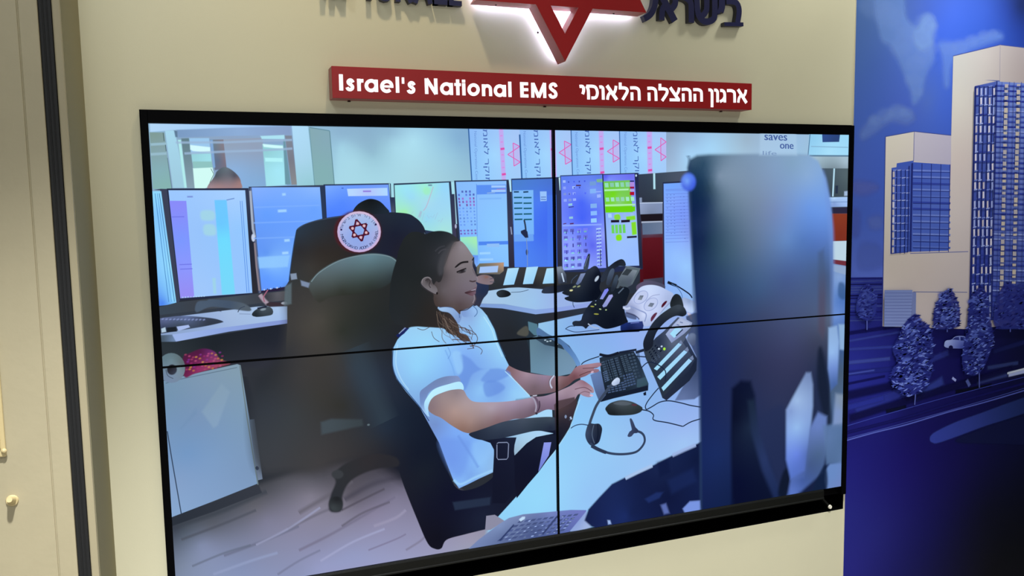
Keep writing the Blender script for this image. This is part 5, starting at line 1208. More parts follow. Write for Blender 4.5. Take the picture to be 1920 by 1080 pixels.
('L',[-389.3,95.7,-383.1,89.1,-380.7,84.6,-380.7,75.4,-376.1,63.8,-366.3,56.4,-360.2,54,-362.3,49.8,-363.6,40.1,-354.4,29.8],2.2,(110,96,88),1,1.2,0.7823305862735912),
('L',[-389.4,88.9,-381.7,81.4,-378.6,75.5,-377.5,63.7,-370.3,50.1,-357.9,42.2,-351.2,39.4,-353.5,33.5,-352.8,21.4,-339.8,9.6],1.4,(100,88,80),1,1.2,0.7192774358035365),
('L',[-385.8,103.2,-381.8,89.2,-374.6,79.2,-367.5,73.9,-364.9,69.1,-364,60.3,-358,49.7,-347.5,42.6,-341.3,39.2,-342.5,34.1],2,(74,62,58),1,1.2,0.9063127142641029),
('L',[-388.5,87.1,-381.5,77.8,-377.7,67.4,-372.3,53.4,-361.5,41.6,-350.7,35.1,-346.7,29.6,-345.9,19.5,-337.9,6.6,-322.7,-2.7],2.6,(124,110,102),1,1.2,0.6423329403934939),
('L',[-385.3,95.5,-377.4,85.4,-372.5,76.3,-367.9,63.6,-358.7,51,-347.3,42.9,-340.8,37.3,-339.3,28.8,-333.9,16.6,-320.6,6],2.3,(82,68,62),1,1.2,0.6442581519616486),
('L',[-380.7,91.2,-376,80.8,-371,68.4,-362.2,57.1,-351.9,50.5,-346.4,45.9,-344.7,37.8,-338.6,26.5,-325.8,17.5,-315.2,12.9],1.7,(100,88,80),1,1.2,0.617124370904099),
('L',[-384.9,98.8,-380.6,82.1,-371.9,70.7,-363.5,66.1,-361.7,61.5,-362.1,50.9,-354.8,38,-341.2,30.4,-334.4,27.8,-338.2,22.5],2.4,(42,36,34),1,1.2,0.6326674881765908),
('L',[-371.6,86.2,-366.3,77.7,-362.8,68,-357.2,56.5,-348.1,47.7,-340.4,42.6,-337.7,37,-335.6,27.8,-327.4,17.7,-315.7,10.9],2,(82,68,62),1,1.2,0.7819279754649482),
('L',[-380,90.9,-371.8,82.4,-364,79.1,-359.9,75.3,-356.5,67.6,-348.3,59.1,-337.1,54.5,-330.6,52.7,-329.9,48.5,-326,40.5],1.9,(82,68,62),1,1.2,0.7037467761178873),
('L',[-373.5,85.8,-370.1,70.9,-362.9,56.5,-351.9,48,-344.8,44.2,-344.3,37.4,-341.8,25,-329.7,13.4,-316,8,-313,5],2.2,(50,42,40),1,1.2,0.8741456919412683),
('L',[-376.6,81.3,-368,68.6,-358.4,64.3,-354.3,61.3,-353.6,52.6,-346.8,40.4,-333,32.8,-323.6,31.2,-325,27.8,-325.9,18],1.8,(50,42,40),1,1.2,0.7389579002899058),
('L',[-372.9,82.4,-366.1,68.6,-356.3,59.4,-347.3,54.7,-342.8,49.5,-339.1,40.3,-329.8,30.1,-317,23.7,-309.4,20.5,-308.5,14.9],2.1,(82,68,62),1,1.2,0.7496255227815947),
('L',[-369.7,85.5,-361.3,74.9,-351.1,68.6,-342.3,65,-336.7,60,-330.4,52.1,-319.5,44.6,-307.5,40.4,-300.6,37.5,-297.3,32.1],1.7,(124,110,102),1,1.2,0.8730221244764691),
('L',[-363.5,79.6,-356.4,76,-351.4,67.8,-342.1,57.4,-328,51.9,-317.6,51.4,-315.1,48.5,-311.3,39.8,-297.1,30.8,-279.7,27.8],2.6,(82,68,62),1,1.2,0.7441310166238855),
('L',[-367.9,76.4,-358.3,64,-347.6,57.4,-339.8,52.6,-334.7,44.8,-326.7,34.5,-313.8,26.3,-302.4,22.1,-297.7,17.7,-294.2,9.4],2.1,(110,96,88),1,1.2,0.6683841230629322),
('L',[-363.3,89.6,-358,78.6,-350.2,69.2,-341,63.7,-334.7,60.3,-331.7,54.2,-326.1,45.4,-315.1,38.1,-305.1,34.5,-301.8,31.3],1.9,(74,62,58),1,1.2,0.8751873259882627),
('L',[-318.4,47.5,-292,37.9,-276.3,16.1,-284.9,-4,-301.1,-10.5],2.5,(84,64,58),1,0.9,0.9),
('L',[-303.7,-7.7,-277,-12.4,-261.1,-26.6,-266.8,-39.2],2.3,(84,64,58),1,0.9,0.9),
('L',[-345.1,41.6,-319,24.4,-298.2,2.2,-290.5,-16.5],3.9,(84,64,58),1,0.9,0.9),
('L',[-361.6,17.2,-329.9,12.3,-309,-2.2],2.8,(84,64,58),1,0.9,0.9),
('L',[-304.8,59.4,-292,37.9,-297.9,12.5],1.9,(84,64,58),1,0.9,0.9),
('L',[-428.6,47.5,-421.4,26.7,-403.6,12.6],1.9,(84,64,58),1,0.9,0.9),
('L',[-474.4,60.8,-454.2,54.3,-433.3,63],2.1,(84,64,58),1,0.9,0.9),
('L',[-334.2,56.2,-307.9,44.2,-300.2,28.2],2.8,(84,64,58),1,0.9,0.9),
('L',[-312,-17.4,-287.9,-16.7],2.1,(84,64,58),1,0.9,0.9),
('P',[-346.7,325.8,-359.8,307.3,-374.8,278.6,-380.9,251.2,-384.7,230.6,-397.7,224.3,-402.4,248.7,-392.6,282.7,-374,309.5,-352,329.5],(69,70,76),1,12.1,0.75),
('P',[-337.7,329,-347,315.5,-358.2,298.6,-367.8,274.8,-373.7,254.3,-379.6,233.9,-382.8,247.8,-376.6,278.6,-363.4,305.7,-346.7,327.6],(90,85,88),1,8.7,0.6),
('L',[-399.4,293.2,-388.4,303.1,-374.1,306.1],3.4,(76,76,84),1,3.4,0.6),
('L',[-409.8,300.5,-395.3,312,-377.4,316.5],3.4,(68,70,78),1,3.4,0.5),
('L',[-439.9,355.4,-443.3,360.2],2.7,(76,92,112),0,1,1)]),
    ('chair_armrest', 'black padded armrest and post of the chair shown under her forearm', [('P',[-227,-319,-147,-328,-155,-353,-159,-389,-156,-433,-150,-499,-192,-548,-238,-541,-233,-436,-227,-399,-228,-360,-240,-336,-279,-319],[[-235,-339,22,26,46],[-189,-399,23,27,48],[-210,-506,20,23,42],[-178,-327,28,34,56]],0,1.5,1),
('P',[-313,-297,-285,-290,-252,-283,-200,-271,-153,-267,-106,-267,-7,-276,-4,-316,-32,-319,-80,-314,-120,-317,-167,-322,-214,-325,-266,-323,-298,-312],[[-290,-300,36,44,62],[-215,-278,58,70,88],[-120,-270,68,79,96],[-23,-281,60,72,86],[-197,-316,42,52,72],[-82,-307,44,56,72],[-24,-308,36,44,64]],1,1.4,1),
('L',[-218,-342,-212,-338,-181,-341,-176,-347,-179,-392,-184,-398,-214,-395,-218,-388,-217,-342],2.9,(136,148,180),0,1.1,1),
('P',[-155,-388,-121,-367,-87,-342,-39,-332,3,-337,-1,-381,-40,-422,-72,-459,-110,-495,-151,-538,-157,-472],[[-141,-386,20,24,44],[-64,-350,26,32,52],[-84,-430,18,21,42],[-144,-515,20,22,40]],0,1.5,1),
('P',[-49,-357,-22,-359,-32,-404,-72,-459],[[-44,-371,140,152,232],[-65,-433,116,132,216]],0,1.5,1),
('P',[-10,-231,4,-219,67,-212,71,-239,59,-290,31,-339,-1,-381,-7,-322],[[7,-247,76,60,64],[36,-259,64,52,60],[16,-294,42,40,52],[5,-349,24,26,42]],0,3.8,0.9),
('L',[49,-279,54,-289],5.8,(176,200,232),0,1.9,1),
('E',[32,-277,4,0,0,-6],(128,144,176),1.9,1)]),
    ('telephone_headset', 'black telephone headset shown lying on the near desk', [('L',[212.9,-179.1,191.8,-198.4,166.9,-226.3,146.9,-252.8,132.9,-283,122.8,-309,119.2,-329],10.3,(60,72,94),1,2,1),
('P',[206.9,-177.2,217,-165.9,231,-159.9,239.5,-167.9,235.9,-181.2,219.3,-187.4,210.8,-185.3],[[220,-169,204,220,248],[230,-181,168,184,216]],1,1.6,1),
('L',[50.3,-319.4,68.2,-311.5,92.1,-310.2,119.1,-317.1],3.5,(56,74,108),1,1.2,1),
('P',[104.9,-350.6,110,-326.1,119.1,-310.5,140.3,-313.9,158.5,-315.9,169.3,-332.8,165.5,-357.6,158,-379.2,145.7,-387.3,127.5,-389.6,112.5,-373.9],[[110,-342,58,72,100],[136,-326,44,52,70],[157,-344,30,38,56],[146,-375,26,34,56],[120,-372,44,56,82]],1,1.6,1),
('L',[137.2,-318,130.9,-350.8,139.7,-382.7],3.1,(84,100,124),1,2,1),
('L',[152.4,-316.9,153.3,-353.4,147,-383.6],2.8,(16,24,44),1,1.6,1),
('L',[122.7,-380.7,145.6,-398.6,182.2,-418.8,219.2,-430.2,262.8,-435.6,300.6,-433.4,322.9,-420,336.3,-400.4,334.4,-380.1,323,-366.2,305.9,-358.5],8.6,(52,66,94),1,1.6,1),
('L',[127.5,-389.6,151.7,-404.9,185.2,-421.4],11.8,(44,56,82),1,2,1),
('P',[277.1,-312,283.4,-310.4,291.5,-323.8,300.9,-344.8,311,-354.5,307.2,-365.5,294.5,-365.2,285,-374.3,274.4,-376,268.1,-371.2,276.9,-356.3,285.1,-351.6,280.8,-331.2],[[282,-324,58,70,100],[303,-357,44,54,84],[278,-371,60,72,104]],1,1.6,1)]),
    ('laptop_keyboard', 'grey blurred keyboard shown at the bottom edge of the screen', [('P',[-332,-693,-318,-679,-287,-657,-214,-615,-180,-600,-129,-595,-36,-601,47,-606,110,-616,89,-644,40,-684,10,-711,-333,-714],[[-298,-672,116,134,180],[-212,-625,124,144,188],[-145,-604,120,136,180],[-28,-610,116,132,192],[93,-619,112,120,192],[-204,-663,96,112,156],[-88,-654,76,92,140],[11,-660,92,108,172]],0,2.7,1),
('G',[-140,-612,83,-621,22,-679,-232,-677],10,5,0.7,0.55,(74,88,136),0.25,30),
('G',[-135,-615,83,-624,22,-682,-227,-681],9,6,0.35,0.3,(140,160,204),0.8,31),
('L',[-161,-625,-215,-674],5.7,(44,58,104),0,3.8,1),
('L',[-1,-619,-60,-677],5.8,(52,64,108),0,3.9,1),
('P',[-146,-611,-132,-603,-120,-604,-123,-612,-138,-619],(192,220,248),0,3.8,1),
('P',[110,-616,40,-684,70,-686,125,-681,107,-641],[[72,-650,136,160,216],[102,-674,160,180,224]],0,3,1)]),
    ('blurred_equipment', 'dark blue blurred equipment shown at lower right of the screen', [('P',[98,-652,114,-614,156,-577,206,-536,256,-520,307,-506,371,-490,449,-464,502,-449,555,-433,595,-419,650,-417,652,-724,168,-702,125,-678],[[113,-647,22,32,74],[218,-566,26,40,88],[281,-653,22,34,78],[389,-511,24,36,76],[500,-466,20,32,72],[433,-616,16,24,60],[546,-572,20,32,74],[324,-542,20,30,70],[545,-492,16,26,62],[260,-660,28,44,100]],0,7.9,1),
('L',[259,-523,307,-508,368,-491],12.2,(168,196,236),0,6.1,1),
('L',[449,-464,502,-449,548,-437],12.5,(156,180,228),0,8.4,1),
('P',[332,-611,384,-592,416,-594,397,-614,351,-626],(32,50,108),0,10.3,0.8),
('P',[400,-638,423,-636,439,-680,416,-679],(100,120,192),0,10.5,0.8),
('P',[187,-662,198,-666,204,-682,190,-681],(156,184,236),0,6,1),
('P',[384,-478,436,-473,442,-527,397,-544],(16,26,64),0,16.5,0.8),
('P',[423,-554,542,-522,556,-572,442,-609],(28,44,96),0,20.9,0.5),
('P',[492,-669,523,-645,569,-648,574,-687,501,-686],[[523,-659,120,148,224]],0,8.5,1)]),
    ('right_edge_office', 'strip of office with white board and orange panel shown at the right edge of the screen', [('P',[976,608,1250,608,1260,-70,1263,-724,1131,-727,1114,-18],[[1050,579,164,192,208],[1200,579,164,188,204],[1151,509,70,82,92],[1173,184,120,148,192],[1202,59,76,116,188],[1186,143,132,164,216],[1178,-1,108,144,212],[1193,-107,60,92,152],[1210,-234,72,92,116],[1216,-448,92,124,176],[1219,-577,128,160,220],[1168,-613,28,44,84]],0,2.2,1),
('P',[1030,697,1248,698,1250,606,1027,603],[[1048,668,144,204,240],[1198,669,156,216,248],[1123,619,168,224,252]],0,2.2,1),
('P',[1089,686,1175,685,1171,656,1092,654],[[1109,678,48,76,140],[1147,659,44,68,120]],0,2.2,1),
('L',[1032,604,1251,604],5.5,(92,124,152),0,2.2,1),
('L',[1035,687,1027,603],3.5,(76,108,144),0,2.2,1),
('L',[1039,638,1214,636],3.1,(132,176,208),0,2.2,1),
('P',[1090,558,1252,557,1255,450,1128,449],[[1113,530,68,84,98],[1202,529,84,101,108],[1152,469,60,74,84]],0,2.2,1),
('L',[1150,558,1146,451],7.2,(180,220,240),0,2.2,1),
('P',[1157,494,1170,494,1169,462,1158,462],(40,52,74),0,3.4,1),
('P',[1199,471,1217,473,1218,453,1199,453],(160,184,216),0,4.5,1),
('P',[1123,449,1255,450,1256,413,1134,413],[[1153,445,180,216,252],[1204,420,156,188,240],[1153,429,132,160,216]],0,2.2,1),
('L',[1128,431,1256,431],2.2,(108,140,192),0,1.3,1),
('P',[1134,411,1256,411,1257,386,1144,387],(42,40,64),0,2.3,1),
('P',[1142,388,1257,386,1260,282,1150,283],[[1180,378,136,58,38],[1182,307,124,48,34]],0,2.3,1),
('P',[1150,283,1260,282,1263,193,1152,210],(188,212,228),0,2.3,1),
('P',[1151,214,1263,199,1263,178,1152,198],(112,48,60),0,2.3,1),
('P',[1152,194,1263,176,1264,139,1153,169],[[1186,174,144,168,204]],0,4.6,1),
('P',[1184,122,1213,113,1215,59,1183,71],(52,88,140),1,13.8,0.8),
('P',[1186,-35,1244,-39,1247,-153,1194,-138],[[1219,-88,140,176,216]],0,11.6,1),
('P',[1178,-305,1278,-326,1282,-455,1166,-442],[[1201,-382,124,148,196],[1226,-363,128,144,160]],0,18.8,1)]),
    ('blurred_monitor', 'large dark blurred back of a monitor shown in the right foreground', [('P',[507,562,516,589,546,603,594,607,952,612,1030,608,1074,585,1111,520,1136,429,1148,328,1156,144,1159,-62,1153,-229,1145,-440,1144,-707,569,-706,565,-414,559,-176,550,-20,533,173,519,363],[[540,588,59,85,109],[531,565,42,70,97],[546,532,31,59,89],[575,513,31,59,89],[575,573,44,74,101],[624,503,93,118,142],[589,437,27,50,84],[647,427,85,109,131],[574,305,22,40,78],[541,363,24,43,84],[567,400,24,43,82],[555,172,27,48,90],[583,17,26,42,94],[617,569,85,111,135],[606,494,53,78,97],[603,304,33,59,86],[640,531,124,145,169],[652,398,76,100,124],[653,245,53,81,105],[655,90,37,59,101],[644,-7,35,52,101],[764,550,124,148,176],[881,569,130,159,195],[953,569,130,163,195],[813,434,119,139,169],[884,394,115,137,184],[791,279,93,115,146],[934,294,100,137,195],[817,121,63,90,131],[936,154,70,91,142],[1007,292,85,122,188],[1026,530,137,171,214],[1041,411,107,152,229],[1104,390,107,152,229],[1126,308,93,130,203],[1069,270,81,115,184],[1084,188,74,100,146],[1135,145,70,91,131],[963,32,70,85,124],[1087,66,74,93,131],[1140,-20,85,98,124],[842,20,61,73,109],[796,-37,52,63,99],[966,-90,61,68,105],[1091,-99,59,65,90],[726,-92,39,50,90],[611,-142,26,40,94],[589,-298,26,40,90],[637,-483,26,44,97],[592,-639,22,35,80],[869,-163,50,55,90],[1018,-217,48,53,86],[774,-196,40,48,82],[921,-332,44,52,86],[662,-690,18,33,75],[829,-694,14,26,60],[978,-715,18,27,60],[1119,-226,33,46,77]],0,16,1),
('L',[505,595,514,602,536,97,564,-177,571,-697],10,(44,66,101),0,10,0.45),
('P',[1095,549,1121,500,1144,389,1157,287,1163,62,1151,-62,1139,186,1125,349],(115,148,218),1,17.8,0.35),
('P',[1082,249,1107,268,1123,146,1123,-60,1116,-101,1090,-58],[[1096,188,70,89,124],[1099,65,81,70,90]],0,22.5,0.6),
('P',[1091,-130,1117,-143,1152,-313,1165,-421,1137,-439,1123,-395,1090,-265],(22,31,52),1,23,0.9),
('P',[700,-239,739,-216,784,-221,804,-279,805,-381,838,-508,902,-683,878,-711,704,-706,697,-430],[[751,-234,11,18,45],[717,-351,9,14,37],[777,-398,26,39,63],[732,-597,9,14,45],[853,-676,11,18,45]],0,21.6,0.95),
('P',[770,-286,799,-289,825,-404,876,-554,952,-701,903,-704,839,-570,789,-420],[[788,-318,29,43,67],[851,-530,40,55,101],[914,-675,29,44,86]],0,21.9,0.9),
('P',[824,-383,933,-333,944,-542,971,-609,952,-690,906,-621,850,-489],(37,48,86),1,31.1,0.7),
('P',[940,-584,975,-588,977,-662,932,-698,914,-664],(14,22,41),1,18.3,0.9),
('P',[946,-347,970,-312,1038,-211,1058,-212,1069,-263,1071,-347,1059,-472,1046,-598,1039,-628,971,-626,949,-543],[[966,-357,130,156,210],[995,-319,156,186,229],[1048,-230,115,137,184],[997,-423,148,186,236],[1034,-385,137,167,221],[999,-528,104,133,225],[975,-588,89,119,203],[1050,-534,85,111,180]],0,15.8,1),
('P',[971,-619,1038,-596,1060,-430,1097,-371,1139,-392,1140,-546,1124,-618,1065,-653,977,-705,957,-696],[[989,-675,93,122,203],[1027,-637,70,96,165],[1098,-434,107,133,199],[1101,-541,78,104,146],[1064,-578,70,93,142]],0,18.4,0.9),
('P',[1136,-609,1159,-586,1259,-586,1264,-735,1152,-728,1135,-652],[[1181,-637,104,137,195],[1222,-675,111,133,191]],0,11.8,1),
('P',[1119,-426,1255,-430,1260,-595,1141,-588],[[1151,-483,93,122,169],[1217,-512,78,107,146]],0,16.4,0.85),
('P',[1116,-607,1141,-593,1146,-686,1079,-687],(18,33,63),1,14.1,0.9),
('P',[1138,-44,1179,-39,1191,-106,1187,-274,1157,-303,1139,-207],[[1161,-63,141,174,218],[1158,-146,148,186,236],[1165,-209,111,141,210],[1172,-273,70,100,161]],0,13.8,1),
('E',[512,510,30,0,0,-31],[[507,513,120,168,255],[492,495,76,104,224],[531,504,72,104,232],[512,532,92,132,248],[512,483,68,100,224]],14.1,0.95)]),
    ('wall_sign', 'white wall sheet with navy words shown above the blurred monitor', [('P',[809,692,974,692,981,604,806,604],(176,208,236),0,12.6,0.5),
('T', 'saves', [830.3, 659.3, 99.2, -1.2, -0.3, 22], (70, 96, 160)),
('T', 'one', [899.1, 629.2, 59.8, -1.1, -0.4, 20.3], (70, 96, 160)),
('T', 'saves', [832.2, 659.3, 99.2, -1.2, -0.3, 22], (70, 96, 160)),
('T', 'one', [900.9, 629.2, 59.8, -1.1, -0.4, 20.3], (70, 96, 160)),
('T', 'life', [824.1, 605.6, 61.1, -0.5, -0.2, 15.3], (124, 152, 192))])
]
pic = Painter(0.0, 0.000015, (-SW - 0.001, SW + 0.001, -SH - 0.001, SH + 0.001)); pic.clip = tuple(v * 1000 for v in pic.clip)
root = None
for name, label, shapes in PICTURE:
    p = Painter(0.0, 0.000015, pic.clip)
    for q in shapes: p.shape(q)
    o = p.build(name, M_picture, None, label)
    if root is None:
        root = o; keep(o, vw); o.name = 'display_picture'
    else:
        o.parent = root
print('picture depth', Painter.depth)

# ------------------------------------------------------------------ printed panel at the right
Painter.depth = 0
mu = empty('wall_mural', 'blue printed wall panel with cream tower blocks and trees right of the video wall', 'mural', (1.2485, 0, 0))
bm = bmesh.new(); box(bm, 1.2435, 2.3445, -0.005, -0.0002, 0.02, Z(1.8945))
o = bobj('panel_board', bm, M_white); keep(o, mu); o['label'] = 'white edge of the printed board'
MURAL = [
    ('printed_sky', None, [('P',[1226,2477,2288,2702,2481,-12,1231,58],[[1255,1143,63,91,140],[1383,1152,67,94,147],[1541,1182,64,90,163],[1598,1125,60,88,172],[1734,1174,59,91,184],[1655,1088,56,90,188],[1823,1097,52,86,180],[1906,1185,49,79,165],[1998,1107,42,71,156],[2023,1192,34,56,128],[2097,1218,22,34,75],[2103,1112,30,53,128],[1338,951,59,86,149],[1274,948,60,88,147],[1611,819,69,96,168],[1503,796,62,86,166],[1346,731,58,85,160],[1668,800,62,92,180],[1300,528,60,84,164],[1513,528,56,83,168],[1304,386,58,83,162],[1285,180,74,94,172],[1392,154,76,96,176],[1286,118,74,92,168]],0,0,1)]),
    ('printed_cloud', None, [('P',[1329,1226,1459,1236,1489,1138,1534,1105,1555,1110,1570,1147,1608,1152,1642,1117,1633,1082,1629,1041,1637,980,1601,921,1577,838,1535,804,1516,857,1470,937,1420,1015,1361,1051],(111,146,200),1,31.3,0.45),
('P',[1524,1080,1550,1106,1576,1140,1608,1146,1637,1115,1622,1074,1624,1037,1576,1010,1536,1032],(132,166,220),1,32.6,0.5),
('P',[1656,1047,1740,1055,1796,1066,1853,1082,1969,1105,2000,1081,1913,1051,1805,1013,1733,968,1720,884,1692,883,1676,986],(108,144,212),1,33.3,0.5),
('P',[1314,739,1345,759,1371,748,1428,784,1476,795,1519,784,1548,751,1505,726,1425,733,1347,691,1290,666,1274,690],(100,128,188),1,32,0.5),
('P',[1249,508,1353,500,1370,475,1302,455,1250,464],(90,102,172),1,32,0.5),
('P',[1326,365,1379,376,1401,350,1386,322,1338,327],(92,112,180),1,32.6,0.5),
('P',[1252,397,1284,386,1281,304,1250,305],(76,92,168),1,32.2,0.5),
('P',[1287,263,1361,268,1399,238,1402,175,1285,170],(80,100,172),1,32.5,0.4),
('E',[1576,1124,44,3,1,-26],(124,156,216),24.3,0.2),
('E',[1615,1106,38,2,1,-22],(124,156,216),20.8,0.2),
('E',[1595,1072,52,3,1,-30],(124,156,216),28.2,0.2),
('E',[1552,1058,48,2,1,-28],(124,156,216),26.2,0.2),
('E',[1616,1024,41,2,1,-24],(124,156,216),22.7,0.2),
('E',[1576,992,51,2,1,-30],(124,156,216),28.3,0.2),
('E',[1540,960,54,2,1,-32],(124,156,216),30,0.2),
('E',[1492,1078,60,3,1,-36],(124,156,216),33.3,0.2),
('E',[1467,1017,60,3,1,-36],(124,156,216),33.3,0.2),
('E',[1531,898,44,2,1,-26],(124,156,216),24.4,0.2),
('E',[1555,854,31,1,1,-18],(124,156,216),17,0.2),
('E',[1611,1138,27,2,1,-16],(124,156,216),15.1,0.2),
('E',[1405,1133,72,4,2,-44],(124,156,216),40,0.2),
('E',[1331,1168,78,5,2,-47],(124,156,216),43.1,0.2),
('E',[1713,1025,42,2,1,-25],(124,156,216),23.1,0.2),
('E',[1769,1036,43,2,1,-25],(124,156,216),23.3,0.2),
('E',[1831,1064,36,2,1,-21],(124,156,216),19.6,0.2),
('E',[1896,1088,33,2,1,-19],(124,156,216),17.8,0.2),
('E',[1945,1099,26,1,1,-15],(124,156,216),13.9,0.2),
('E',[1345,741,33,1,1,-20],(124,156,216),18.4,0.2),
('E',[1397,763,40,1,1,-24],(124,156,216),22.2,0.2),
('E',[1455,778,44,1,1,-26],(124,156,216),24.3,0.2),
('E',[1504,771,34,1,1,-20],(124,156,216),18.8,0.2)]),
    ('printed_ground', None, [('P',[1238,141,2475,83,2736,-3580,1239,-2990],[[1261,98,38,48,126],[1371,-34,26,30,104],[1267,-112,28,32,112],[1596,-158,21,20,90],[1271,-239,32,38,124],[1436,-340,28,32,116],[1546,-307,21,22,92],[1986,-302,12,12,70],[2166,-179,8,10,48],[1277,-432,20,20,88],[1550,-417,16,16,78],[1281,-583,22,21,98],[1558,-618,18,12,84],[1854,-702,13,10,64],[2165,-695,7,10,44],[1288,-803,26,28,102],[1428,-914,25,26,96],[1717,-960,12,12,66],[2018,-913,6,8,30],[2218,-1040,3,5,18],[1295,-1048,28,28,104],[1519,-1088,18,18,80],[1754,-1130,10,10,52],[2065,-1185,4,5,15]],0,0,1),
('P',[1236,137,1403,132,1403,128,1236,132],(20,22,96),0,2.3,0.75),
('P',[1237,126,1403,122,1404,118,1237,120],(58,70,140),0,2.3,0.75),
('P',[1237,115,1404,108,1404,104,1237,111],(12,12,72),0,2.3,0.75),
('P',[1237,104,1404,98,1404,92,1238,98],(58,70,140),0,2.3,0.75),
('P',[1238,94,1405,88,1405,81,1238,87],(58,70,140),0,2.3,0.75),
('P',[1238,83,1405,75,1405,73,1238,78],(58,70,140),0,2.3,0.75),
('P',[1238,72,1405,67,1406,60,1238,66],(12,12,72),0,2.3,0.75),
('P',[1239,61,1406,55,1406,51,1239,57],(12,12,72),0,2.3,0.75),
('P',[1239,50,1406,41,1406,41,1239,46],(58,70,140),0,2.3,0.75),
('P',[1239,39,1407,30,1407,28,1239,35],(12,12,72),0,2.3,0.75),
('P',[1240,29,1407,22,1407,17,1240,24],(58,70,140),0,2.3,0.75),
('P',[1240,18,1407,8,1407,7,1240,14],(58,70,140),0,2.3,0.75),
('P',[1240,7,1408,-1,1408,-6,1240,1],(20,22,96),0,2.3,0.75),
('P',[1240,-4,1408,-14,1408,-15,1241,-9],(20,22,96),0,2.3,0.75),
('P',[1241,-15,1408,-24,1409,-28,1241,-19],(42,52,128),0,2.3,0.75),
('P',[1241,-26,1409,-36,1409,-38,1241,-31],(58,70,140),0,2.3,0.75),
('L',[1235,-78,1508,-65],14,(12,12,72),0,7,0.8),
('L',[1236,-109,1509,-91],9.4,(46,56,136),0,4.7,0.8),
('L',[1237,-141,1484,-149],11.7,(44,54,136),0,5.9,0.8),
('L',[1243,-194,1458,-195],14.1,(54,66,142),0,7.1,0.8),
('L',[1239,-236,1515,-239],18.9,(28,34,112),0,9.4,0.8),
('L',[1240,-278,1433,-264],9.5,(12,12,74),0,4.7,0.8),
('L',[1234,-240,1378,-235],7.1,(58,70,150),0,3.5,0.8),
('L',[1237,-325,1518,-304],33.2,(10,10,60),0,16.6,0.8),
('L',[1275,-388,1603,-323],38.2,(38,46,128),0,19.1,0.8),
('L',[1238,-374,1436,-351],23.7,(36,44,132),0,11.9,0.8),
('L',[1599,-235,1770,-194],25,(40,48,126),0,12.5,0.8),
('L',[1590,-366,1746,-308],35.1,(44,56,134),0,17.6,0.8),
('L',[1926,-331,2111,-313],26.4,(52,64,126),0,13.2,0.8),
('L',[1984,-279,2171,-272],15.9,(44,56,110),0,8,0.8),
('L',[2012,-213,2214,-182],21.3,(20,26,80),0,10.6,0.8),
('L',[1250,-418,2141,-293],28.6,(10,10,58),0,14.3,0.8),
('L',[1438,-410,1549,-400],14.7,(6,10,32),0,7.4,0.8),
('L',[1808,-365,2019,-356],15.6,(6,8,24),0,7.8,0.8),
('L',[1234,-506,1386,-489,1552,-475,1782,-446,2023,-421,2506,-360],5.7,(70,80,156),1,0,1),
('L',[1234,-498,1552,-466,2022,-412,2505,-348],2.9,(58,68,144),1,0,1),
('L',[1232,-448,1384,-428,1550,-408,1838,-375,2503,-309],3.1,(48,58,140),1,0,1),
('L',[1233,-474,1551,-444,1840,-407,2504,-334],11.9,(14,14,76),1,4.8,1),
('P',[1678,-552,1698,-527,1814,-495,1964,-470,2150,-438,2508,-385,2513,-450,2154,-509,1998,-529,1847,-554,1729,-572,1694,-568],[[1699,-550,42,54,134],[1905,-512,40,52,124],[2151,-469,28,42,96],[2343,-429,20,30,72]],1,7.7,1),
('P',[1818,-573,1998,-534,2218,-511,2518,-519,2528,-667,2002,-609],(16,22,64),1,10.5,0.7),
('L',[2111,-318,2222,-309],21.7,(154,164,204),0,5.4,1),
('L',[2104,-313,2221,-300],8.1,(184,192,220),0,2.7,1),
('L',[1790,-303,1812,-318],10.3,(140,148,204),0,2.6,1),
('L',[1871,-319,1891,-348],15.7,(76,88,152),0,5.2,1)]),
    ('printed_tower_block', None, [('P',[1734,999,1986,1055,2406,1041,2488,-107,1869,-105,1410,-62,1404,321,1400,679,1544,702,1738,688],[[1454,651,195,188,172],[1510,611,192,184,172],[1772,970,182,179,170],[1781,802,194,188,176],[1776,591,193,180,172],[1787,376,192,181,176],[1916,997,180,172,164],[1611,166,184,172,164],[1618,-7,184,172,168],[1424,383,188,180,168],[1445,173,184,173,162],[1791,-17,180,170,168],[2093,1026,157,146,142],[2098,940,160,148,143]],0,0,1),
('P',[1544,701,1738,688,1742,572,1545,585],[[1562,673,176,170,180],[1734,591,168,162,178]],0,0,1),
('L',[1400,679,1544,701,1738,688],3,(60,72,132),0,0,1),
('L',[1734,999,1986,1055,2406,1043],3.1,(60,72,132),0,0,1),
('L',[1400,679,1410,-62],3,(60,72,132),0,0,1),
('L',[1544,700,1545,584],2.9,(76,84,140),0,0,1),
('L',[1986,1055,1992,911],2.8,(140,132,144),0,0,1),
('L',[1542,222,1853,218],2.9,(84,92,148),0,0,1),
('L',[1564,67,1856,50],2.9,(90,96,144),0,0,1),
('P',[1908,912,1992,908,1991,913],(76,88,144),0,0,1),
('P',[1460,577,1545,588,1544,580,1739,572,1738,552,1458,557],(58,82,164),0,0,1),
('P',[1434,559,1536,571,1543,229,1440,225],(60,82,164),0,0,1),
('P',[1538,582,1740,572,1745,226,1544,228],[[1552,569,58,82,168],[1657,400,74,96,172],[1721,248,64,88,172]],0,0,1),
('P',[1542,553,1740,548,1740,543,1542,546],(100,120,188),0,0,1),
('L',[1542,544,1739,541],2.2,(28,38,112),0,0,1),
('P',[1543,528,1741,523,1741,517,1543,522],(100,120,188),0,0,1),
('L',[1544,519,1740,515],2.2,(28,38,112),0,0,1),
('P',[1544,503,1742,497,1742,492,1544,497],(44,60,148),0,0,1),
('L',[1544,495,1741,490],2.2,(28,38,112),0,0,1),
('P',[1545,478,1743,472,1744,466,1545,472],(100,120,188),0,0,1),
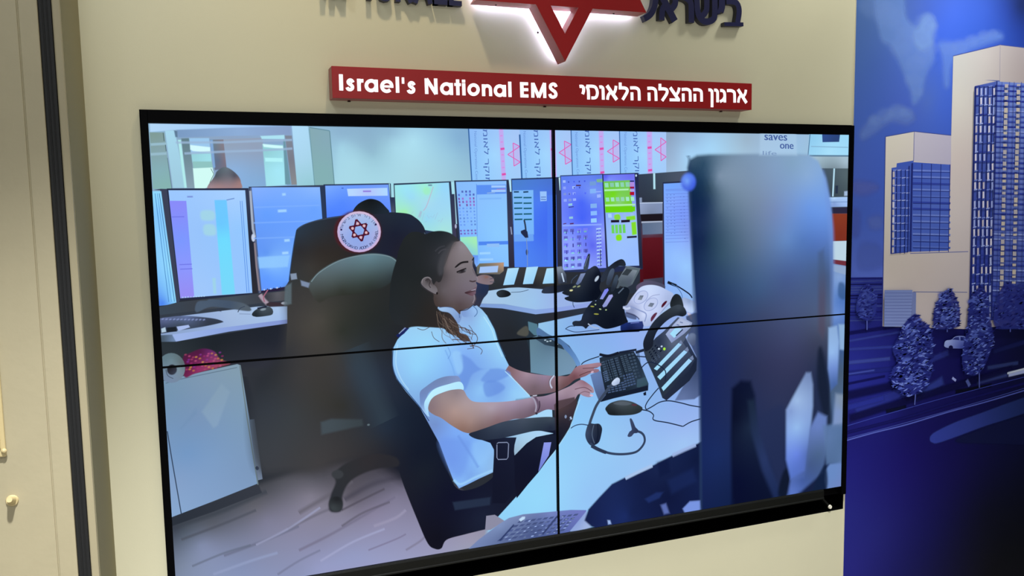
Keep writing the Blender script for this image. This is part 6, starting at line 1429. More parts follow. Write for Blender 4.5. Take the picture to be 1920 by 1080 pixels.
('L',[1546,470,1742,464],2.2,(28,38,112),0,0,1),
('P',[1546,453,1745,446,1745,441,1546,447],(80,102,176),0,0,1),
('L',[1546,445,1744,439],2.2,(28,38,112),0,0,1),
('P',[1547,428,1746,421,1746,415,1547,422],(44,60,148),0,0,1),
('L',[1548,420,1745,414],2.2,(28,38,112),0,0,1),
('P',[1548,403,1747,395,1747,390,1548,397],(44,60,148),0,0,1),
('L',[1548,395,1746,388],2.2,(28,38,112),0,0,1),
('P',[1549,378,1748,370,1748,364,1549,372],(100,120,188),0,0,1),
('L',[1550,370,1747,362],2.2,(28,38,112),0,0,1),
('P',[1550,353,1749,344,1750,338,1550,347],(100,120,188),0,0,1),
('L',[1550,344,1748,337],2.2,(28,38,112),0,0,1),
('P',[1551,328,1751,318,1751,313,1551,321],(80,102,176),0,0,1),
('L',[1552,319,1750,311],2.2,(28,38,112),0,0,1),
('P',[1552,303,1752,293,1752,287,1552,296],(100,120,188),0,0,1),
('L',[1552,294,1751,285],2.2,(28,38,112),0,0,1),
('P',[1553,277,1753,267,1753,261,1554,271],(80,102,176),0,0,1),
('L',[1554,269,1752,259],2.2,(28,38,112),0,0,1),
('P',[1554,252,1754,241,1754,235,1554,246],(80,102,176),0,0,1),
('L',[1555,244,1753,234],2.2,(28,38,112),0,0,1),
('L',[1541,578,1546,229],3.6,(30,40,112),0,0,1),
('L',[1589,576,1595,227],3.6,(30,40,112),0,0,1),
('L',[1638,575,1644,225],3.6,(30,40,112),0,0,1),
('L',[1688,574,1694,223],3.7,(30,40,112),0,0,1),
('L',[1737,573,1744,221],3.7,(30,40,112),0,0,1),
('P',[1439,544,1450,546,1451,524,1440,523],(176,168,168),0,0,1),
('P',[1442,552,1461,553,1461,549,1442,548],(124,140,200),0,0,1),
('L',[1438,551,1439,522],4.5,(22,32,94),0,0,1),
('P',[1464,552,1483,553,1483,549,1464,548],(142,154,200),0,0,1),
('L',[1460,551,1461,522],4.5,(22,32,94),0,0,1),
('P',[1486,552,1505,553,1505,549,1486,548],(84,104,180),0,0,1),
('L',[1482,551,1483,522],4.5,(22,32,94),0,0,1),
('P',[1508,552,1527,553,1528,549,1508,548],(124,140,200),0,0,1),
('L',[1504,551,1505,522],4.5,(22,32,94),0,0,1),
('P',[1440,515,1451,516,1452,494,1441,494],(176,168,168),0,0,1),
('P',[1442,522,1461,524,1461,520,1443,518],(84,104,180),0,0,1),
('L',[1439,521,1439,492],4.5,(22,32,94),0,0,1),
('P',[1464,522,1483,524,1484,520,1465,518],(84,104,180),0,0,1),
('L',[1461,521,1461,492],4.5,(22,32,94),0,0,1),
('P',[1487,522,1506,524,1506,520,1487,518],(142,154,200),0,0,1),
('L',[1483,521,1484,492],4.5,(22,32,94),0,0,1),
('P',[1509,522,1528,524,1528,520,1509,518],(124,140,200),0,0,1),
('L',[1505,521,1506,492],4.5,(22,32,94),0,0,1),
('P',[1441,486,1451,487,1452,465,1441,464],(176,168,168),0,0,1),
('P',[1443,493,1462,494,1462,491,1443,489],(142,154,200),0,0,1),
('L',[1439,492,1440,463],4.5,(22,32,94),0,0,1),
('P',[1465,493,1484,494,1484,490,1465,489],(142,154,200),0,0,1),
('L',[1461,492,1462,463],4.5,(22,32,94),0,0,1),
('P',[1487,493,1506,494,1506,490,1488,489],(124,140,200),0,0,1),
('L',[1484,492,1484,463],4.5,(22,32,94),0,0,1),
('P',[1510,492,1529,494,1529,490,1510,489],(84,104,180),0,0,1),
('L',[1506,492,1506,462],4.5,(22,32,94),0,0,1),
('P',[1441,456,1452,458,1453,436,1442,435],(176,168,168),0,0,1),
('P',[1444,464,1462,465,1463,461,1444,460],(84,104,180),0,0,1),
('L',[1440,463,1440,434],4.5,(22,32,94),0,0,1),
('P',[1466,463,1485,465,1485,461,1466,460],(84,104,180),0,0,1),
('L',[1462,462,1463,433],4.5,(22,32,94),0,0,1),
('P',[1488,463,1507,464,1507,461,1488,459],(124,140,200),0,0,1),
('L',[1484,462,1485,433],4.5,(22,32,94),0,0,1),
('P',[1510,463,1529,464,1530,460,1510,459],(142,154,200),0,0,1),
('L',[1507,462,1507,433],4.5,(22,32,94),0,0,1),
('P',[1442,427,1453,428,1453,406,1443,405],(192,188,196),0,0,1),
('P',[1444,434,1463,435,1463,432,1444,430],(124,140,200),0,0,1),
('L',[1440,433,1441,404],4.5,(22,32,94),0,0,1),
('P',[1466,434,1485,435,1486,431,1466,430],(142,154,200),0,0,1),
('L',[1463,433,1463,404],4.5,(22,32,94),0,0,1),
('P',[1489,434,1508,435,1508,431,1489,430],(142,154,200),0,0,1),
('L',[1485,433,1486,403],4.5,(22,32,94),0,0,1),
('P',[1511,433,1530,434,1530,431,1511,429],(124,140,200),0,0,1),
('L',[1507,432,1508,403],4.5,(22,32,94),0,0,1),
('P',[1442,397,1453,398,1454,376,1443,376],(176,168,168),0,0,1),
('P',[1445,405,1464,406,1464,402,1445,401],(142,154,200),0,0,1),
('L',[1441,404,1442,375],4.5,(22,32,94),0,0,1),
('P',[1467,404,1486,405,1486,402,1467,400],(84,104,180),0,0,1),
('L',[1463,403,1464,374],4.5,(22,32,94),0,0,1),
('P',[1489,404,1508,405,1508,401,1490,400],(124,140,200),0,0,1),
('L',[1486,403,1486,374],4.5,(22,32,94),0,0,1),
('P',[1512,404,1531,405,1531,401,1512,400],(142,154,200),0,0,1),
('L',[1508,402,1508,373],4.5,(22,32,94),0,0,1),
('P',[1443,368,1454,369,1455,347,1444,346],(192,188,196),0,0,1),
('P',[1446,375,1464,376,1464,372,1446,371],(124,140,200),0,0,1),
('L',[1442,374,1442,345],4.5,(22,32,94),0,0,1),
('P',[1468,375,1487,376,1487,372,1468,371],(142,154,200),0,0,1),
('L',[1464,374,1464,344],4.5,(22,32,94),0,0,1),
('P',[1490,374,1509,375,1509,372,1490,370],(124,140,200),0,0,1),
('L',[1486,373,1487,344],4.5,(22,32,94),0,0,1),
('P',[1512,374,1532,375,1532,371,1513,370],(142,154,200),0,0,1),
('L',[1509,373,1509,343],4.6,(22,32,94),0,0,1),
('P',[1444,338,1454,339,1455,317,1444,316],(176,168,168),0,0,1),
('P',[1446,346,1465,346,1465,343,1446,342],(142,154,200),0,0,1),
('L',[1442,344,1443,315],4.5,(22,32,94),0,0,1),
('P',[1468,345,1487,346,1488,342,1468,341],(142,154,200),0,0,1),
('L',[1465,344,1465,315],4.5,(22,32,94),0,0,1),
('P',[1491,344,1510,345,1510,342,1491,340],(142,154,200),0,0,1),
('L',[1487,344,1487,314],4.5,(22,32,94),0,0,1),
('P',[1513,344,1532,345,1532,341,1513,340],(84,104,180),0,0,1),
('L',[1509,343,1510,314],4.6,(22,32,94),0,0,1),
('P',[1444,308,1455,310,1456,287,1445,287],(176,168,168),0,0,1),
('P',[1447,316,1466,317,1466,313,1447,312],(142,154,200),0,0,1),
('L',[1443,315,1444,286],4.5,(22,32,94),0,0,1),
('P',[1469,315,1488,316,1488,312,1469,311],(124,140,200),0,0,1),
('L',[1465,314,1466,285],4.5,(22,32,94),0,0,1),
('P',[1491,315,1510,316,1511,312,1492,311],(142,154,200),0,0,1),
('L',[1488,314,1488,284],4.6,(22,32,94),0,0,1),
('P',[1514,314,1533,315,1533,311,1514,310],(124,140,200),0,0,1),
('L',[1510,313,1511,284],4.6,(22,32,94),0,0,1),
('P',[1445,279,1456,280,1456,257,1446,257],(176,168,168),0,0,1),
('P',[1447,286,1466,287,1466,283,1448,282],(124,140,200),0,0,1),
('L',[1444,285,1444,256],4.5,(22,32,94),0,0,1),
('P',[1470,285,1489,286,1489,282,1470,281],(124,140,200),0,0,1),
('L',[1466,284,1466,255],4.5,(22,32,94),0,0,1),
('P',[1492,285,1511,286,1511,282,1492,281],(124,140,200),0,0,1),
('L',[1488,284,1489,254],4.6,(22,32,94),0,0,1),
('P',[1514,284,1534,285,1534,281,1515,280],(84,104,180),0,0,1),
('L',[1511,283,1511,254],4.6,(22,32,94),0,0,1),
('P',[1446,249,1456,250,1457,228,1446,227],(176,168,168),0,0,1),
('P',[1448,256,1467,257,1467,253,1448,252],(84,104,180),0,0,1),
('L',[1444,255,1445,226],4.5,(22,32,94),0,0,1),
('P',[1470,256,1489,256,1490,252,1470,252],(84,104,180),0,0,1),
('L',[1466,255,1467,225],4.5,(22,32,94),0,0,1),
('P',[1493,255,1512,256,1512,252,1493,251],(124,140,200),0,0,1),
('L',[1489,254,1489,224],4.6,(22,32,94),0,0,1),
('P',[1515,254,1534,255,1535,251,1515,250],(84,104,180),0,0,1),
('L',[1511,253,1512,223],4.6,(22,32,94),0,0,1),
('L',[1522,567,1528,227],4.8,(26,36,102),0,0,1),
('L',[1536,578,1541,229],4.8,(26,36,102),0,0,1),
('L',[1440,225,1528,228],2.9,(44,56,124),0,0,1),
('P',[1852,885,1968,908,1998,-71,1869,-94],[[1894,848,70,88,156],[1919,374,60,76,152],[1923,19,44,56,144]],0,0,1),
('P',[1968,908,2416,903,2488,-107,1989,-75],[[2012,873,100,120,180],[2095,481,98,114,178],[2084,146,76,92,164],[2063,-34,52,63,144]],0,0,1),
('P',[1968,895,2416,901,2417,894,1969,889],(58,76,156),0,0,1),
('L',[1969,888,2417,894],2.3,(34,44,124),0,0,1),
('P',[1969,874,2418,880,2418,873,1969,868],(40,52,138),0,0,1),
('L',[1969,868,2418,873],2.3,(34,44,124),0,0,1),
('P',[1969,854,2419,858,2420,852,1970,848],(44,60,144),0,0,1),
('L',[1970,848,2420,851],2.3,(34,44,124),0,0,1),
('P',[1970,833,2421,837,2421,830,1970,827],(40,52,138),0,0,1),
('L',[1970,827,2421,830],2.3,(34,44,124),0,0,1),
('P',[1970,813,2422,815,2423,809,1971,807],(70,88,159),0,0,1),
('L',[1971,806,2423,808],2.3,(34,44,124),0,0,1),
('P',[1971,792,2424,794,2424,787,1971,786],(128,144,196),0,0,1),
('L',[1971,786,2424,787],2.3,(34,44,124),0,0,1),
('P',[1971,772,2426,772,2426,766,1972,766],(58,76,156),0,0,1),
('L',[1972,765,2426,765],2.3,(34,44,124),0,0,1),
('P',[1972,751,2427,751,2428,744,1972,745],(58,76,156),0,0,1),
('L',[1972,744,2428,743],2.3,(34,44,124),0,0,1),
('P',[1972,730,2429,729,2429,722,1973,724],(40,52,138),0,0,1),
('L',[1973,724,2429,722],2.3,(34,44,124),0,0,1),
('P',[1973,710,2430,707,2431,700,1973,704],(128,144,196),0,0,1),
('L',[1973,703,2431,700],2.3,(34,44,124),0,0,1),
('P',[1974,689,2432,686,2432,679,1974,683],(44,60,144),0,0,1),
('L',[1974,682,2432,678],2.3,(34,44,124),0,0,1),
('P',[1974,668,2433,664,2434,657,1974,662],(70,88,159),0,0,1),
('L',[1974,662,2434,657],2.3,(34,44,124),0,0,1),
('P',[1974,647,2435,642,2435,635,1975,641],(44,60,144),0,0,1),
('L',[1975,641,2435,635],2.3,(34,44,124),0,0,1),
('P',[1975,626,2436,620,2437,614,1975,620],(70,88,159),0,0,1),
('L',[1975,620,2437,613],2.3,(34,44,124),0,0,1),
('P',[1976,606,2438,598,2438,592,1976,600],(70,88,159),0,0,1),
('L',[1976,599,2438,591],2.3,(34,44,124),0,0,1),
('P',[1976,585,2440,577,2440,570,1976,579],(44,60,144),0,0,1),
('L',[1976,578,2440,569],2.3,(34,44,124),0,0,1),
('P',[1976,564,2441,555,2442,548,1977,558],(44,60,144),0,0,1),
('L',[1977,557,2442,547],2.3,(34,44,124),0,0,1),
('P',[1977,543,2443,533,2443,526,1977,537],(44,60,144),0,0,1),
('L',[1977,536,2443,525],2.3,(34,44,124),0,0,1),
('P',[1978,522,2444,511,2445,504,1978,516],(58,76,156),0,0,1),
('L',[1978,515,2445,503],2.3,(34,44,124),0,0,1),
('P',[1978,501,2446,489,2446,482,1978,495],(70,88,159),0,0,1),
('L',[1978,494,2446,481],2.3,(34,44,124),0,0,1),
('P',[1979,480,2447,467,2448,460,1979,474],(44,60,144),0,0,1),
('L',[1979,473,2448,459],2.3,(34,44,124),0,0,1),
('P',[1979,459,2449,445,2449,438,1980,453],(44,60,144),0,0,1),
('L',[1980,452,2449,437],2.3,(34,44,124),0,0,1),
('P',[1980,438,2450,423,2451,416,1980,432],(70,88,159),0,0,1),
('L',[1980,431,2451,415],2.3,(34,44,124),0,0,1),
('P',[1980,417,2452,400,2452,394,1980,411],(44,60,144),0,0,1),
('L',[1980,410,2452,393],2.3,(34,44,124),0,0,1),
('P',[1981,396,2454,378,2454,371,1981,390],(70,88,159),0,0,1),
('L',[1981,389,2454,371],2.3,(34,44,124),0,0,1),
('P',[1981,374,2455,356,2456,349,1982,368],(44,60,144),0,0,1),
('L',[1982,368,2456,349],2.3,(34,44,124),0,0,1),
('P',[1982,353,2457,334,2457,327,1982,347],(70,88,159),0,0,1),
('L',[1982,347,2457,326],2.3,(34,44,124),0,0,1),
('P',[1982,332,2458,312,2459,305,1983,326],(58,76,156),0,0,1),
('L',[1983,326,2459,304],2.3,(34,44,124),0,0,1),
('P',[1983,311,2460,289,2460,282,1983,305],(58,76,156),0,0,1),
('L',[1983,304,2460,282],2.3,(34,44,124),0,0,1),
('P',[1983,290,2462,267,2462,260,1984,283],(128,144,196),0,0,1),
('L',[1984,283,2462,259],2.3,(34,44,124),0,0,1),
('P',[1984,268,2463,244,2464,238,1984,262],(128,144,196),0,0,1),
('L',[1984,262,2464,237],2.3,(34,44,124),0,0,1),
('P',[1984,247,2465,222,2465,215,1985,241],(70,88,159),0,0,1),
('L',[1985,240,2465,215],2.3,(34,44,124),0,0,1),
('P',[1985,226,2466,200,2467,193,1985,219],(40,52,138),0,0,1),
('L',[1985,219,2467,192],2.3,(34,44,124),0,0,1),
('P',[1985,204,2468,177,2468,170,1986,198],(70,88,159),0,0,1),
('L',[1986,198,2468,170],2.3,(34,44,124),0,0,1),
('P',[1986,183,2470,155,2470,148,1986,177],(70,88,159),0,0,1),
('L',[1986,176,2470,147],2.3,(34,44,124),0,0,1),
('P',[1986,162,2471,132,2472,125,1987,155],(44,60,144),0,0,1),
('L',[1987,155,2472,125],2.3,(34,44,124),0,0,1),
('P',[1987,140,2473,110,2473,102,1987,134],(128,144,196),0,0,1),
('L',[1987,133,2473,102],2.3,(34,44,124),0,0,1),
('P',[1988,118,2474,87,2475,80,1988,112],(70,88,159),0,0,1),
('L',[1988,112,2475,79],2.4,(34,44,124),0,0,1),
('P',[1988,97,2476,64,2476,57,1988,91],(128,144,196),0,0,1),
('L',[1988,90,2476,57],2.4,(34,44,124),0,0,1),
('P',[1989,75,2478,42,2478,34,1989,69],(58,76,156),0,0,1),
('L',[1989,69,2478,34],2.4,(34,44,124),0,0,1),
('P',[1989,54,2479,19,2480,12,1990,48],(128,144,196),0,0,1),
('L',[1990,47,2480,11],2.4,(34,44,124),0,0,1),
('P',[1990,32,2481,-4,2481,-11,1990,26],(40,52,138),0,0,1),
('L',[1990,26,2481,-12],2.4,(34,44,124),0,0,1),
('P',[1990,11,2482,-27,2483,-34,1991,4],(58,76,156),0,0,1),
('L',[1991,4,2483,-34],2.4,(34,44,124),0,0,1),
('P',[1991,-11,2484,-50,2485,-57,1991,-17],(40,52,138),0,0,1),
('L',[1991,-18,2485,-57],2.4,(34,44,124),0,0,1),
('P',[1991,-33,2486,-72,2486,-80,1992,-39],(44,60,144),0,0,1),
('L',[1992,-40,2486,-80],2.4,(34,44,124),0,0,1),
('P',[1992,-54,2487,-95,2488,-102,1992,-61],(58,76,156),0,0,1),
('L',[1992,-61,2488,-103],2.4,(34,44,124),0,0,1),
('P',[1860,876,1870,878,1871,851,1862,849],(176,168,176),0,0,1),
('P',[1857,886,1877,890,1877,885,1857,881],(42,54,136),0,0,1),
('L',[1856,885,1857,847],4.5,(24,33,95),0,0,1),
('P',[1884,877,1893,879,1894,852,1885,850],(156,164,204),0,0,1),
('P',[1880,887,1900,890,1901,886,1880,882],(60,76,152),0,0,1),
('L',[1879,886,1880,847],4.5,(24,33,95),0,0,1),
('P',[1907,878,1916,880,1918,853,1908,851],(140,152,200),0,0,1),
('P',[1904,887,1924,891,1924,887,1904,883],(60,76,152),0,0,1),
('L',[1903,886,1904,848],4.5,(24,33,95),0,0,1),
('P',[1927,888,1948,892,1948,887,1927,884],(108,124,184),0,0,1),
('L',[1926,887,1927,849],4.5,(24,33,95),0,0,1),
('P',[1954,880,1964,882,1965,854,1956,852],(196,192,204),0,0,1),
('P',[1951,889,1971,893,1972,888,1951,884],(60,76,152),0,0,1),
('L',[1950,888,1951,850],4.5,(24,33,95),0,0,1),
('P',[1858,849,1878,852,1878,848,1858,844],(42,54,136),0,0,1),
('L',[1857,848,1858,810],4.5,(24,33,95),0,0,1),
('P',[1884,840,1894,842,1895,815,1886,813],(196,192,204),0,0,1),
('P',[1881,849,1901,853,1901,848,1881,845],(108,124,184),0,0,1),
('L',[1880,848,1881,810],4.5,(24,33,95),0,0,1),
('P',[1908,841,1917,842,1918,815,1909,813],(156,164,204),0,0,1),
('P',[1904,850,1925,854,1925,849,1904,845],(60,76,152),0,0,1),
('L',[1903,849,1904,811],4.5,(24,33,95),0,0,1),
('P',[1931,841,1941,843,1942,816,1933,814],(176,168,176),0,0,1),
('P',[1928,851,1948,854,1948,850,1928,846],(108,124,184),0,0,1),
('L',[1927,850,1928,811],4.5,(24,33,95),0,0,1),
('P',[1955,842,1964,844,1966,816,1956,815],(140,152,200),0,0,1),
('P',[1951,851,1972,855,1972,850,1952,847],(42,54,136),0,0,1),
('L',[1951,850,1952,812],4.5,(24,33,95),0,0,1),
('P',[1858,811,1878,815,1879,810,1858,807],(42,54,136),0,0,1),
('L',[1857,810,1858,772],4.5,(24,33,95),0,0,1),
('P',[1885,802,1894,804,1896,777,1886,775],(176,168,176),0,0,1),
('P',[1882,812,1902,816,1902,811,1882,807],(108,124,184),0,0,1),
('L',[1881,811,1882,773],4.5,(24,33,95),0,0,1),
('P',[1905,813,1925,816,1926,812,1905,808],(140,154,204),0,0,1),
('L',[1904,812,1905,773],4.5,(24,33,95),0,0,1),
('P',[1932,804,1941,806,1943,778,1934,776],(196,192,204),0,0,1),
('P',[1928,813,1949,817,1949,812,1929,808],(140,154,204),0,0,1),
('L',[1928,812,1929,774],4.5,(24,33,95),0,0,1),
('P',[1956,804,1965,806,1967,779,1957,777],(140,152,200),0,0,1),
('P',[1952,814,1973,818,1973,813,1952,809],(108,124,184),0,0,1),
('L',[1951,813,1952,774],4.5,(24,33,95),0,0,1),
('P',[1862,765,1872,766,1873,739,1864,737],(156,164,204),0,0,1),
('P',[1859,774,1879,778,1879,773,1859,769],(108,124,184),0,0,1),
('L',[1858,773,1859,735],4.5,(24,33,95),0,0,1),
('P',[1886,765,1895,767,1896,740,1887,738],(196,192,204),0,0,1),
('P',[1882,775,1903,778,1903,774,1882,770],(42,54,136),0,0,1),
('L',[1881,774,1882,735],4.5,(24,33,95),0,0,1),
('P',[1906,775,1926,779,1926,774,1906,770],(42,54,136),0,0,1),
('L',[1905,774,1906,736],4.5,(24,33,95),0,0,1),
('P',[1933,766,1942,768,1944,740,1934,739],(176,168,176),0,0,1),
('P',[1929,776,1950,779,1950,774,1930,771],(140,154,204),0,0,1),
('L',[1928,774,1929,736],4.5,(24,33,95),0,0,1),
('P',[1956,766,1966,768,1967,741,1958,739],(196,192,204),0,0,1),
('P',[1953,776,1974,780,1974,775,1953,771],(108,124,184),0,0,1),
('L',[1952,775,1953,736],4.5,(24,33,95),0,0,1),
('P',[1863,727,1872,729,1874,702,1864,700],(176,168,176),0,0,1),
('P',[1860,737,1880,740,1880,736,1860,732],(140,154,204),0,0,1),
('L',[1859,736,1860,697],4.5,(24,33,95),0,0,1),
('P',[1886,728,1896,729,1897,702,1888,700],(196,192,204),0,0,1),
('P',[1883,737,1903,741,1904,736,1883,732],(140,154,204),0,0,1),
('L',[1882,736,1883,698],4.5,(24,33,95),0,0,1),
('P',[1910,728,1919,730,1921,702,1911,700],(140,152,200),0,0,1),
('P',[1906,738,1927,741,1927,736,1907,733],(42,54,136),0,0,1),
('L',[1906,736,1906,698],4.5,(24,33,95),0,0,1),
('P',[1934,728,1943,730,1944,703,1935,701],(196,192,204),0,0,1),
('P',[1930,738,1951,742,1951,737,1930,733],(42,54,136),0,0,1),
('L',[1929,737,1930,698],4.5,(24,33,95),0,0,1),
('P',[1957,729,1967,731,1968,703,1959,701],(140,152,200),0,0,1),
('P',[1954,738,1974,742,1975,737,1954,734],(42,54,136),0,0,1),
('L',[1953,737,1954,698],4.6,(24,33,95),0,0,1),
('P',[1864,690,1873,691,1874,664,1865,662],(176,168,176),0,0,1),
('P',[1860,699,1880,703,1881,698,1860,694],(60,76,152),0,0,1),
('L',[1859,698,1860,660],4.5,(24,33,95),0,0,1),
('P',[1887,690,1896,692,1898,664,1888,662],(140,152,200),0,0,1),
('P',[1884,699,1904,703,1904,698,1884,695],(42,54,136),0,0,1),
('L',[1883,698,1884,660],4.5,(24,33,95),0,0,1),
('P',[1907,700,1928,703,1928,698,1907,695],(42,54,136),0,0,1),
('L',[1906,699,1907,660],4.5,(24,33,95),0,0,1),
('P',[1934,690,1944,692,1945,665,1936,663],(156,164,204),0,0,1),
('P',[1931,700,1951,704,1952,699,1931,695],(60,76,152),0,0,1),
('L',[1930,699,1931,660],4.5,(24,33,95),0,0,1),
('P',[1954,700,1975,704,1976,699,1955,696],(42,54,136),0,0,1),
('L',[1954,699,1955,660],4.6,(24,33,95),0,0,1),
('P',[1864,652,1874,654,1875,626,1866,624],(156,164,204),0,0,1),
('P',[1861,662,1881,665,1881,660,1861,657],(60,76,152),0,0,1),
('L',[1860,660,1861,622],4.5,(24,33,95),0,0,1),
('P',[1884,662,1905,665,1905,660,1885,657],(108,124,184),0,0,1),
('L',[1884,661,1884,622],4.5,(24,33,95),0,0,1),
('P',[1908,662,1928,665,1929,661,1908,657],(60,76,152),0,0,1),
('L',[1907,661,1908,622],4.5,(24,33,95),0,0,1),
('P',[1935,652,1944,654,1946,627,1936,625],(196,192,204),0,0,1),
('P',[1932,662,1952,666,1952,661,1932,657],(60,76,152),0,0,1),
('L',[1931,661,1932,622],4.6,(24,33,95),0,0,1),
('P',[1959,653,1968,655,1970,627,1960,625],(176,168,176),0,0,1),
('P',[1955,662,1976,666,1976,661,1956,658],(108,124,184),0,0,1),
('L',[1954,661,1955,622],4.6,(24,33,95),0,0,1),
('P',[1865,614,1874,616,1876,588,1866,587],(196,192,204),0,0,1),
('P',[1862,624,1882,627,1882,622,1862,619],(140,154,204),0,0,1),
('L',[1861,623,1862,584],4.5,(24,33,95),0,0,1),
('P',[1888,614,1898,616,1899,588,1890,587],(140,152,200),0,0,1),
('P',[1885,624,1906,627,1906,622,1885,619],(42,54,136),0,0,1),
('L',[1884,623,1885,584],4.5,(24,33,95),0,0,1),
('P',[1912,614,1922,616,1923,588,1914,587],(156,164,204),0,0,1),
('P',[1909,624,1929,627,1929,623,1909,619],(42,54,136),0,0,1),
('L',[1908,623,1909,584],4.5,(24,33,95),0,0,1),
('P',[1932,624,1953,628,1953,623,1933,620],(60,76,152),0,0,1),
('L',[1932,623,1932,584],4.6,(24,33,95),0,0,1),
('P',[1960,615,1969,616,1971,589,1961,587],(156,164,204),0,0,1),
('P',[1956,624,1977,628,1977,623,1956,620],(140,154,204),0,0,1),
('L',[1955,623,1956,584],4.6,(24,33,95),0,0,1),
('P',[1866,576,1875,578,1876,550,1867,549],(196,192,204),0,0,1),
('P',[1862,586,1883,589,1883,584,1862,581],(42,54,136),0,0,1),
('L',[1861,585,1862,546],4.5,(24,33,95),0,0,1),
('P',[1886,586,1906,589,1906,585,1886,581],(60,76,152),0,0,1),
('L',[1885,585,1886,546],4.5,(24,33,95),0,0,1),
('P',[1909,586,1930,589,1930,585,1910,581],(42,54,136),0,0,1),
('L',[1908,585,1909,546],4.6,(24,33,95),0,0,1),
('P',[1937,576,1946,578,1948,550,1938,549],(140,152,200),0,0,1),
('P',[1933,586,1954,589,1954,585,1933,581],(42,54,136),0,0,1),
('L',[1932,585,1933,546],4.6,(24,33,95),0,0,1),
('P',[1960,576,1970,578,1972,550,1962,549],(196,192,204),0,0,1),
('P',[1957,586,1978,590,1978,585,1957,581],(60,76,152),0,0,1),
('L',[1956,585,1957,546],4.6,(24,33,95),0,0,1),
('P',[1866,538,1876,540,1877,512,1868,511],(176,168,176),0,0,1),
('P',[1863,548,1883,551,1884,547,1863,543],(108,124,184),0,0,1),
('L',[1862,547,1863,508],4.5,(24,33,95),0,0,1),
('P',[1890,538,1899,540,1901,512,1891,511],(156,164,204),0,0,1),
('P',[1886,548,1907,551,1907,546,1887,543],(60,76,152),0,0,1),
('L',[1886,547,1886,508],4.5,(24,33,95),0,0,1),
('P',[1910,548,1931,551,1931,546,1910,543],(60,76,152),0,0,1),
('L',[1909,547,1910,508],4.6,(24,33,95),0,0,1),
('P',[1937,538,1947,540,1948,512,1939,510],(196,192,204),0,0,1),
('P',[1934,548,1954,551,1955,546,1934,543],(140,154,204),0,0,1),
('L',[1933,547,1934,508],4.6,(24,33,95),0,0,1),
('P',[1961,538,1971,540,1972,512,1963,510],(156,164,204),0,0,1),
('P',[1958,548,1978,551,1979,546,1958,543],(60,76,152),0,0,1),
('L',[1957,547,1958,508],4.6,(24,33,95),0,0,1),
('P',[1867,500,1876,502,1878,474,1868,473],(196,192,204),0,0,1),
('P',[1864,510,1884,513,1884,508,1864,505],(108,124,184),0,0,1),
('L',[1863,509,1864,470],4.5,(24,33,95),0,0,1),
('P',[1891,500,1900,502,1901,474,1892,472],(176,168,176),0,0,1),
('P',[1887,510,1908,513,1908,508,1887,505],(140,154,204),0,0,1),
('L',[1886,509,1887,470],4.6,(24,33,95),0,0,1),
('P',[1914,500,1924,502,1925,474,1916,472],(176,168,176),0,0,1),
('P',[1911,510,1931,513,1932,508,1911,505],(60,76,152),0,0,1),
('L',[1910,509,1911,470],4.6,(24,33,95),0,0,1),
('P',[1935,510,1955,513,1956,508,1935,505],(140,154,204),0,0,1),
('L',[1934,509,1935,469],4.6,(24,33,95),0,0,1),
('P',[1962,500,1972,501,1973,473,1964,472],(140,152,200),0,0,1),
('P',[1958,510,1979,513,1980,508,1959,505],(140,154,204),0,0,1),
('L',[1958,508,1959,469],4.6,(24,33,95),0,0,1),
('P',[1864,472,1885,475,1885,470,1864,467],(140,154,204),0,0,1),
('L',[1863,471,1864,432],4.5,(24,33,95),0,0,1),
('P',[1891,462,1901,464,1902,436,1893,434],(140,152,200),0,0,1),
('P',[1888,472,1908,475,1909,470,1888,467],(108,124,184),0,0,1),
('L',[1887,471,1888,432],4.6,(24,33,95),0,0,1),
('P',[1915,462,1924,463,1926,436,1916,434],(196,192,204),0,0,1),
('P',[1912,472,1932,475,1932,470,1912,467],(42,54,136),0,0,1),
('L',[1911,470,1912,431],4.6,(24,33,95),0,0,1),
('P',[1935,471,1956,474,1956,470,1936,467],(108,124,184),0,0,1),
('L',[1934,470,1935,431],4.6,(24,33,95),0,0,1),
('P',[1959,471,1980,474,1980,469,1960,466],(108,124,184),0,0,1),
('L',[1958,470,1959,431],4.6,(24,33,95),0,0,1),
('P',[1868,424,1878,426,1879,398,1870,396],(156,164,204),0,0,1),
('P',[1865,434,1885,437,1886,432,1865,429],(60,76,152),0,0,1),
('L',[1864,433,1865,394],4.6,(24,33,95),0,0,1),
('P',[1892,424,1901,425,1903,397,1893,396],(140,152,200),0,0,1),
('P',[1888,434,1909,437,1909,432,1889,429],(42,54,136),0,0,1),
('L',[1888,432,1888,393],4.6,(24,33,95),0,0,1),
('P',[1916,423,1925,425,1927,397,1917,395],(196,192,204),0,0,1),
('P',[1912,433,1933,436,1933,432,1912,428],(60,76,152),0,0,1),
('L',[1911,432,1912,393],4.6,(24,33,95),0,0,1),
('P',[1940,423,1949,425,1951,397,1941,395],(176,168,176),0,0,1),
('P',[1936,433,1957,436,1957,431,1936,428],(60,76,152),0,0,1),
('L',[1935,432,1936,392],4.6,(24,33,95),0,0,1),
('P',[1964,423,1973,424,1975,396,1965,395],(140,152,200),0,0,1),
('P',[1960,433,1981,436,1981,431,1960,428],(60,76,152),0,0,1),
('L',[1959,432,1960,392],4.6,(24,33,95),0,0,1),
('P',[1869,386,1878,387,1880,360,1870,358],(140,152,200),0,0,1),
('P',[1866,396,1886,399,1886,394,1866,391],(140,154,204),0,0,1),
('L',[1865,395,1866,355],4.6,(24,33,95),0,0,1),
('P',[1893,385,1902,387,1904,359,1894,357],(176,168,176),0,0,1),
('P',[1889,395,1910,398,1910,393,1890,390],(42,54,136),0,0,1),
('L',[1888,394,1889,355],4.6,(24,33,95),0,0,1),
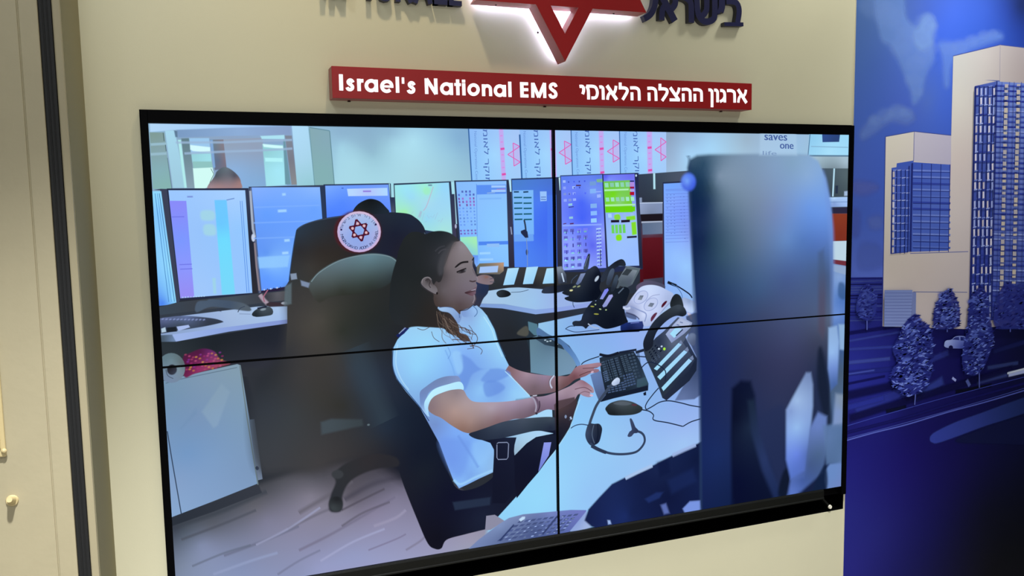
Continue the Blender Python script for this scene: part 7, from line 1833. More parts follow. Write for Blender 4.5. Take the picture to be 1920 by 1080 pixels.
('P',[1913,395,1934,398,1934,393,1913,390],(60,76,152),0,0,1),
('L',[1912,394,1913,354],4.6,(24,33,95),0,0,1),
('P',[1940,384,1950,386,1951,358,1942,356],(196,192,204),0,0,1),
('P',[1937,394,1958,397,1958,392,1937,390],(140,154,204),0,0,1),
('L',[1936,393,1937,354],4.6,(24,33,95),0,0,1),
('P',[1961,394,1982,397,1982,392,1961,389],(42,54,136),0,0,1),
('L',[1960,393,1961,353],4.6,(24,33,95),0,0,1),
('P',[1870,348,1879,349,1880,321,1871,320],(140,152,200),0,0,1),
('P',[1866,357,1887,360,1887,355,1866,352],(140,154,204),0,0,1),
('L',[1865,356,1866,317],4.6,(24,33,95),0,0,1),
('P',[1893,347,1903,348,1904,320,1895,319],(156,164,204),0,0,1),
('P',[1890,357,1911,360,1911,355,1890,352],(140,154,204),0,0,1),
('L',[1889,356,1890,316],4.6,(24,33,95),0,0,1),
('P',[1917,346,1927,348,1928,320,1919,318],(176,168,176),0,0,1),
('P',[1914,356,1934,359,1935,354,1914,352],(108,124,184),0,0,1),
('L',[1913,355,1914,316],4.6,(24,33,95),0,0,1),
('P',[1941,346,1951,347,1952,319,1943,318],(196,192,204),0,0,1),
('P',[1938,356,1958,359,1959,354,1938,351],(140,154,204),0,0,1),
('L',[1937,355,1938,315],4.6,(24,33,95),0,0,1),
('P',[1965,345,1975,347,1976,319,1967,317],(156,164,204),0,0,1),
('P',[1962,355,1983,358,1983,353,1962,350],(140,154,204),0,0,1),
('L',[1961,354,1962,314],4.6,(24,33,95),0,0,1),
('P',[1870,309,1880,310,1881,282,1872,281],(196,192,204),0,0,1),
('P',[1867,319,1888,322,1888,317,1867,314],(140,154,204),0,0,1),
('L',[1866,318,1867,278],4.6,(24,33,95),0,0,1),
('P',[1894,308,1904,310,1905,282,1896,280],(176,168,176),0,0,1),
('P',[1891,318,1911,321,1912,316,1891,314],(60,76,152),0,0,1),
('L',[1890,317,1891,278],4.6,(24,33,95),0,0,1),
('P',[1918,308,1928,309,1929,281,1920,280],(156,164,204),0,0,1),
('P',[1914,318,1935,320,1936,316,1915,313],(108,124,184),0,0,1),
('L',[1914,317,1914,277],4.6,(24,33,95),0,0,1),
('P',[1942,307,1952,309,1953,280,1944,279],(156,164,204),0,0,1),
('P',[1938,317,1959,320,1960,315,1939,312],(140,154,204),0,0,1),
('L',[1938,316,1938,276],4.6,(24,33,95),0,0,1),
('P',[1966,306,1976,308,1977,280,1968,278],(176,168,176),0,0,1),
('P',[1962,316,1984,319,1984,314,1963,312],(108,124,184),0,0,1),
('L',[1962,315,1963,276],4.6,(24,33,95),0,0,1),
('P',[1871,270,1880,272,1882,244,1872,242],(156,164,204),0,0,1),
('P',[1868,280,1888,283,1888,278,1868,276],(108,124,184),0,0,1),
('L',[1867,279,1868,240],4.6,(24,33,95),0,0,1),
('P',[1891,280,1912,282,1912,278,1892,275],(42,54,136),0,0,1),
('L',[1890,279,1891,239],4.6,(24,33,95),0,0,1),
('P',[1919,269,1928,270,1930,242,1920,241],(140,152,200),0,0,1),
('P',[1915,279,1936,282,1936,277,1916,274],(108,124,184),0,0,1),
('L',[1914,278,1915,238],4.6,(24,33,95),0,0,1),
('P',[1943,268,1952,270,1954,241,1944,240],(196,192,204),0,0,1),
('P',[1939,278,1960,281,1960,276,1940,273],(42,54,136),0,0,1),
('L',[1938,277,1939,237],4.6,(24,33,95),0,0,1),
('P',[1967,268,1976,269,1978,241,1968,239],(196,192,204),0,0,1),
('P',[1963,278,1984,280,1985,275,1964,273],(42,54,136),0,0,1),
('L',[1962,276,1963,237],4.7,(24,33,95),0,0,1),
('P',[1872,232,1881,233,1883,205,1873,204],(140,152,200),0,0,1),
('P',[1868,242,1889,244,1889,240,1869,237],(140,154,204),0,0,1),
('L',[1868,241,1868,201],4.6,(24,33,95),0,0,1),
('P',[1896,231,1905,232,1906,204,1897,203],(176,168,176),0,0,1),
('P',[1892,241,1913,244,1913,239,1892,236],(60,76,152),0,0,1),
('L',[1891,240,1892,200],4.6,(24,33,95),0,0,1),
('P',[1916,240,1937,243,1937,238,1916,235],(140,154,204),0,0,1),
('L',[1915,239,1916,199],4.6,(24,33,95),0,0,1),
('P',[1944,229,1953,231,1955,202,1945,201],(156,164,204),0,0,1),
('P',[1940,239,1961,242,1961,237,1940,234],(140,154,204),0,0,1),
('L',[1939,238,1940,198],4.6,(24,33,95),0,0,1),
('P',[1968,228,1977,230,1979,201,1969,200],(176,168,176),0,0,1),
('P',[1964,239,1985,241,1985,236,1964,234],(108,124,184),0,0,1),
('L',[1963,238,1964,198],4.7,(24,33,95),0,0,1),
('P',[1872,193,1882,194,1883,166,1874,165],(176,168,176),0,0,1),
('P',[1869,203,1890,206,1890,201,1869,198],(42,54,136),0,0,1),
('L',[1868,202,1869,162],4.6,(24,33,95),0,0,1),
('P',[1893,202,1914,205,1914,200,1893,197],(108,124,184),0,0,1),
('L',[1892,201,1893,161],4.6,(24,33,95),0,0,1),
('P',[1917,201,1938,204,1938,199,1917,196],(42,54,136),0,0,1),
('L',[1916,200,1917,160],4.6,(24,33,95),0,0,1),
('P',[1941,200,1962,203,1962,198,1941,196],(42,54,136),0,0,1),
('L',[1940,199,1941,159],4.7,(24,33,95),0,0,1),
('P',[1968,189,1978,191,1980,162,1970,161],(156,164,204),0,0,1),
('P',[1965,200,1986,202,1986,197,1965,195],(108,124,184),0,0,1),
('L',[1964,198,1965,158],4.7,(24,33,95),0,0,1),
('P',[1873,154,1883,156,1884,127,1875,126],(196,192,204),0,0,1),
('P',[1870,164,1890,167,1891,162,1870,159],(60,76,152),0,0,1),
('L',[1869,163,1870,123],4.6,(24,33,95),0,0,1),
('P',[1894,163,1914,166,1915,161,1894,158],(42,54,136),0,0,1),
('L',[1893,162,1894,122],4.6,(24,33,95),0,0,1),
('P',[1921,152,1930,154,1932,125,1922,124],(176,168,176),0,0,1),
('P',[1918,162,1938,165,1939,160,1918,157],(108,124,184),0,0,1),
('L',[1917,161,1918,121],4.6,(24,33,95),0,0,1),
('P',[1945,151,1955,152,1956,124,1947,123],(196,192,204),0,0,1),
('P',[1942,161,1962,164,1963,159,1942,156],(42,54,136),0,0,1),
('L',[1941,160,1942,120],4.7,(24,33,95),0,0,1),
('P',[1969,150,1979,152,1980,123,1971,122],(196,192,204),0,0,1),
('P',[1966,160,1987,163,1987,158,1966,155],(140,154,204),0,0,1),
('L',[1965,159,1966,119],4.7,(24,33,95),0,0,1),
('P',[1870,125,1891,128,1891,123,1871,120],(60,76,152),0,0,1),
('L',[1870,124,1870,84],4.6,(24,33,95),0,0,1),
('P',[1894,124,1915,127,1915,122,1894,119],(140,154,204),0,0,1),
('L',[1893,123,1894,83],4.6,(24,33,95),0,0,1),
('P',[1922,113,1931,114,1933,86,1923,84],(140,152,200),0,0,1),
('P',[1918,123,1939,126,1939,121,1918,118],(60,76,152),0,0,1),
('L',[1917,122,1918,82],4.7,(24,33,95),0,0,1),
('P',[1942,122,1963,124,1964,120,1943,117],(108,124,184),0,0,1),
('L',[1942,121,1942,81],4.7,(24,33,95),0,0,1),
('P',[1967,121,1988,123,1988,118,1967,116],(42,54,136),0,0,1),
('L',[1966,120,1967,80],4.7,(24,33,95),0,0,1),
('P',[1875,76,1884,78,1886,49,1876,48],(156,164,204),0,0,1),
('P',[1871,86,1892,89,1892,84,1871,82],(140,154,204),0,0,1),
('L',[1870,85,1871,45],4.6,(24,33,95),0,0,1),
('P',[1898,75,1908,76,1910,48,1900,46],(176,168,176),0,0,1),
('P',[1895,85,1916,88,1916,83,1895,80],(60,76,152),0,0,1),
('L',[1894,84,1895,44],4.6,(24,33,95),0,0,1),
('P',[1919,84,1940,86,1940,81,1919,79],(108,124,184),0,0,1),
('L',[1918,83,1919,43],4.7,(24,33,95),0,0,1),
('P',[1947,73,1956,74,1958,45,1948,44],(176,168,176),0,0,1),
('P',[1943,83,1964,85,1964,80,1943,78],(140,154,204),0,0,1),
('L',[1942,82,1943,42],4.7,(24,33,95),0,0,1),
('P',[1971,71,1981,73,1982,44,1972,43],(156,164,204),0,0,1),
('P',[1967,82,1988,84,1989,79,1968,77],(60,76,152),0,0,1),
('L',[1966,81,1968,40],4.7,(24,33,95),0,0,1),
('P',[1875,37,1885,38,1886,10,1877,9],(176,168,176),0,0,1),
('P',[1872,47,1892,50,1893,45,1872,42],(140,154,204),0,0,1),
('L',[1871,46,1872,6],4.6,(24,33,95),0,0,1),
('P',[1899,36,1909,37,1910,8,1901,7],(156,164,204),0,0,1),
('P',[1896,46,1917,48,1917,43,1896,41],(108,124,184),0,0,1),
('L',[1895,45,1896,5],4.7,(24,33,95),0,0,1),
('P',[1923,34,1933,36,1934,7,1925,6],(196,192,204),0,0,1),
('P',[1920,45,1941,47,1941,42,1920,40],(60,76,152),0,0,1),
('L',[1919,44,1920,3],4.7,(24,33,95),0,0,1),
('P',[1944,44,1965,46,1965,41,1944,38],(42,54,136),0,0,1),
('L',[1943,42,1944,2],4.7,(24,33,95),0,0,1),
('P',[1972,32,1981,33,1983,4,1973,3],(140,152,200),0,0,1),
('P',[1968,42,1989,44,1990,40,1968,37],(42,54,136),0,0,1),
('L',[1967,41,1968,1],4.7,(24,33,95),0,0,1),
('P',[1872,8,1893,10,1894,5,1873,3],(60,76,152),0,0,1),
('L',[1872,7,1872,-33],4.6,(24,33,95),0,0,1),
('P',[1900,-4,1910,-2,1911,-31,1901,-32],(196,192,204),0,0,1),
('P',[1896,7,1917,9,1918,4,1897,2],(108,124,184),0,0,1),
('L',[1896,6,1896,-34],4.7,(24,33,95),0,0,1),
('P',[1920,5,1942,8,1942,3,1921,0],(42,54,136),0,0,1),
('L',[1920,4,1921,-36],4.7,(24,33,95),0,0,1),
('P',[1948,-6,1958,-5,1959,-34,1950,-35],(156,164,204),0,0,1),
('P',[1945,4,1966,6,1966,1,1945,-1],(140,154,204),0,0,1),
('L',[1944,3,1945,-38],4.7,(24,33,95),0,0,1),
('P',[1973,-8,1982,-6,1984,-35,1974,-37],(140,152,200),0,0,1),
('P',[1969,3,1990,5,1990,0,1969,-2],(60,76,152),0,0,1),
('L',[1968,2,1969,-39],4.7,(24,33,95),0,0,1),
('P',[1877,-41,1886,-40,1888,-69,1878,-70],(140,152,200),0,0,1),
('P',[1873,-31,1894,-29,1894,-34,1873,-36],(42,54,136),0,0,1),
('L',[1872,-32,1873,-72],4.7,(24,33,95),0,0,1),
('P',[1901,-43,1910,-42,1912,-70,1902,-72],(156,164,204),0,0,1),
('P',[1897,-33,1918,-30,1918,-36,1897,-38],(60,76,152),0,0,1),
('L',[1896,-34,1897,-74],4.7,(24,33,95),0,0,1),
('P',[1925,-44,1934,-43,1936,-72,1926,-73],(176,168,176),0,0,1),
('P',[1921,-34,1942,-32,1942,-37,1922,-39],(140,154,204),0,0,1),
('L',[1920,-35,1921,-76],4.7,(24,33,95),0,0,1),
('P',[1949,-46,1959,-45,1960,-74,1951,-75],(196,192,204),0,0,1),
('P',[1946,-36,1967,-34,1967,-38,1946,-40],(108,124,184),0,0,1),
('L',[1945,-37,1946,-77],4.7,(24,33,95),0,0,1),
('P',[1973,-47,1983,-46,1985,-75,1975,-76],(196,192,204),0,0,1),
('P',[1970,-37,1991,-35,1991,-40,1970,-42],(140,154,204),0,0,1),
('L',[1969,-38,1970,-79],4.7,(24,33,95),0,0,1),
('P',[2012,898,2032,899,2032,884,2013,884],(168,160,160),0,0,1),
('P',[2012,874,2032,875,2032,864,2013,864],(168,160,160),0,0,1),
('P',[2013,850,2033,851,2033,836,2014,835],(180,168,156),0,0,1),
('P',[2014,826,2033,827,2034,812,2014,811],(168,160,160),0,0,1),
('P',[2014,802,2034,803,2035,783,2015,783],(184,172,156),0,0,1),
('P',[2015,778,2034,778,2035,761,2016,761],(184,172,156),0,0,1),
('P',[2015,754,2035,754,2036,735,2016,734],(168,160,160),0,0,1),
('P',[2016,730,2036,730,2036,715,2016,714],(184,172,156),0,0,1),
('P',[2016,705,2036,706,2036,695,2017,695],(184,172,156),0,0,1),
('P',[2017,681,2037,681,2037,673,2017,672],(184,172,156),0,0,1),
('P',[2017,657,2037,657,2038,646,2018,646],(180,168,156),0,0,1),
('P',[2018,632,2038,632,2038,615,2019,615],(168,160,160),0,0,1),
('P',[2018,608,2038,608,2039,599,2019,599],(168,160,160),0,0,1),
('P',[2019,584,2039,584,2040,568,2020,568],(168,160,160),0,0,1),
('P',[2020,559,2040,559,2040,548,2020,548],(168,160,160),0,0,1),
('P',[2020,534,2040,534,2041,519,2021,519],(168,160,160),0,0,1),
('P',[2021,510,2041,510,2041,499,2021,499],(184,172,156),0,0,1),
('P',[2021,485,2041,485,2042,470,2022,470],(180,168,156),0,0,1),
('P',[2022,461,2042,460,2042,449,2022,450],(168,160,160),0,0,1),
('P',[2022,436,2042,436,2043,418,2023,418],(168,160,160),0,0,1),
('P',[2023,411,2043,411,2044,393,2024,394],(168,160,160),0,0,1),
('P',[2023,386,2044,386,2044,377,2024,378],(180,168,156),0,0,1),
('P',[2024,362,2044,361,2045,346,2025,346],(184,172,156),0,0,1),
('P',[2025,337,2045,336,2045,321,2025,321],(184,172,156),0,0,1),
('P',[2025,312,2045,312,2046,300,2026,301],(184,172,156),0,0,1),
('P',[2026,287,2046,286,2046,275,2026,276],(168,160,160),0,0,1),
('P',[2026,262,2046,262,2047,244,2027,244],(168,160,160),0,0,1),
('P',[2027,237,2047,236,2048,216,2028,217],(184,172,156),0,0,1),
('P',[2027,212,2048,211,2048,196,2028,196],(184,172,156),0,0,1),
('P',[2028,187,2048,186,2049,166,2029,167],(180,168,156),0,0,1),
('P',[2028,162,2049,161,2049,152,2029,153],(168,160,160),0,0,1),
('P',[2029,137,2049,136,2050,116,2030,117],(168,160,160),0,0,1),
('P',[2030,112,2050,111,2051,93,2031,94],(180,168,156),0,0,1),
('P',[2030,86,2051,85,2051,65,2031,66],(168,160,160),0,0,1),
('P',[2031,61,2051,60,2052,40,2032,41],(184,172,156),0,0,1),
('P',[2031,36,2052,35,2052,23,2032,24],(184,172,156),0,0,1),
('P',[2032,10,2052,9,2053,-6,2033,-5],(180,168,156),0,0,1),
('P',[2032,-15,2053,-16,2054,-32,2033,-31],(180,168,156),0,0,1),
('P',[2033,-40,2054,-42,2054,-58,2034,-56],(180,168,156),0,0,1),
('P',[2034,-66,2054,-67,2054,-76,2034,-75],(184,172,156),0,0,1),
('L',[1996,906,2019,-77],2.5,(40,50,124),0,0,1),
('L',[2038,908,2062,-79],3.1,(58,72,144),0,0,1),
('P',[2080,901,2100,902,2100,893,2080,892],(168,160,160),0,0,1),
('P',[2080,877,2100,877,2101,860,2081,859],(180,168,156),0,0,1),
('P',[2081,852,2101,853,2102,836,2082,835],(168,160,160),0,0,1),
('P',[2082,828,2102,829,2102,818,2082,817],(184,172,156),0,0,1),
('P',[2082,804,2102,804,2103,789,2083,789],(180,168,156),0,0,1),
('P',[2083,780,2103,780,2104,765,2084,764],(168,160,160),0,0,1),
('P',[2083,755,2104,756,2104,740,2084,740],(184,172,156),0,0,1),
('P',[2084,731,2104,731,2104,720,2085,720],(184,172,156),0,0,1),
('P',[2084,706,2105,707,2105,691,2085,691],(180,168,156),0,0,1),
('P',[2085,682,2105,682,2106,665,2086,664],(168,160,160),0,0,1),
('P',[2086,657,2106,658,2107,638,2087,638],(184,172,156),0,0,1),
('P',[2086,633,2107,633,2107,615,2087,615],(168,160,160),0,0,1),
('P',[2087,608,2107,608,2108,588,2088,588],(184,172,156),0,0,1),
('P',[2088,584,2108,584,2108,568,2088,568],(180,168,156),0,0,1),
('P',[2088,559,2108,559,2109,550,2089,550],(180,168,156),0,0,1),
('P',[2089,534,2109,534,2110,516,2090,517],(180,168,156),0,0,1),
('P',[2089,510,2110,509,2110,498,2090,498],(180,168,156),0,0,1),
('P',[2090,485,2110,485,2111,469,2091,469],(180,168,156),0,0,1),
('P',[2091,460,2111,460,2111,449,2091,449],(168,160,160),0,0,1),
('P',[2091,435,2112,435,2112,415,2092,415],(184,172,156),0,0,1),
('P',[2092,410,2112,410,2113,399,2092,399],(180,168,156),0,0,1),
('P',[2092,385,2113,385,2114,367,2094,367],(168,160,160),0,0,1),
('P',[2093,360,2114,360,2114,351,2094,351],(184,172,156),0,0,1),
('P',[2094,335,2114,335,2115,324,2094,324],(180,168,156),0,0,1),
('P',[2094,310,2115,310,2116,294,2095,294],(168,160,160),0,0,1),
('P',[2095,285,2116,285,2116,276,2096,276],(184,172,156),0,0,1),
('P',[2096,260,2116,259,2117,244,2096,244],(168,160,160),0,0,1),
('P',[2096,235,2117,234,2117,218,2097,219],(168,160,160),0,0,1),
('P',[2097,210,2117,209,2118,191,2098,192],(168,160,160),0,0,1),
('P',[2098,184,2118,184,2118,172,2098,173],(168,160,160),0,0,1),
('P',[2098,159,2119,158,2119,147,2099,148],(180,168,156),0,0,1),
('P',[2099,134,2119,133,2120,112,2100,113],(184,172,156),0,0,1),
('P',[2099,108,2120,108,2120,98,2100,99],(184,172,156),0,0,1),
('P',[2100,83,2121,82,2121,73,2100,74],(184,172,156),0,0,1),
('P',[2101,58,2121,56,2122,41,2102,42],(184,172,156),0,0,1),
('P',[2101,32,2122,31,2122,22,2102,23],(180,168,156),0,0,1),
('P',[2102,7,2123,5,2123,-11,2103,-9],(180,168,156),0,0,1),
('P',[2102,-19,2123,-20,2124,-38,2104,-37],(168,160,160),0,0,1),
('P',[2103,-45,2124,-46,2125,-64,2104,-63],(184,172,156),0,0,1),
('P',[2104,-70,2124,-72,2125,-90,2105,-89],(168,160,160),0,0,1),
('L',[2064,909,2089,-81],2.6,(40,50,124),0,0,1),
('L',[2106,910,2133,-84],3.1,(58,72,144),0,0,1),
('P',[2150,903,2170,904,2171,895,2151,894],(168,160,160),0,0,1),
('P',[2151,879,2171,880,2171,871,2151,870],(180,168,156),0,0,1),
('P',[2151,854,2172,855,2172,838,2152,837],(168,160,160),0,0,1),
('P',[2152,830,2172,831,2173,813,2153,813],(168,160,160),0,0,1),
('P',[2153,806,2173,806,2174,795,2153,795],(168,160,160),0,0,1),
('P',[2153,781,2174,782,2174,766,2154,766],(180,168,156),0,0,1),
('P',[2154,757,2174,757,2175,748,2154,748],(184,172,156),0,0,1),
('P',[2155,732,2175,732,2176,712,2156,712],(180,168,156),0,0,1),
('P',[2155,707,2176,708,2176,697,2156,696],(184,172,156),0,0,1),
('P',[2156,683,2176,683,2177,674,2156,674],(184,172,156),0,0,1),
('P',[2157,658,2177,658,2178,643,2158,643],(184,172,156),0,0,1),
('P',[2157,633,2178,634,2178,625,2158,624],(168,160,160),0,0,1),
('P',[2158,609,2179,609,2179,593,2159,593],(168,160,160),0,0,1),
('P',[2159,584,2179,584,2180,573,2159,573],(168,160,160),0,0,1),
('P',[2159,559,2180,559,2181,541,2160,541],(184,172,156),0,0,1),
('P',[2160,534,2181,534,2181,523,2161,523],(168,160,160),0,0,1),
('P',[2161,509,2181,509,2182,493,2162,494],(168,160,160),0,0,1),
('P',[2161,484,2182,484,2183,468,2162,469],(180,168,156),0,0,1),
('P',[2162,459,2183,459,2183,450,2163,450],(184,172,156),0,0,1),
('P',[2163,434,2183,434,2184,416,2164,416],(180,168,156),0,0,1),
('P',[2163,409,2184,409,2185,391,2164,391],(184,172,156),0,0,1),
('P',[2164,384,2185,384,2186,363,2165,364],(180,168,156),0,0,1),
('P',[2165,359,2186,358,2186,349,2165,350],(168,160,160),0,0,1),
('P',[2165,334,2186,333,2187,322,2166,322],(184,172,156),0,0,1),
('P',[2166,308,2187,308,2188,290,2167,290],(180,168,156),0,0,1),
('P',[2167,283,2188,282,2188,271,2168,272],(184,172,156),0,0,1),
('P',[2168,258,2188,257,2189,239,2169,240],(168,160,160),0,0,1),
('P',[2168,232,2189,232,2189,223,2169,223],(180,168,156),0,0,1),
('P',[2169,207,2190,206,2190,195,2170,196],(184,172,156),0,0,1),
('P',[2170,182,2190,181,2191,160,2171,161],(168,160,160),0,0,1),
('P',[2170,156,2191,155,2192,144,2171,145],(180,168,156),0,0,1),
('P',[2171,131,2192,130,2192,118,2172,119],(180,168,156),0,0,1),
('P',[2172,105,2193,104,2193,88,2173,89],(168,160,160),0,0,1),
('P',[2172,80,2193,78,2194,62,2173,64],(184,172,156),0,0,1),
('P',[2173,54,2194,53,2195,37,2174,38],(168,160,160),0,0,1),
('P',[2174,28,2195,27,2195,16,2174,17],(184,172,156),0,0,1),
('P',[2174,2,2195,1,2196,-10,2175,-9],(184,172,156),0,0,1),
('P',[2175,-23,2196,-24,2197,-43,2176,-42],(168,160,160),0,0,1),
('P',[2176,-49,2197,-50,2197,-60,2176,-58],(168,160,160),0,0,1),
('P',[2176,-75,2198,-76,2198,-97,2178,-96],(184,172,156),0,0,1),
('L',[2134,911,2162,-86],2.6,(40,50,124),0,0,1),
('L',[2177,913,2206,-89],3.1,(58,72,144),0,0,1),
('P',[2221,906,2242,906,2242,895,2222,895],(168,160,160),0,0,1),
('P',[2222,881,2243,882,2244,864,2223,864],(168,160,160),0,0,1),
('P',[2223,857,2244,857,2244,842,2224,841],(168,160,160),0,0,1),
('P',[2224,832,2244,832,2245,817,2224,817],(168,160,160),0,0,1),
('P',[2224,807,2245,808,2245,799,2225,799],(184,172,156),0,0,1),
('P',[2225,783,2246,783,2246,772,2226,772],(184,172,156),0,0,1),
('P',[2226,758,2246,758,2247,743,2227,742],(180,168,156),0,0,1),
('P',[2226,733,2247,734,2248,718,2227,718],(184,172,156),0,0,1),
('P',[2227,708,2248,709,2248,700,2228,700],(180,168,156),0,0,1),
('P',[2228,684,2249,684,2249,675,2228,675],(180,168,156),0,0,1),
('P',[2229,659,2250,659,2250,641,2230,641],(184,172,156),0,0,1),
('P',[2229,634,2250,634,2250,625,2230,625],(168,160,160),0,0,1),
('P',[2230,609,2251,609,2251,598,2231,598],(168,160,160),0,0,1),
('P',[2231,584,2252,584,2252,575,2231,575],(184,172,156),0,0,1),
('P',[2232,559,2252,559,2253,550,2232,550],(184,172,156),0,0,1),
('P',[2232,534,2253,534,2254,518,2233,518],(184,172,156),0,0,1),
('P',[2233,509,2254,509,2255,491,2234,491],(168,160,160),0,0,1),
('P',[2234,484,2255,483,2256,463,2235,463],(180,168,156),0,0,1),
('P',[2234,458,2256,458,2256,449,2235,449],(180,168,156),0,0,1),
('P',[2235,433,2256,433,2257,417,2236,417],(168,160,160),0,0,1),
('P',[2236,408,2257,408,2258,390,2237,390],(168,160,160),0,0,1),
('P',[2237,383,2258,382,2259,362,2238,362],(184,172,156),0,0,1),
('P',[2238,357,2258,357,2259,348,2238,348],(180,168,156),0,0,1),
('P',[2238,332,2259,331,2260,316,2239,316],(180,168,156),0,0,1),
('P',[2239,306,2260,306,2260,297,2240,297],(168,160,160),0,0,1),
('P',[2240,281,2261,280,2261,269,2240,270],(168,160,160),0,0,1),
('P',[2240,256,2262,255,2262,246,2241,246],(168,160,160),0,0,1),
('P',[2241,230,2262,229,2263,213,2242,214],(180,168,156),0,0,1),
('P',[2242,204,2263,204,2263,194,2242,195],(168,160,160),0,0,1),
('P',[2243,179,2264,178,2264,169,2243,170],(168,160,160),0,0,1),
('P',[2243,153,2265,152,2265,143,2244,144],(168,160,160),0,0,1),
('P',[2244,128,2265,126,2266,106,2246,107],(180,168,156),0,0,1),
('P',[2245,102,2266,101,2267,85,2246,86],(180,168,156),0,0,1),
('P',[2246,76,2267,75,2268,59,2247,60],(180,168,156),0,0,1),
('P',[2246,50,2268,49,2269,30,2248,32],(180,168,156),0,0,1),
('P',[2247,24,2268,23,2269,7,2248,8],(168,160,160),0,0,1),
('P',[2248,-2,2269,-3,2270,-24,2249,-23],(168,160,160),0,0,1),
('P',[2249,-28,2270,-29,2271,-48,2250,-46],(180,168,156),0,0,1),
('P',[2250,-54,2271,-55,2272,-74,2251,-72],(168,160,160),0,0,1),
('P',[2250,-80,2272,-81,2272,-97,2251,-96],(180,168,156),0,0,1),
('L',[2205,914,2235,-91],2.6,(40,50,124),0,0,1),
('L',[2249,915,2280,-94],3.2,(58,72,144),0,0,1),
('L',[1965,908,1989,-75],6.5,(26,34,100),0,0,1),
('L',[1852,885,1869,-94],4,(28,36,104),0,0,1),
('P',[1407,83,1550,76,1550,-72,1410,-62],[[1421,69,106,120,166],[1535,-45,118,132,180]],0,0,1),
('P',[1550,68,1570,65,1572,-43,1551,-42],(106,118,164),0,0,1),
('L',[1408,72,1548,64],1.9,(80,92,148),0,0,1),
('L',[1408,59,1548,52],1.9,(80,92,148),0,0,1),
('L',[1409,47,1549,39],1.9,(80,92,148),0,0,1),
('L',[1409,35,1549,27],1.9,(80,92,148),0,0,1),
('L',[1410,22,1550,14],1.9,(80,92,148),0,0,1),
('L',[1410,10,1550,2],1.9,(80,92,148),0,0,1),
('L',[1410,-2,1551,-11],1.9,(80,92,148),0,0,1),
('L',[1411,-15,1551,-24],1.9,(80,92,148),0,0,1),
('L',[1411,-27,1552,-36],1.9,(80,92,148),0,0,1),
('L',[1412,-39,1552,-49],1.9,(80,92,148),0,0,1),
('L',[1412,-52,1553,-61],1.9,(80,92,148),0,0,1)]),
    ('printed_car', None, [('P',[1730,-153,1739,-142,1768,-140,1785,-130,1814,-128,1844,-134,1863,-156,1864,-178,1829,-182,1740,-171],[[1753,-148,142,156,208],[1826,-135,108,122,188],[1828,-176,60,72,148]],1,0,1),
('P',[1771,-140,1788,-132,1808,-132,1812,-146],(38,46,112),0,0,1),
('P',[1817,-132,1838,-136,1848,-150,1818,-148],(30,38,104),0,0,1),
('E',[1766,-173,12,-1,0,-9],(12,12,60),0,1),
('E',[1846,-182,12,-1,0,-9],(12,12,60),0,1)]),
    ('printed_tree', None, [('L',[1322,-10,1324,-69],5.2,(74,84,152),1,0,1),
('P',[1318,112,1346,94,1368,67,1369,25,1360,-17,1318,-31,1274,-3,1268,35,1288,86],(38,46,122),1,7.1,0.85),
('E',[1306,7,26,-2,0,-11],(54,66,140),11.8,0.8),
('E',[1317,26,24,6,5,-9],(54,66,140),11.8,0.8),
('E',[1330,47,26,-1,1,-8],(54,66,140),11.8,0.8),
('E',[1325,67,26,7,9,-17],(54,66,140),11.8,0.8),
('E',[1301,38,27,3,4,-12],(54,66,140),11.8,0.8),
('E',[1314,88,17,-1,0,-13],(54,66,140),11.8,0.8),
('E',[1307,68,16,1,3,-13],(54,66,140),11.8,0.8),
('E',[1302,8,21,3,5,-15],(54,66,140),11.8,0.8),
('E',[1337,4,15,-3,-2,-12],(54,66,140),11.9,0.8),
('V',[1318,112,1346,94,1368,67,1369,25,1360,-17,1318,-31,1274,-3,1268,35,1288,86],160,7.5,[(20,23,90),(28,34,104),(60,72,144),(22,26,92),(54,66,140),(34,42,118)],1)]),
    ('printed_tree', None, [('L',[1742,-80,1743,-107],5.6,(74,84,152),1,0,1),
('P',[1746,73,1776,45,1802,0,1811,-63,1789,-93,1678,-89,1666,-54,1669,-10,1696,41],(38,46,122),1,7.6,0.85),
('E',[1762,-64,15,-4,-3,-9],(76,92,172),12.7,0.8),
('E',[1749,-30,20,-2,-1,-15],(76,92,172),12.7,0.8),
('E',[1738,30,22,-4,-2,-13],(76,92,172),12.6,0.8),
('E',[1764,-64,24,2,4,-14],(76,92,172),12.7,0.8),
('E',[1709,47,22,0,2,-12],(76,92,172),12.6,0.8),
('E',[1756,-14,22,6,6,-11],(76,92,172),12.7,0.8),
('E',[1724,33,23,-4,-3,-19],(76,92,172),12.6,0.8),
('E',[1721,-55,27,-9,-6,-16],(76,92,172),12.6,0.8),
('E',[1751,-44,20,-7,-8,-18],(76,92,172),12.7,0.8),
('V',[1746,73,1776,45,1802,0,1811,-63,1789,-93,1678,-89,1666,-54,1669,-10,1696,41],260,9.1,[(20,23,90),(28,34,104),(100,116,188),(22,26,92),(76,92,172),(34,42,118)],2)]),
    ('printed_tree', None, [('L',[1929,-274,1934,-357],5.8,(74,84,152),1,0,1),
('P',[1923,68,1968,17,1978,-51,1994,-111,2003,-166,1970,-246,1924,-297,1858,-291,1832,-243,1834,-176,1849,-110,1856,-21,1877,44],(38,46,122),1,7.8,0.85),
('E',[1896,-122,22,-3,-1,-16],(76,92,172),13,0.8),
('E',[1878,13,29,3,4,-12],(76,92,172),12.9,0.8),
('E',[1943,-107,30,-5,-1,-14],(76,92,172),13.1,0.8),
('E',[1892,-145,30,-7,-3,-14],(76,92,172),13,0.8),
('E',[1917,-2,28,2,4,-16],(76,92,172),13,0.8),
('E',[1887,-204,23,-7,-6,-16],(76,92,172),13,0.8),
('E',[1931,-222,22,-1,2,-18],(76,92,172),13.1,0.8),
('E',[1944,-212,16,2,4,-11],(76,92,172),13.2,0.8),
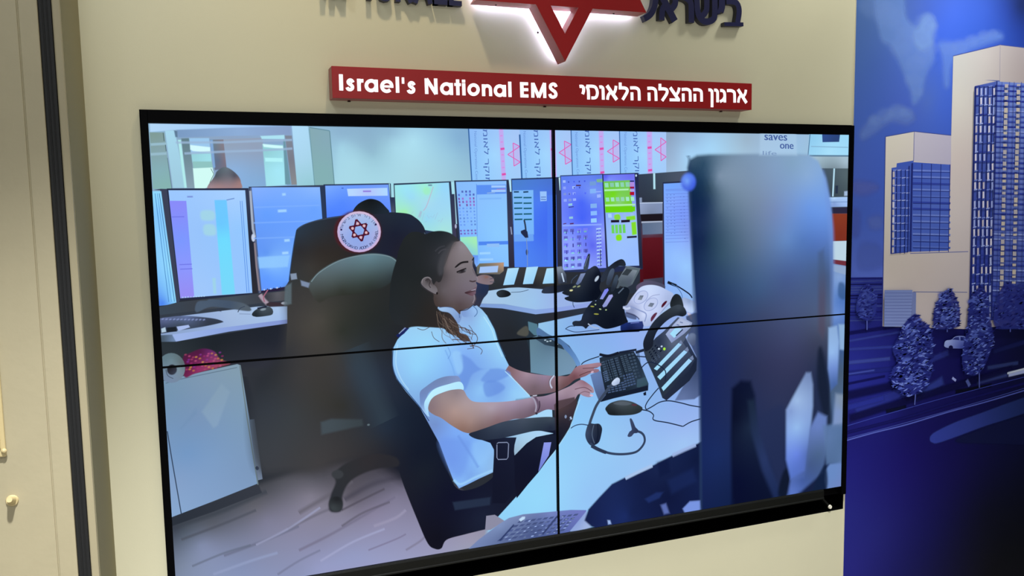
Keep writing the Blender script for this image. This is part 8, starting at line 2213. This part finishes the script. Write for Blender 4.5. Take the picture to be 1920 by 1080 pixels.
('E',[1940,-98,27,-2,1,-12],(76,92,172),13.1,0.8),
('V',[1923,68,1968,17,1978,-51,1994,-111,2003,-166,1970,-246,1924,-297,1858,-291,1832,-243,1834,-176,1849,-110,1856,-21,1877,44],420,10.4,[(20,23,90),(28,34,104),(100,116,188),(22,26,92),(76,92,172),(34,42,118)],3)]),
    ('printed_tree', None, [('L',[2097,-82,2100,-132],5.9,(74,84,152),1,0,1),
('P',[2075,83,2120,63,2182,74,2475,83,2490,-131,2131,-121,2012,-103,2002,-30,2028,47],(38,46,122),1,8,0.85),
('E',[2259,-56,31,-6,-4,-20],(46,58,132),13.7,0.8),
('E',[2305,53,25,-3,-2,-20],(46,58,132),13.7,0.8),
('E',[2302,40,26,-2,0,-12],(46,58,132),13.7,0.8),
('E',[2244,58,20,-6,-5,-12],(46,58,132),13.6,0.8),
('E',[2278,34,32,-4,-1,-11],(46,58,132),13.7,0.8),
('E',[2166,64,31,4,4,-12],(46,58,132),13.4,0.8),
('E',[2324,-80,22,-2,0,-21],(46,58,132),13.8,0.8),
('E',[2264,28,33,-11,-8,-16],(46,58,132),13.7,0.8),
('E',[2302,11,22,3,5,-11],(46,58,132),13.8,0.8),
('V',[2075,83,2120,63,2182,74,2475,83,2490,-131,2131,-121,2012,-103,2002,-30,2028,47],420,10.6,[(20,23,90),(28,34,104),(58,70,144),(22,26,92),(46,58,132),(34,42,118)],5)]),
    ('printed_tree', None, [('L',[1585,-311,1580,-394],5.5,(74,84,152),1,0,1),
('P',[1568,-21,1603,-49,1644,-78,1666,-141,1667,-212,1664,-274,1626,-332,1548,-355,1502,-329,1456,-290,1460,-234,1486,-214,1457,-158,1488,-106,1514,-56],(38,46,122),1,7.4,0.85),
('E',[1535,-93,19,4,5,-10],(76,92,172),12.3,0.8),
('E',[1555,-286,27,2,6,-17],(76,92,172),12.4,0.8),
('E',[1560,-135,16,2,3,-10],(76,92,172),12.4,0.8),
('E',[1596,-268,27,3,6,-18],(76,92,172),12.5,0.8),
('E',[1546,-216,26,-8,-6,-17],(76,92,172),12.4,0.8),
('E',[1528,-210,24,3,5,-14],(76,92,172),12.3,0.8),
('E',[1553,-91,30,-3,0,-18],(76,92,172),12.3,0.8),
('E',[1547,-283,23,-7,-6,-17],(76,92,172),12.4,0.8),
('E',[1559,-168,23,3,5,-13],(76,92,172),12.4,0.8),
('V',[1568,-21,1603,-49,1644,-78,1666,-141,1667,-212,1664,-274,1626,-332,1548,-355,1502,-329,1456,-290,1460,-234,1486,-214,1457,-158,1488,-106,1514,-56],560,11.3,[(20,23,90),(28,34,104),(100,116,188),(22,26,92),(76,92,172),(34,42,118)],4)])
]
for name, label, shapes in MURAL:
    p = Painter(-0.0051, 0.000012, (1243.8, 2344, -1280, 1894), np.array([1.48, 1.5, 1.62]))
    for q in shapes: p.shape(q)
    o = p.build(name, M_print, None, label); keep(o, mu)

# ------------------------------------------------------------------ red strip sign
sg = empty('sign_box', 'long red light box sign with white English and Hebrew words under the star', 'sign', (0.01, -0.03, Z(0.804)))
bm = bmesh.new(); box(bm, -0.718, 0.737, -0.062, -0.0595, Z(0.7585), Z(0.8495)); o = bobj('sign_face', bm, M_red, bevel=0.0008); keep(o, sg)
bm = bmesh.new(); box(bm, -0.7175, 0.7365, -0.0595, -0.002, Z(0.759), Z(0.849)); o = bobj('sign_case', bm, M_redside); keep(o, sg); o['label'] = 'brownish red side returns of the sign'
for x in (-0.662, -0.03, 0.645):
    bm = bmesh.new(); bmesh.ops.create_cone(bm, cap_ends=True, segments=12, radius1=0.005, radius2=0.004, depth=0.006, matrix=Matrix.Translation((x, -0.012, Z(0.7575)))); o = bobj('screw', bm, M_screw); keep(o, sg)
WORDS = [[([-691.8,826.5,-692.2,780.3],11.440000000000001,0),([-657.3,804.3,-661,809.9,-666.7,810.9,-671.4,806.3,-669.6,801.2,-663.4,797.1,-659.1,792.5,-660.9,786.3,-666.8,783.8,-672.5,785.3,-675.1,790],9.879999999999999,1),([-640.4,815.6,-640.1,780.4],10.4,0),([-640,798.8,-638.4,806.5,-633.7,810.1,-626.9,810.2],9.879999999999999,1),([-589.8,797.6,-592,790.5,-597.4,785.2,-604.7,783.1,-611.8,784.7,-616.9,789.7,-618.6,796.7,-616.4,803.8,-611,809.1,-603.7,811.2,-596.6,809.6,-591.5,804.6],10.4,2),([-589.4,815,-589.2,779.3],10.4,0),([-543,797.8,-544.3,803.5,-547.9,808.1,-553.3,810.7,-559.4,810.9,-565.2,808.7,-569.8,804.4,-572.3,798.8,-572.2,792.8,-569.7,787.6,-565.2,783.9,-559.3,782.4,-553.2,783.5,-547.9,786.8],10.192,1),([-572.2,796.5,-538.2,796.1],6.448,0),([-525.8,825.6,-525.7,779],10.4,0),([-508.5,824.3,-508.5,806],7.4879999999999995,0),([-474.8,802.9,-478.7,808.6,-484.8,809.6,-489.6,804.9,-487.8,799.7,-481.2,795.4,-476.6,790.7,-478.4,784.3,-484.6,781.8,-490.7,783.4,-493.4,788.2],9.879999999999999,1)],[([-437.2,824.2,-436.7,778.1],10.4,0),([-436.7,823,-407.8,779],10.920000000000002,0),([-408,824.9,-407.6,778.2],10.4,0),([-360.2,796.4,-362.3,789.4,-367.9,784.1,-375.3,782,-382.6,783.6,-387.8,788.6,-389.6,795.4,-387.5,802.4,-382,807.7,-374.5,809.8,-367.2,808.2,-362,803.3],10.4,2),([-359.3,813.3,-359.2,777.5],10.4,0),([-338.9,824.6,-338.6,777.5],10.4,0),([-349.5,809.3,-328.7,809.2],8.32,0),([-319.8,814.1,-319.4,777.5],10.4,0),([-319.8,824.5,-319.7,816.1],10.4,0),([-273.4,796.2,-275.6,789,-281.1,783.7,-288.5,781.6,-295.7,783.3,-301,788.3,-302.7,795.2,-300.6,802.3,-295.2,807.7,-287.8,809.8,-280.5,808.1,-275.3,803.2],10.4,2),([-256.2,812.9,-255.7,777.1],10.4,0),([-255.9,795.7,-253.6,803.9,-247.4,808.1,-239.8,808,-234.4,803.5,-233.1,794.4,-233,777.8],9.879999999999999,1),([-188.2,795.8,-190.3,788.6,-195.7,783.2,-203,781.1,-210.3,782.8,-215.5,787.9,-217.3,794.9,-215.2,802.1,-209.8,807.5,-202.5,809.6,-195.2,808,-190,802.9],10.4,2),([-187.2,813.2,-186.8,777.1],10.4,0),([-169.2,823.8,-168.8,777],10.4,0)],[([-129,824,-128.3,776.9],11.440000000000001,0),([-134,818.9,-107.5,819.4],9.360000000000001,0),([-133.5,800.8,-107.3,801.3],9.360000000000001,0),([-132.9,781.7,-107,781.9],9.879999999999999,0),([-92,823.2,-91.9,777.2],10.4,0),([-91.1,821.6,-71.3,778.8],10.920000000000002,0),([-51.4,823,-72.2,778.8],10.920000000000002,0),([-51.4,824.2,-51,777.3],10.4,0),([-11.5,812.9,-14.8,819.7,-22.9,821.5,-30.4,817,-30.7,809.1,-24.3,803.1,-16.3,798.1,-12.2,790.9,-14.2,784.2,-22.3,780.8,-30.4,783.1,-33.5,790.3],10.4,1)],[([71.1,817.4,78.6,818,83.4,816.2,85.5,811.1,85.1,802.3,81.9,793.5],10.0,1),([96.5,819.4,101.2,810,102.6,801.3,103.1,777],10.0,1),([95.6,818.9,118,819.3,128.8,815.7,134.3,803.9,134.2,794.3,130.3,785.4,124,782.5,113.2,782.2],9.5,1),([142.3,817.5,148.7,818.4,154.1,815.4,155.5,807.7,156.2,777.8],10.0,1),([169.6,823.4,205.6,778.7],11.5,0),([202.9,823.4,201.2,812.4,197.9,804.2,193.6,798.5],9.5,1),([180.8,800.8,175.3,793.9,172.7,786.6,171.5,778.2],9.5,1),([218.3,834.7,218.7,815.4],10.0,0),([213.2,817.3,232,817.9,242.2,815,244.6,808.1,240.3,799.1,227.2,779.6],10.0,1),([255.5,818.7,274.9,819.3,285.2,815.1,288.4,806.2,289.4,778.6],10.0,1),([261.8,804.6,262.2,778.6],10.0,0)],[([320.1,819.5,339.1,820.1,349,815.8,352,807.4,353.2,779.2],10.0,1),([326.1,805.6,326.7,778.8],10.0,0),([367.6,835.8,368.2,818.4],10.0,0),([362.4,818.8,382.4,819.8,393.6,817,395.7,809.7,391.2,800,376.4,780.4],10.0,1),([407.5,824.9,441.9,783.1],11.0,0),([442.2,825.5,440.3,816.4,437.1,809.3,431.5,802.5],9.5,1),([405.5,784.2,444.6,784.9],9.5,0),([452.7,819.9,471.8,821.2,482.6,817.4,485.4,808.1,486.1,780.8],10.0,1),([458.1,806.8,458.6,780.4],10.0,0),([497.8,820.7,516.7,821.3,527.9,817,530.4,807.7,531,781.7],10.0,1),([504,806.9,504.7,781.3],10.0,0)],[([558.5,821.5,565.3,822.1,571,819.1,572.8,811.7,573.2,763.9],10.0,1),([581.7,821.6,588.7,822.1,593.7,818.7,595.2,812.3,595.7,781.1],10.0,1),([605.9,821.3,615.1,821.2,621.6,816.7,624.3,807.9,625,781.3],10.0,1),([623.5,798.9,616.9,789.7,605.6,783.7],9.5,1),([633.9,821.8,651.2,822.3,662.1,818,664.8,809.1,665.4,782],10.0,1),([678.8,827.5,714.5,782.3],11.0,0),([711.5,827.1,710.1,817.7,706.7,810.3,702.3,804.8],9.0,1),([689.6,806.2,683.5,797.9,681.4,789.7,680.6,782.4],9.0,1)]]
def stroke_bm(bm, pts, width, y0, y1):
    P = np.array(pts, float).reshape(-1, 2); w = width / 1000
    a, b = ribbon(P / 1000, w)
    for i in range(len(P) - 1):
        q = [a[i], a[i + 1], b[i + 1], b[i]]
        prism(bm, [(x, Z(z)) for x, z in q], y0, y1)
for word in WORDS:
    bm = bmesh.new()
    for st in word:
        P = catmull(np.array(st[0]).reshape(-1, 2), st[2] == 2, 3) if st[2] else np.array(st[0]).reshape(-1, 2)
        if st[2] == 2: P = np.vstack([P, P[:2]])
        if st[2] == 0 and len(P) > 2:
            for i in range(len(P) - 1): stroke_bm(bm, P[i:i + 2], st[1], -0.0632, -0.0615)
            for p in P[1:-1]:
                prism(bm, [((p[0] + st[1] / 2 * math.cos(t)) / 1000, Z((p[1] + st[1] / 2 * math.sin(t)) / 1000)) for t in np.linspace(0, 2 * math.pi, 13)[:-1]], -0.0632, -0.0615)
        else: stroke_bm(bm, P, st[1], -0.0632, -0.0615)
    o = bobj('glowing_word', bm, M_glow); keep(o, sg)

# ------------------------------------------------------------------ red star
SX, SZ_, S_ = 0.016, 1.2305, 0.587
star = empty('star_emblem', 'large red six pointed star with white backlight above the red sign', 'star', (SX, -0.04, Z(SZ_)))
Rr = S_ / math.sqrt(3); wd = 0.043
bm = bmesh.new()
def tri(R, up):
    return [(SX + R * math.cos(math.radians(a)), Z(SZ_) + R * math.sin(math.radians(a))) for a in ((90, 210, 330) if up else (270, 30, 150))]
for up in (1, 0):
    A_, B_ = tri(Rr, up), tri(Rr - 2 * wd, up)
    yo, y1 = -0.075, -0.0155
    for i in range(3):
        j = (i + 1) % 3
        prism(bm, [A_[i], A_[j], B_[j], B_[i]], yo - (0.00005 if up else 0), y1)
o = bobj('star_face', bm, M_red); keep(o, star)
o.data.materials.append(M_redside)
for f in o.data.polygons:
    if abs(f.normal.y) < 0.5: f.material_index = 1
bm = bmesh.new()
for up in (1, 0):
    A_, B_ = tri(Rr - 0.022, up), tri(Rr - 2 * wd + 0.022, up)
    for i in range(3):
        j = (i + 1) % 3
        prism(bm, [A_[i], A_[j], B_[j], B_[i]], -0.0154, -0.0125 - (0.0002 if up else 0))
o = bobj('backlight', bm, M_led); keep(o, star); o['label'] = 'white light strip behind the star'
for x, z in ((-0.20, 1.0615), (-0.06, 0.985), (0.21, 1.0605)):
    bm = bmesh.new(); bmesh.ops.create_icosphere(bm, subdivisions=2, radius=0.0035, matrix=Matrix.Translation((x, -0.035, Z(z)))); o = bobj('screw', bm, M_screw); keep(o, star)

# ------------------------------------------------------------------ navy letters
LETTERS = [('letter', 'navy letter I, first of the two words left of the star', 'navy letters left of the star', [([-721.9, 1052.8, -721.9, 1130.8], 13.02077560419184, 0)]), ('letter', 'navy letter N at the far left above the cream wall', 'navy letters left of the star', [([-696.4, 1052.8, -696.4, 1130.8], 15.0, 0), ([-664.9, 1052.8, -664.9, 1130.8], 15.0, 0), ([-696.4, 1126.8, -664.9, 1056.8], 15.0, 0)]), ('letter', 'navy letter I starting the second word left of the star', 'navy letters left of the star', [([-592.4, 1052.8, -592.4, 1130.8], 15.095029993478079, 0)]), ('letter', 'navy letter S second in the word beside the star', 'navy letters left of the star', [([-531.5, 1108.8, -535.9, 1122.8, -550.6, 1123.8, -559.8, 1108.8, -556.9, 1096.5, -535.9, 1085.6, -533, 1074.8, -538, 1059.8, -554.8, 1059.8, -561.3, 1073.8], 15.0, 1)]), ('letter', 'navy letter R between the S and the A', 'navy letters left of the star', [([-506.6, 1052.8, -506.6, 1130.8], 15.0, 0), ([-506.6, 1123.3, -480.7, 1123.3, -467.5, 1110.8, -480.7, 1087.9, -506.6, 1087.9], 15.0, 1), ([-486.3, 1087.9, -466, 1052.8], 15.0, 0)]), ('letter', 'navy letter A between the R and the E', 'navy letters left of the star', [([-454.3, 1052.8, -430.2, 1130.8], 15.0, 0), ([-406.1, 1052.8, -430.2, 1130.8], 15.0, 0), ([-446, 1074.6, -414.4, 1074.6], 12, 0)]), ('letter', 'navy letter E beside the L left of the star', 'navy letters left of the star', [([-387.8, 1052.8, -387.8, 1130.8], 15.0, 0), ([-395.3, 1060.3, -353.1, 1060.3], 15.0, 0), ([-395.3, 1091.8, -357.3, 1091.8], 15.0, 0), ([-395.3, 1123.3, -353.1, 1123.3], 15.0, 0)]), ('letter', 'navy letter L nearest the left tip of the star', 'navy letters left of the star', [([-340.5, 1052.8, -340.5, 1130.8], 15.0, 0), ([-348, 1060.3, -307, 1060.3], 15.0, 0)]), ('letter', 'navy Hebrew letter lamed touching the right tip of the star', 'navy letters right of the star', [([375.1, 1165.6, 375.1, 1141.7], 19, 0), ([341.3, 1139.3, 371.6, 1139.5, 375.1, 1125.8, 373.9, 1111.7, 370.4, 1095.5, 359.9, 1074.9, 345.8, 1062, 331.4, 1054.2], 21, 1)]), ('letter', 'navy Hebrew letter alef second from the star', 'navy letters right of the star', [([388, 1148.6, 449.9, 1053.3], 25, 0), ([451.6, 1153.2, 451.6, 1119, 447.4, 1104.6, 435.5, 1091.8], 22, 1), ([422.3, 1111, 406.9, 1097.9, 399.9, 1083.4, 398.7, 1053.3], 21, 1)]), ('letter', 'navy Hebrew letter resh third from the star', 'navy letters right of the star', [([473.7, 1136.6, 495.4, 1132.1, 511.2, 1119, 514.4, 1098.9, 515.1, 1052.1], 22, 1)]), ('letter', 'navy Hebrew letter shin with three arms right of the star', 'navy letters right of the star', [([535.3, 1159.2, 539.3, 1098.5, 546.8, 1074.5, 564.1, 1060.1, 586.3, 1060.5, 603.6, 1069.7, 609, 1088.6, 608.3, 1164.5], 22, 1), ([575.7, 1162.1, 576.1, 1107, 572.5, 1092.4, 561.5, 1079.5, 549.2, 1075.6], 21, 1)]), ('letter', 'navy Hebrew letter yod short stroke beside the shin', 'navy letters right of the star', [([636.5, 1166.5, 638.1, 1123.4, 637.7, 1111, 632.1, 1096.2], 25, 1), ([623.3, 1101.9, 632.1, 1093.1], 20, 0)]), ('letter', 'navy Hebrew letter bet at the right end of the name', 'navy letters right of the star', [([655.6, 1132.9, 678.3, 1134.4, 698.6, 1129.6, 707.6, 1115.6, 709.2, 1094.9, 703.2, 1063.3], 21, 1), ([648.3, 1055.2, 727.5, 1058.8], 13, 0)])]
for name, label, group, strokes in LETTERS:
    bm = bmesh.new()
    for k, st in enumerate(strokes):
        P = np.array(st[0]).reshape(-1, 2); yf = -0.023 - 0.00012 * k
        if st[2]: P = catmull(P, False, 6)
        if st[2] == 0 and len(P) > 2:
            for i in range(len(P) - 1): stroke_bm(bm, P[i:i + 2], st[1], yf - 0.00003 * i, -0.0015)
        else: stroke_bm(bm, P, st[1], yf, -0.0015)
    c = Vector((np.mean([v.co.x for v in bm.verts]), -0.03, np.mean([v.co.z for v in bm.verts])))
    bmesh.ops.translate(bm, verts=bm.verts, vec=-c)
    o = bobj('sign_letter', bm, M_navy); o.location = c
    o.data.materials.append(M_navyside)
    for f in o.data.polygons:
        if abs(f.normal.y) < 0.5: f.material_index = 1
    o['label'] = label; o['category'] = 'letter'; o['group'] = group; o['kind'] = 'thing'
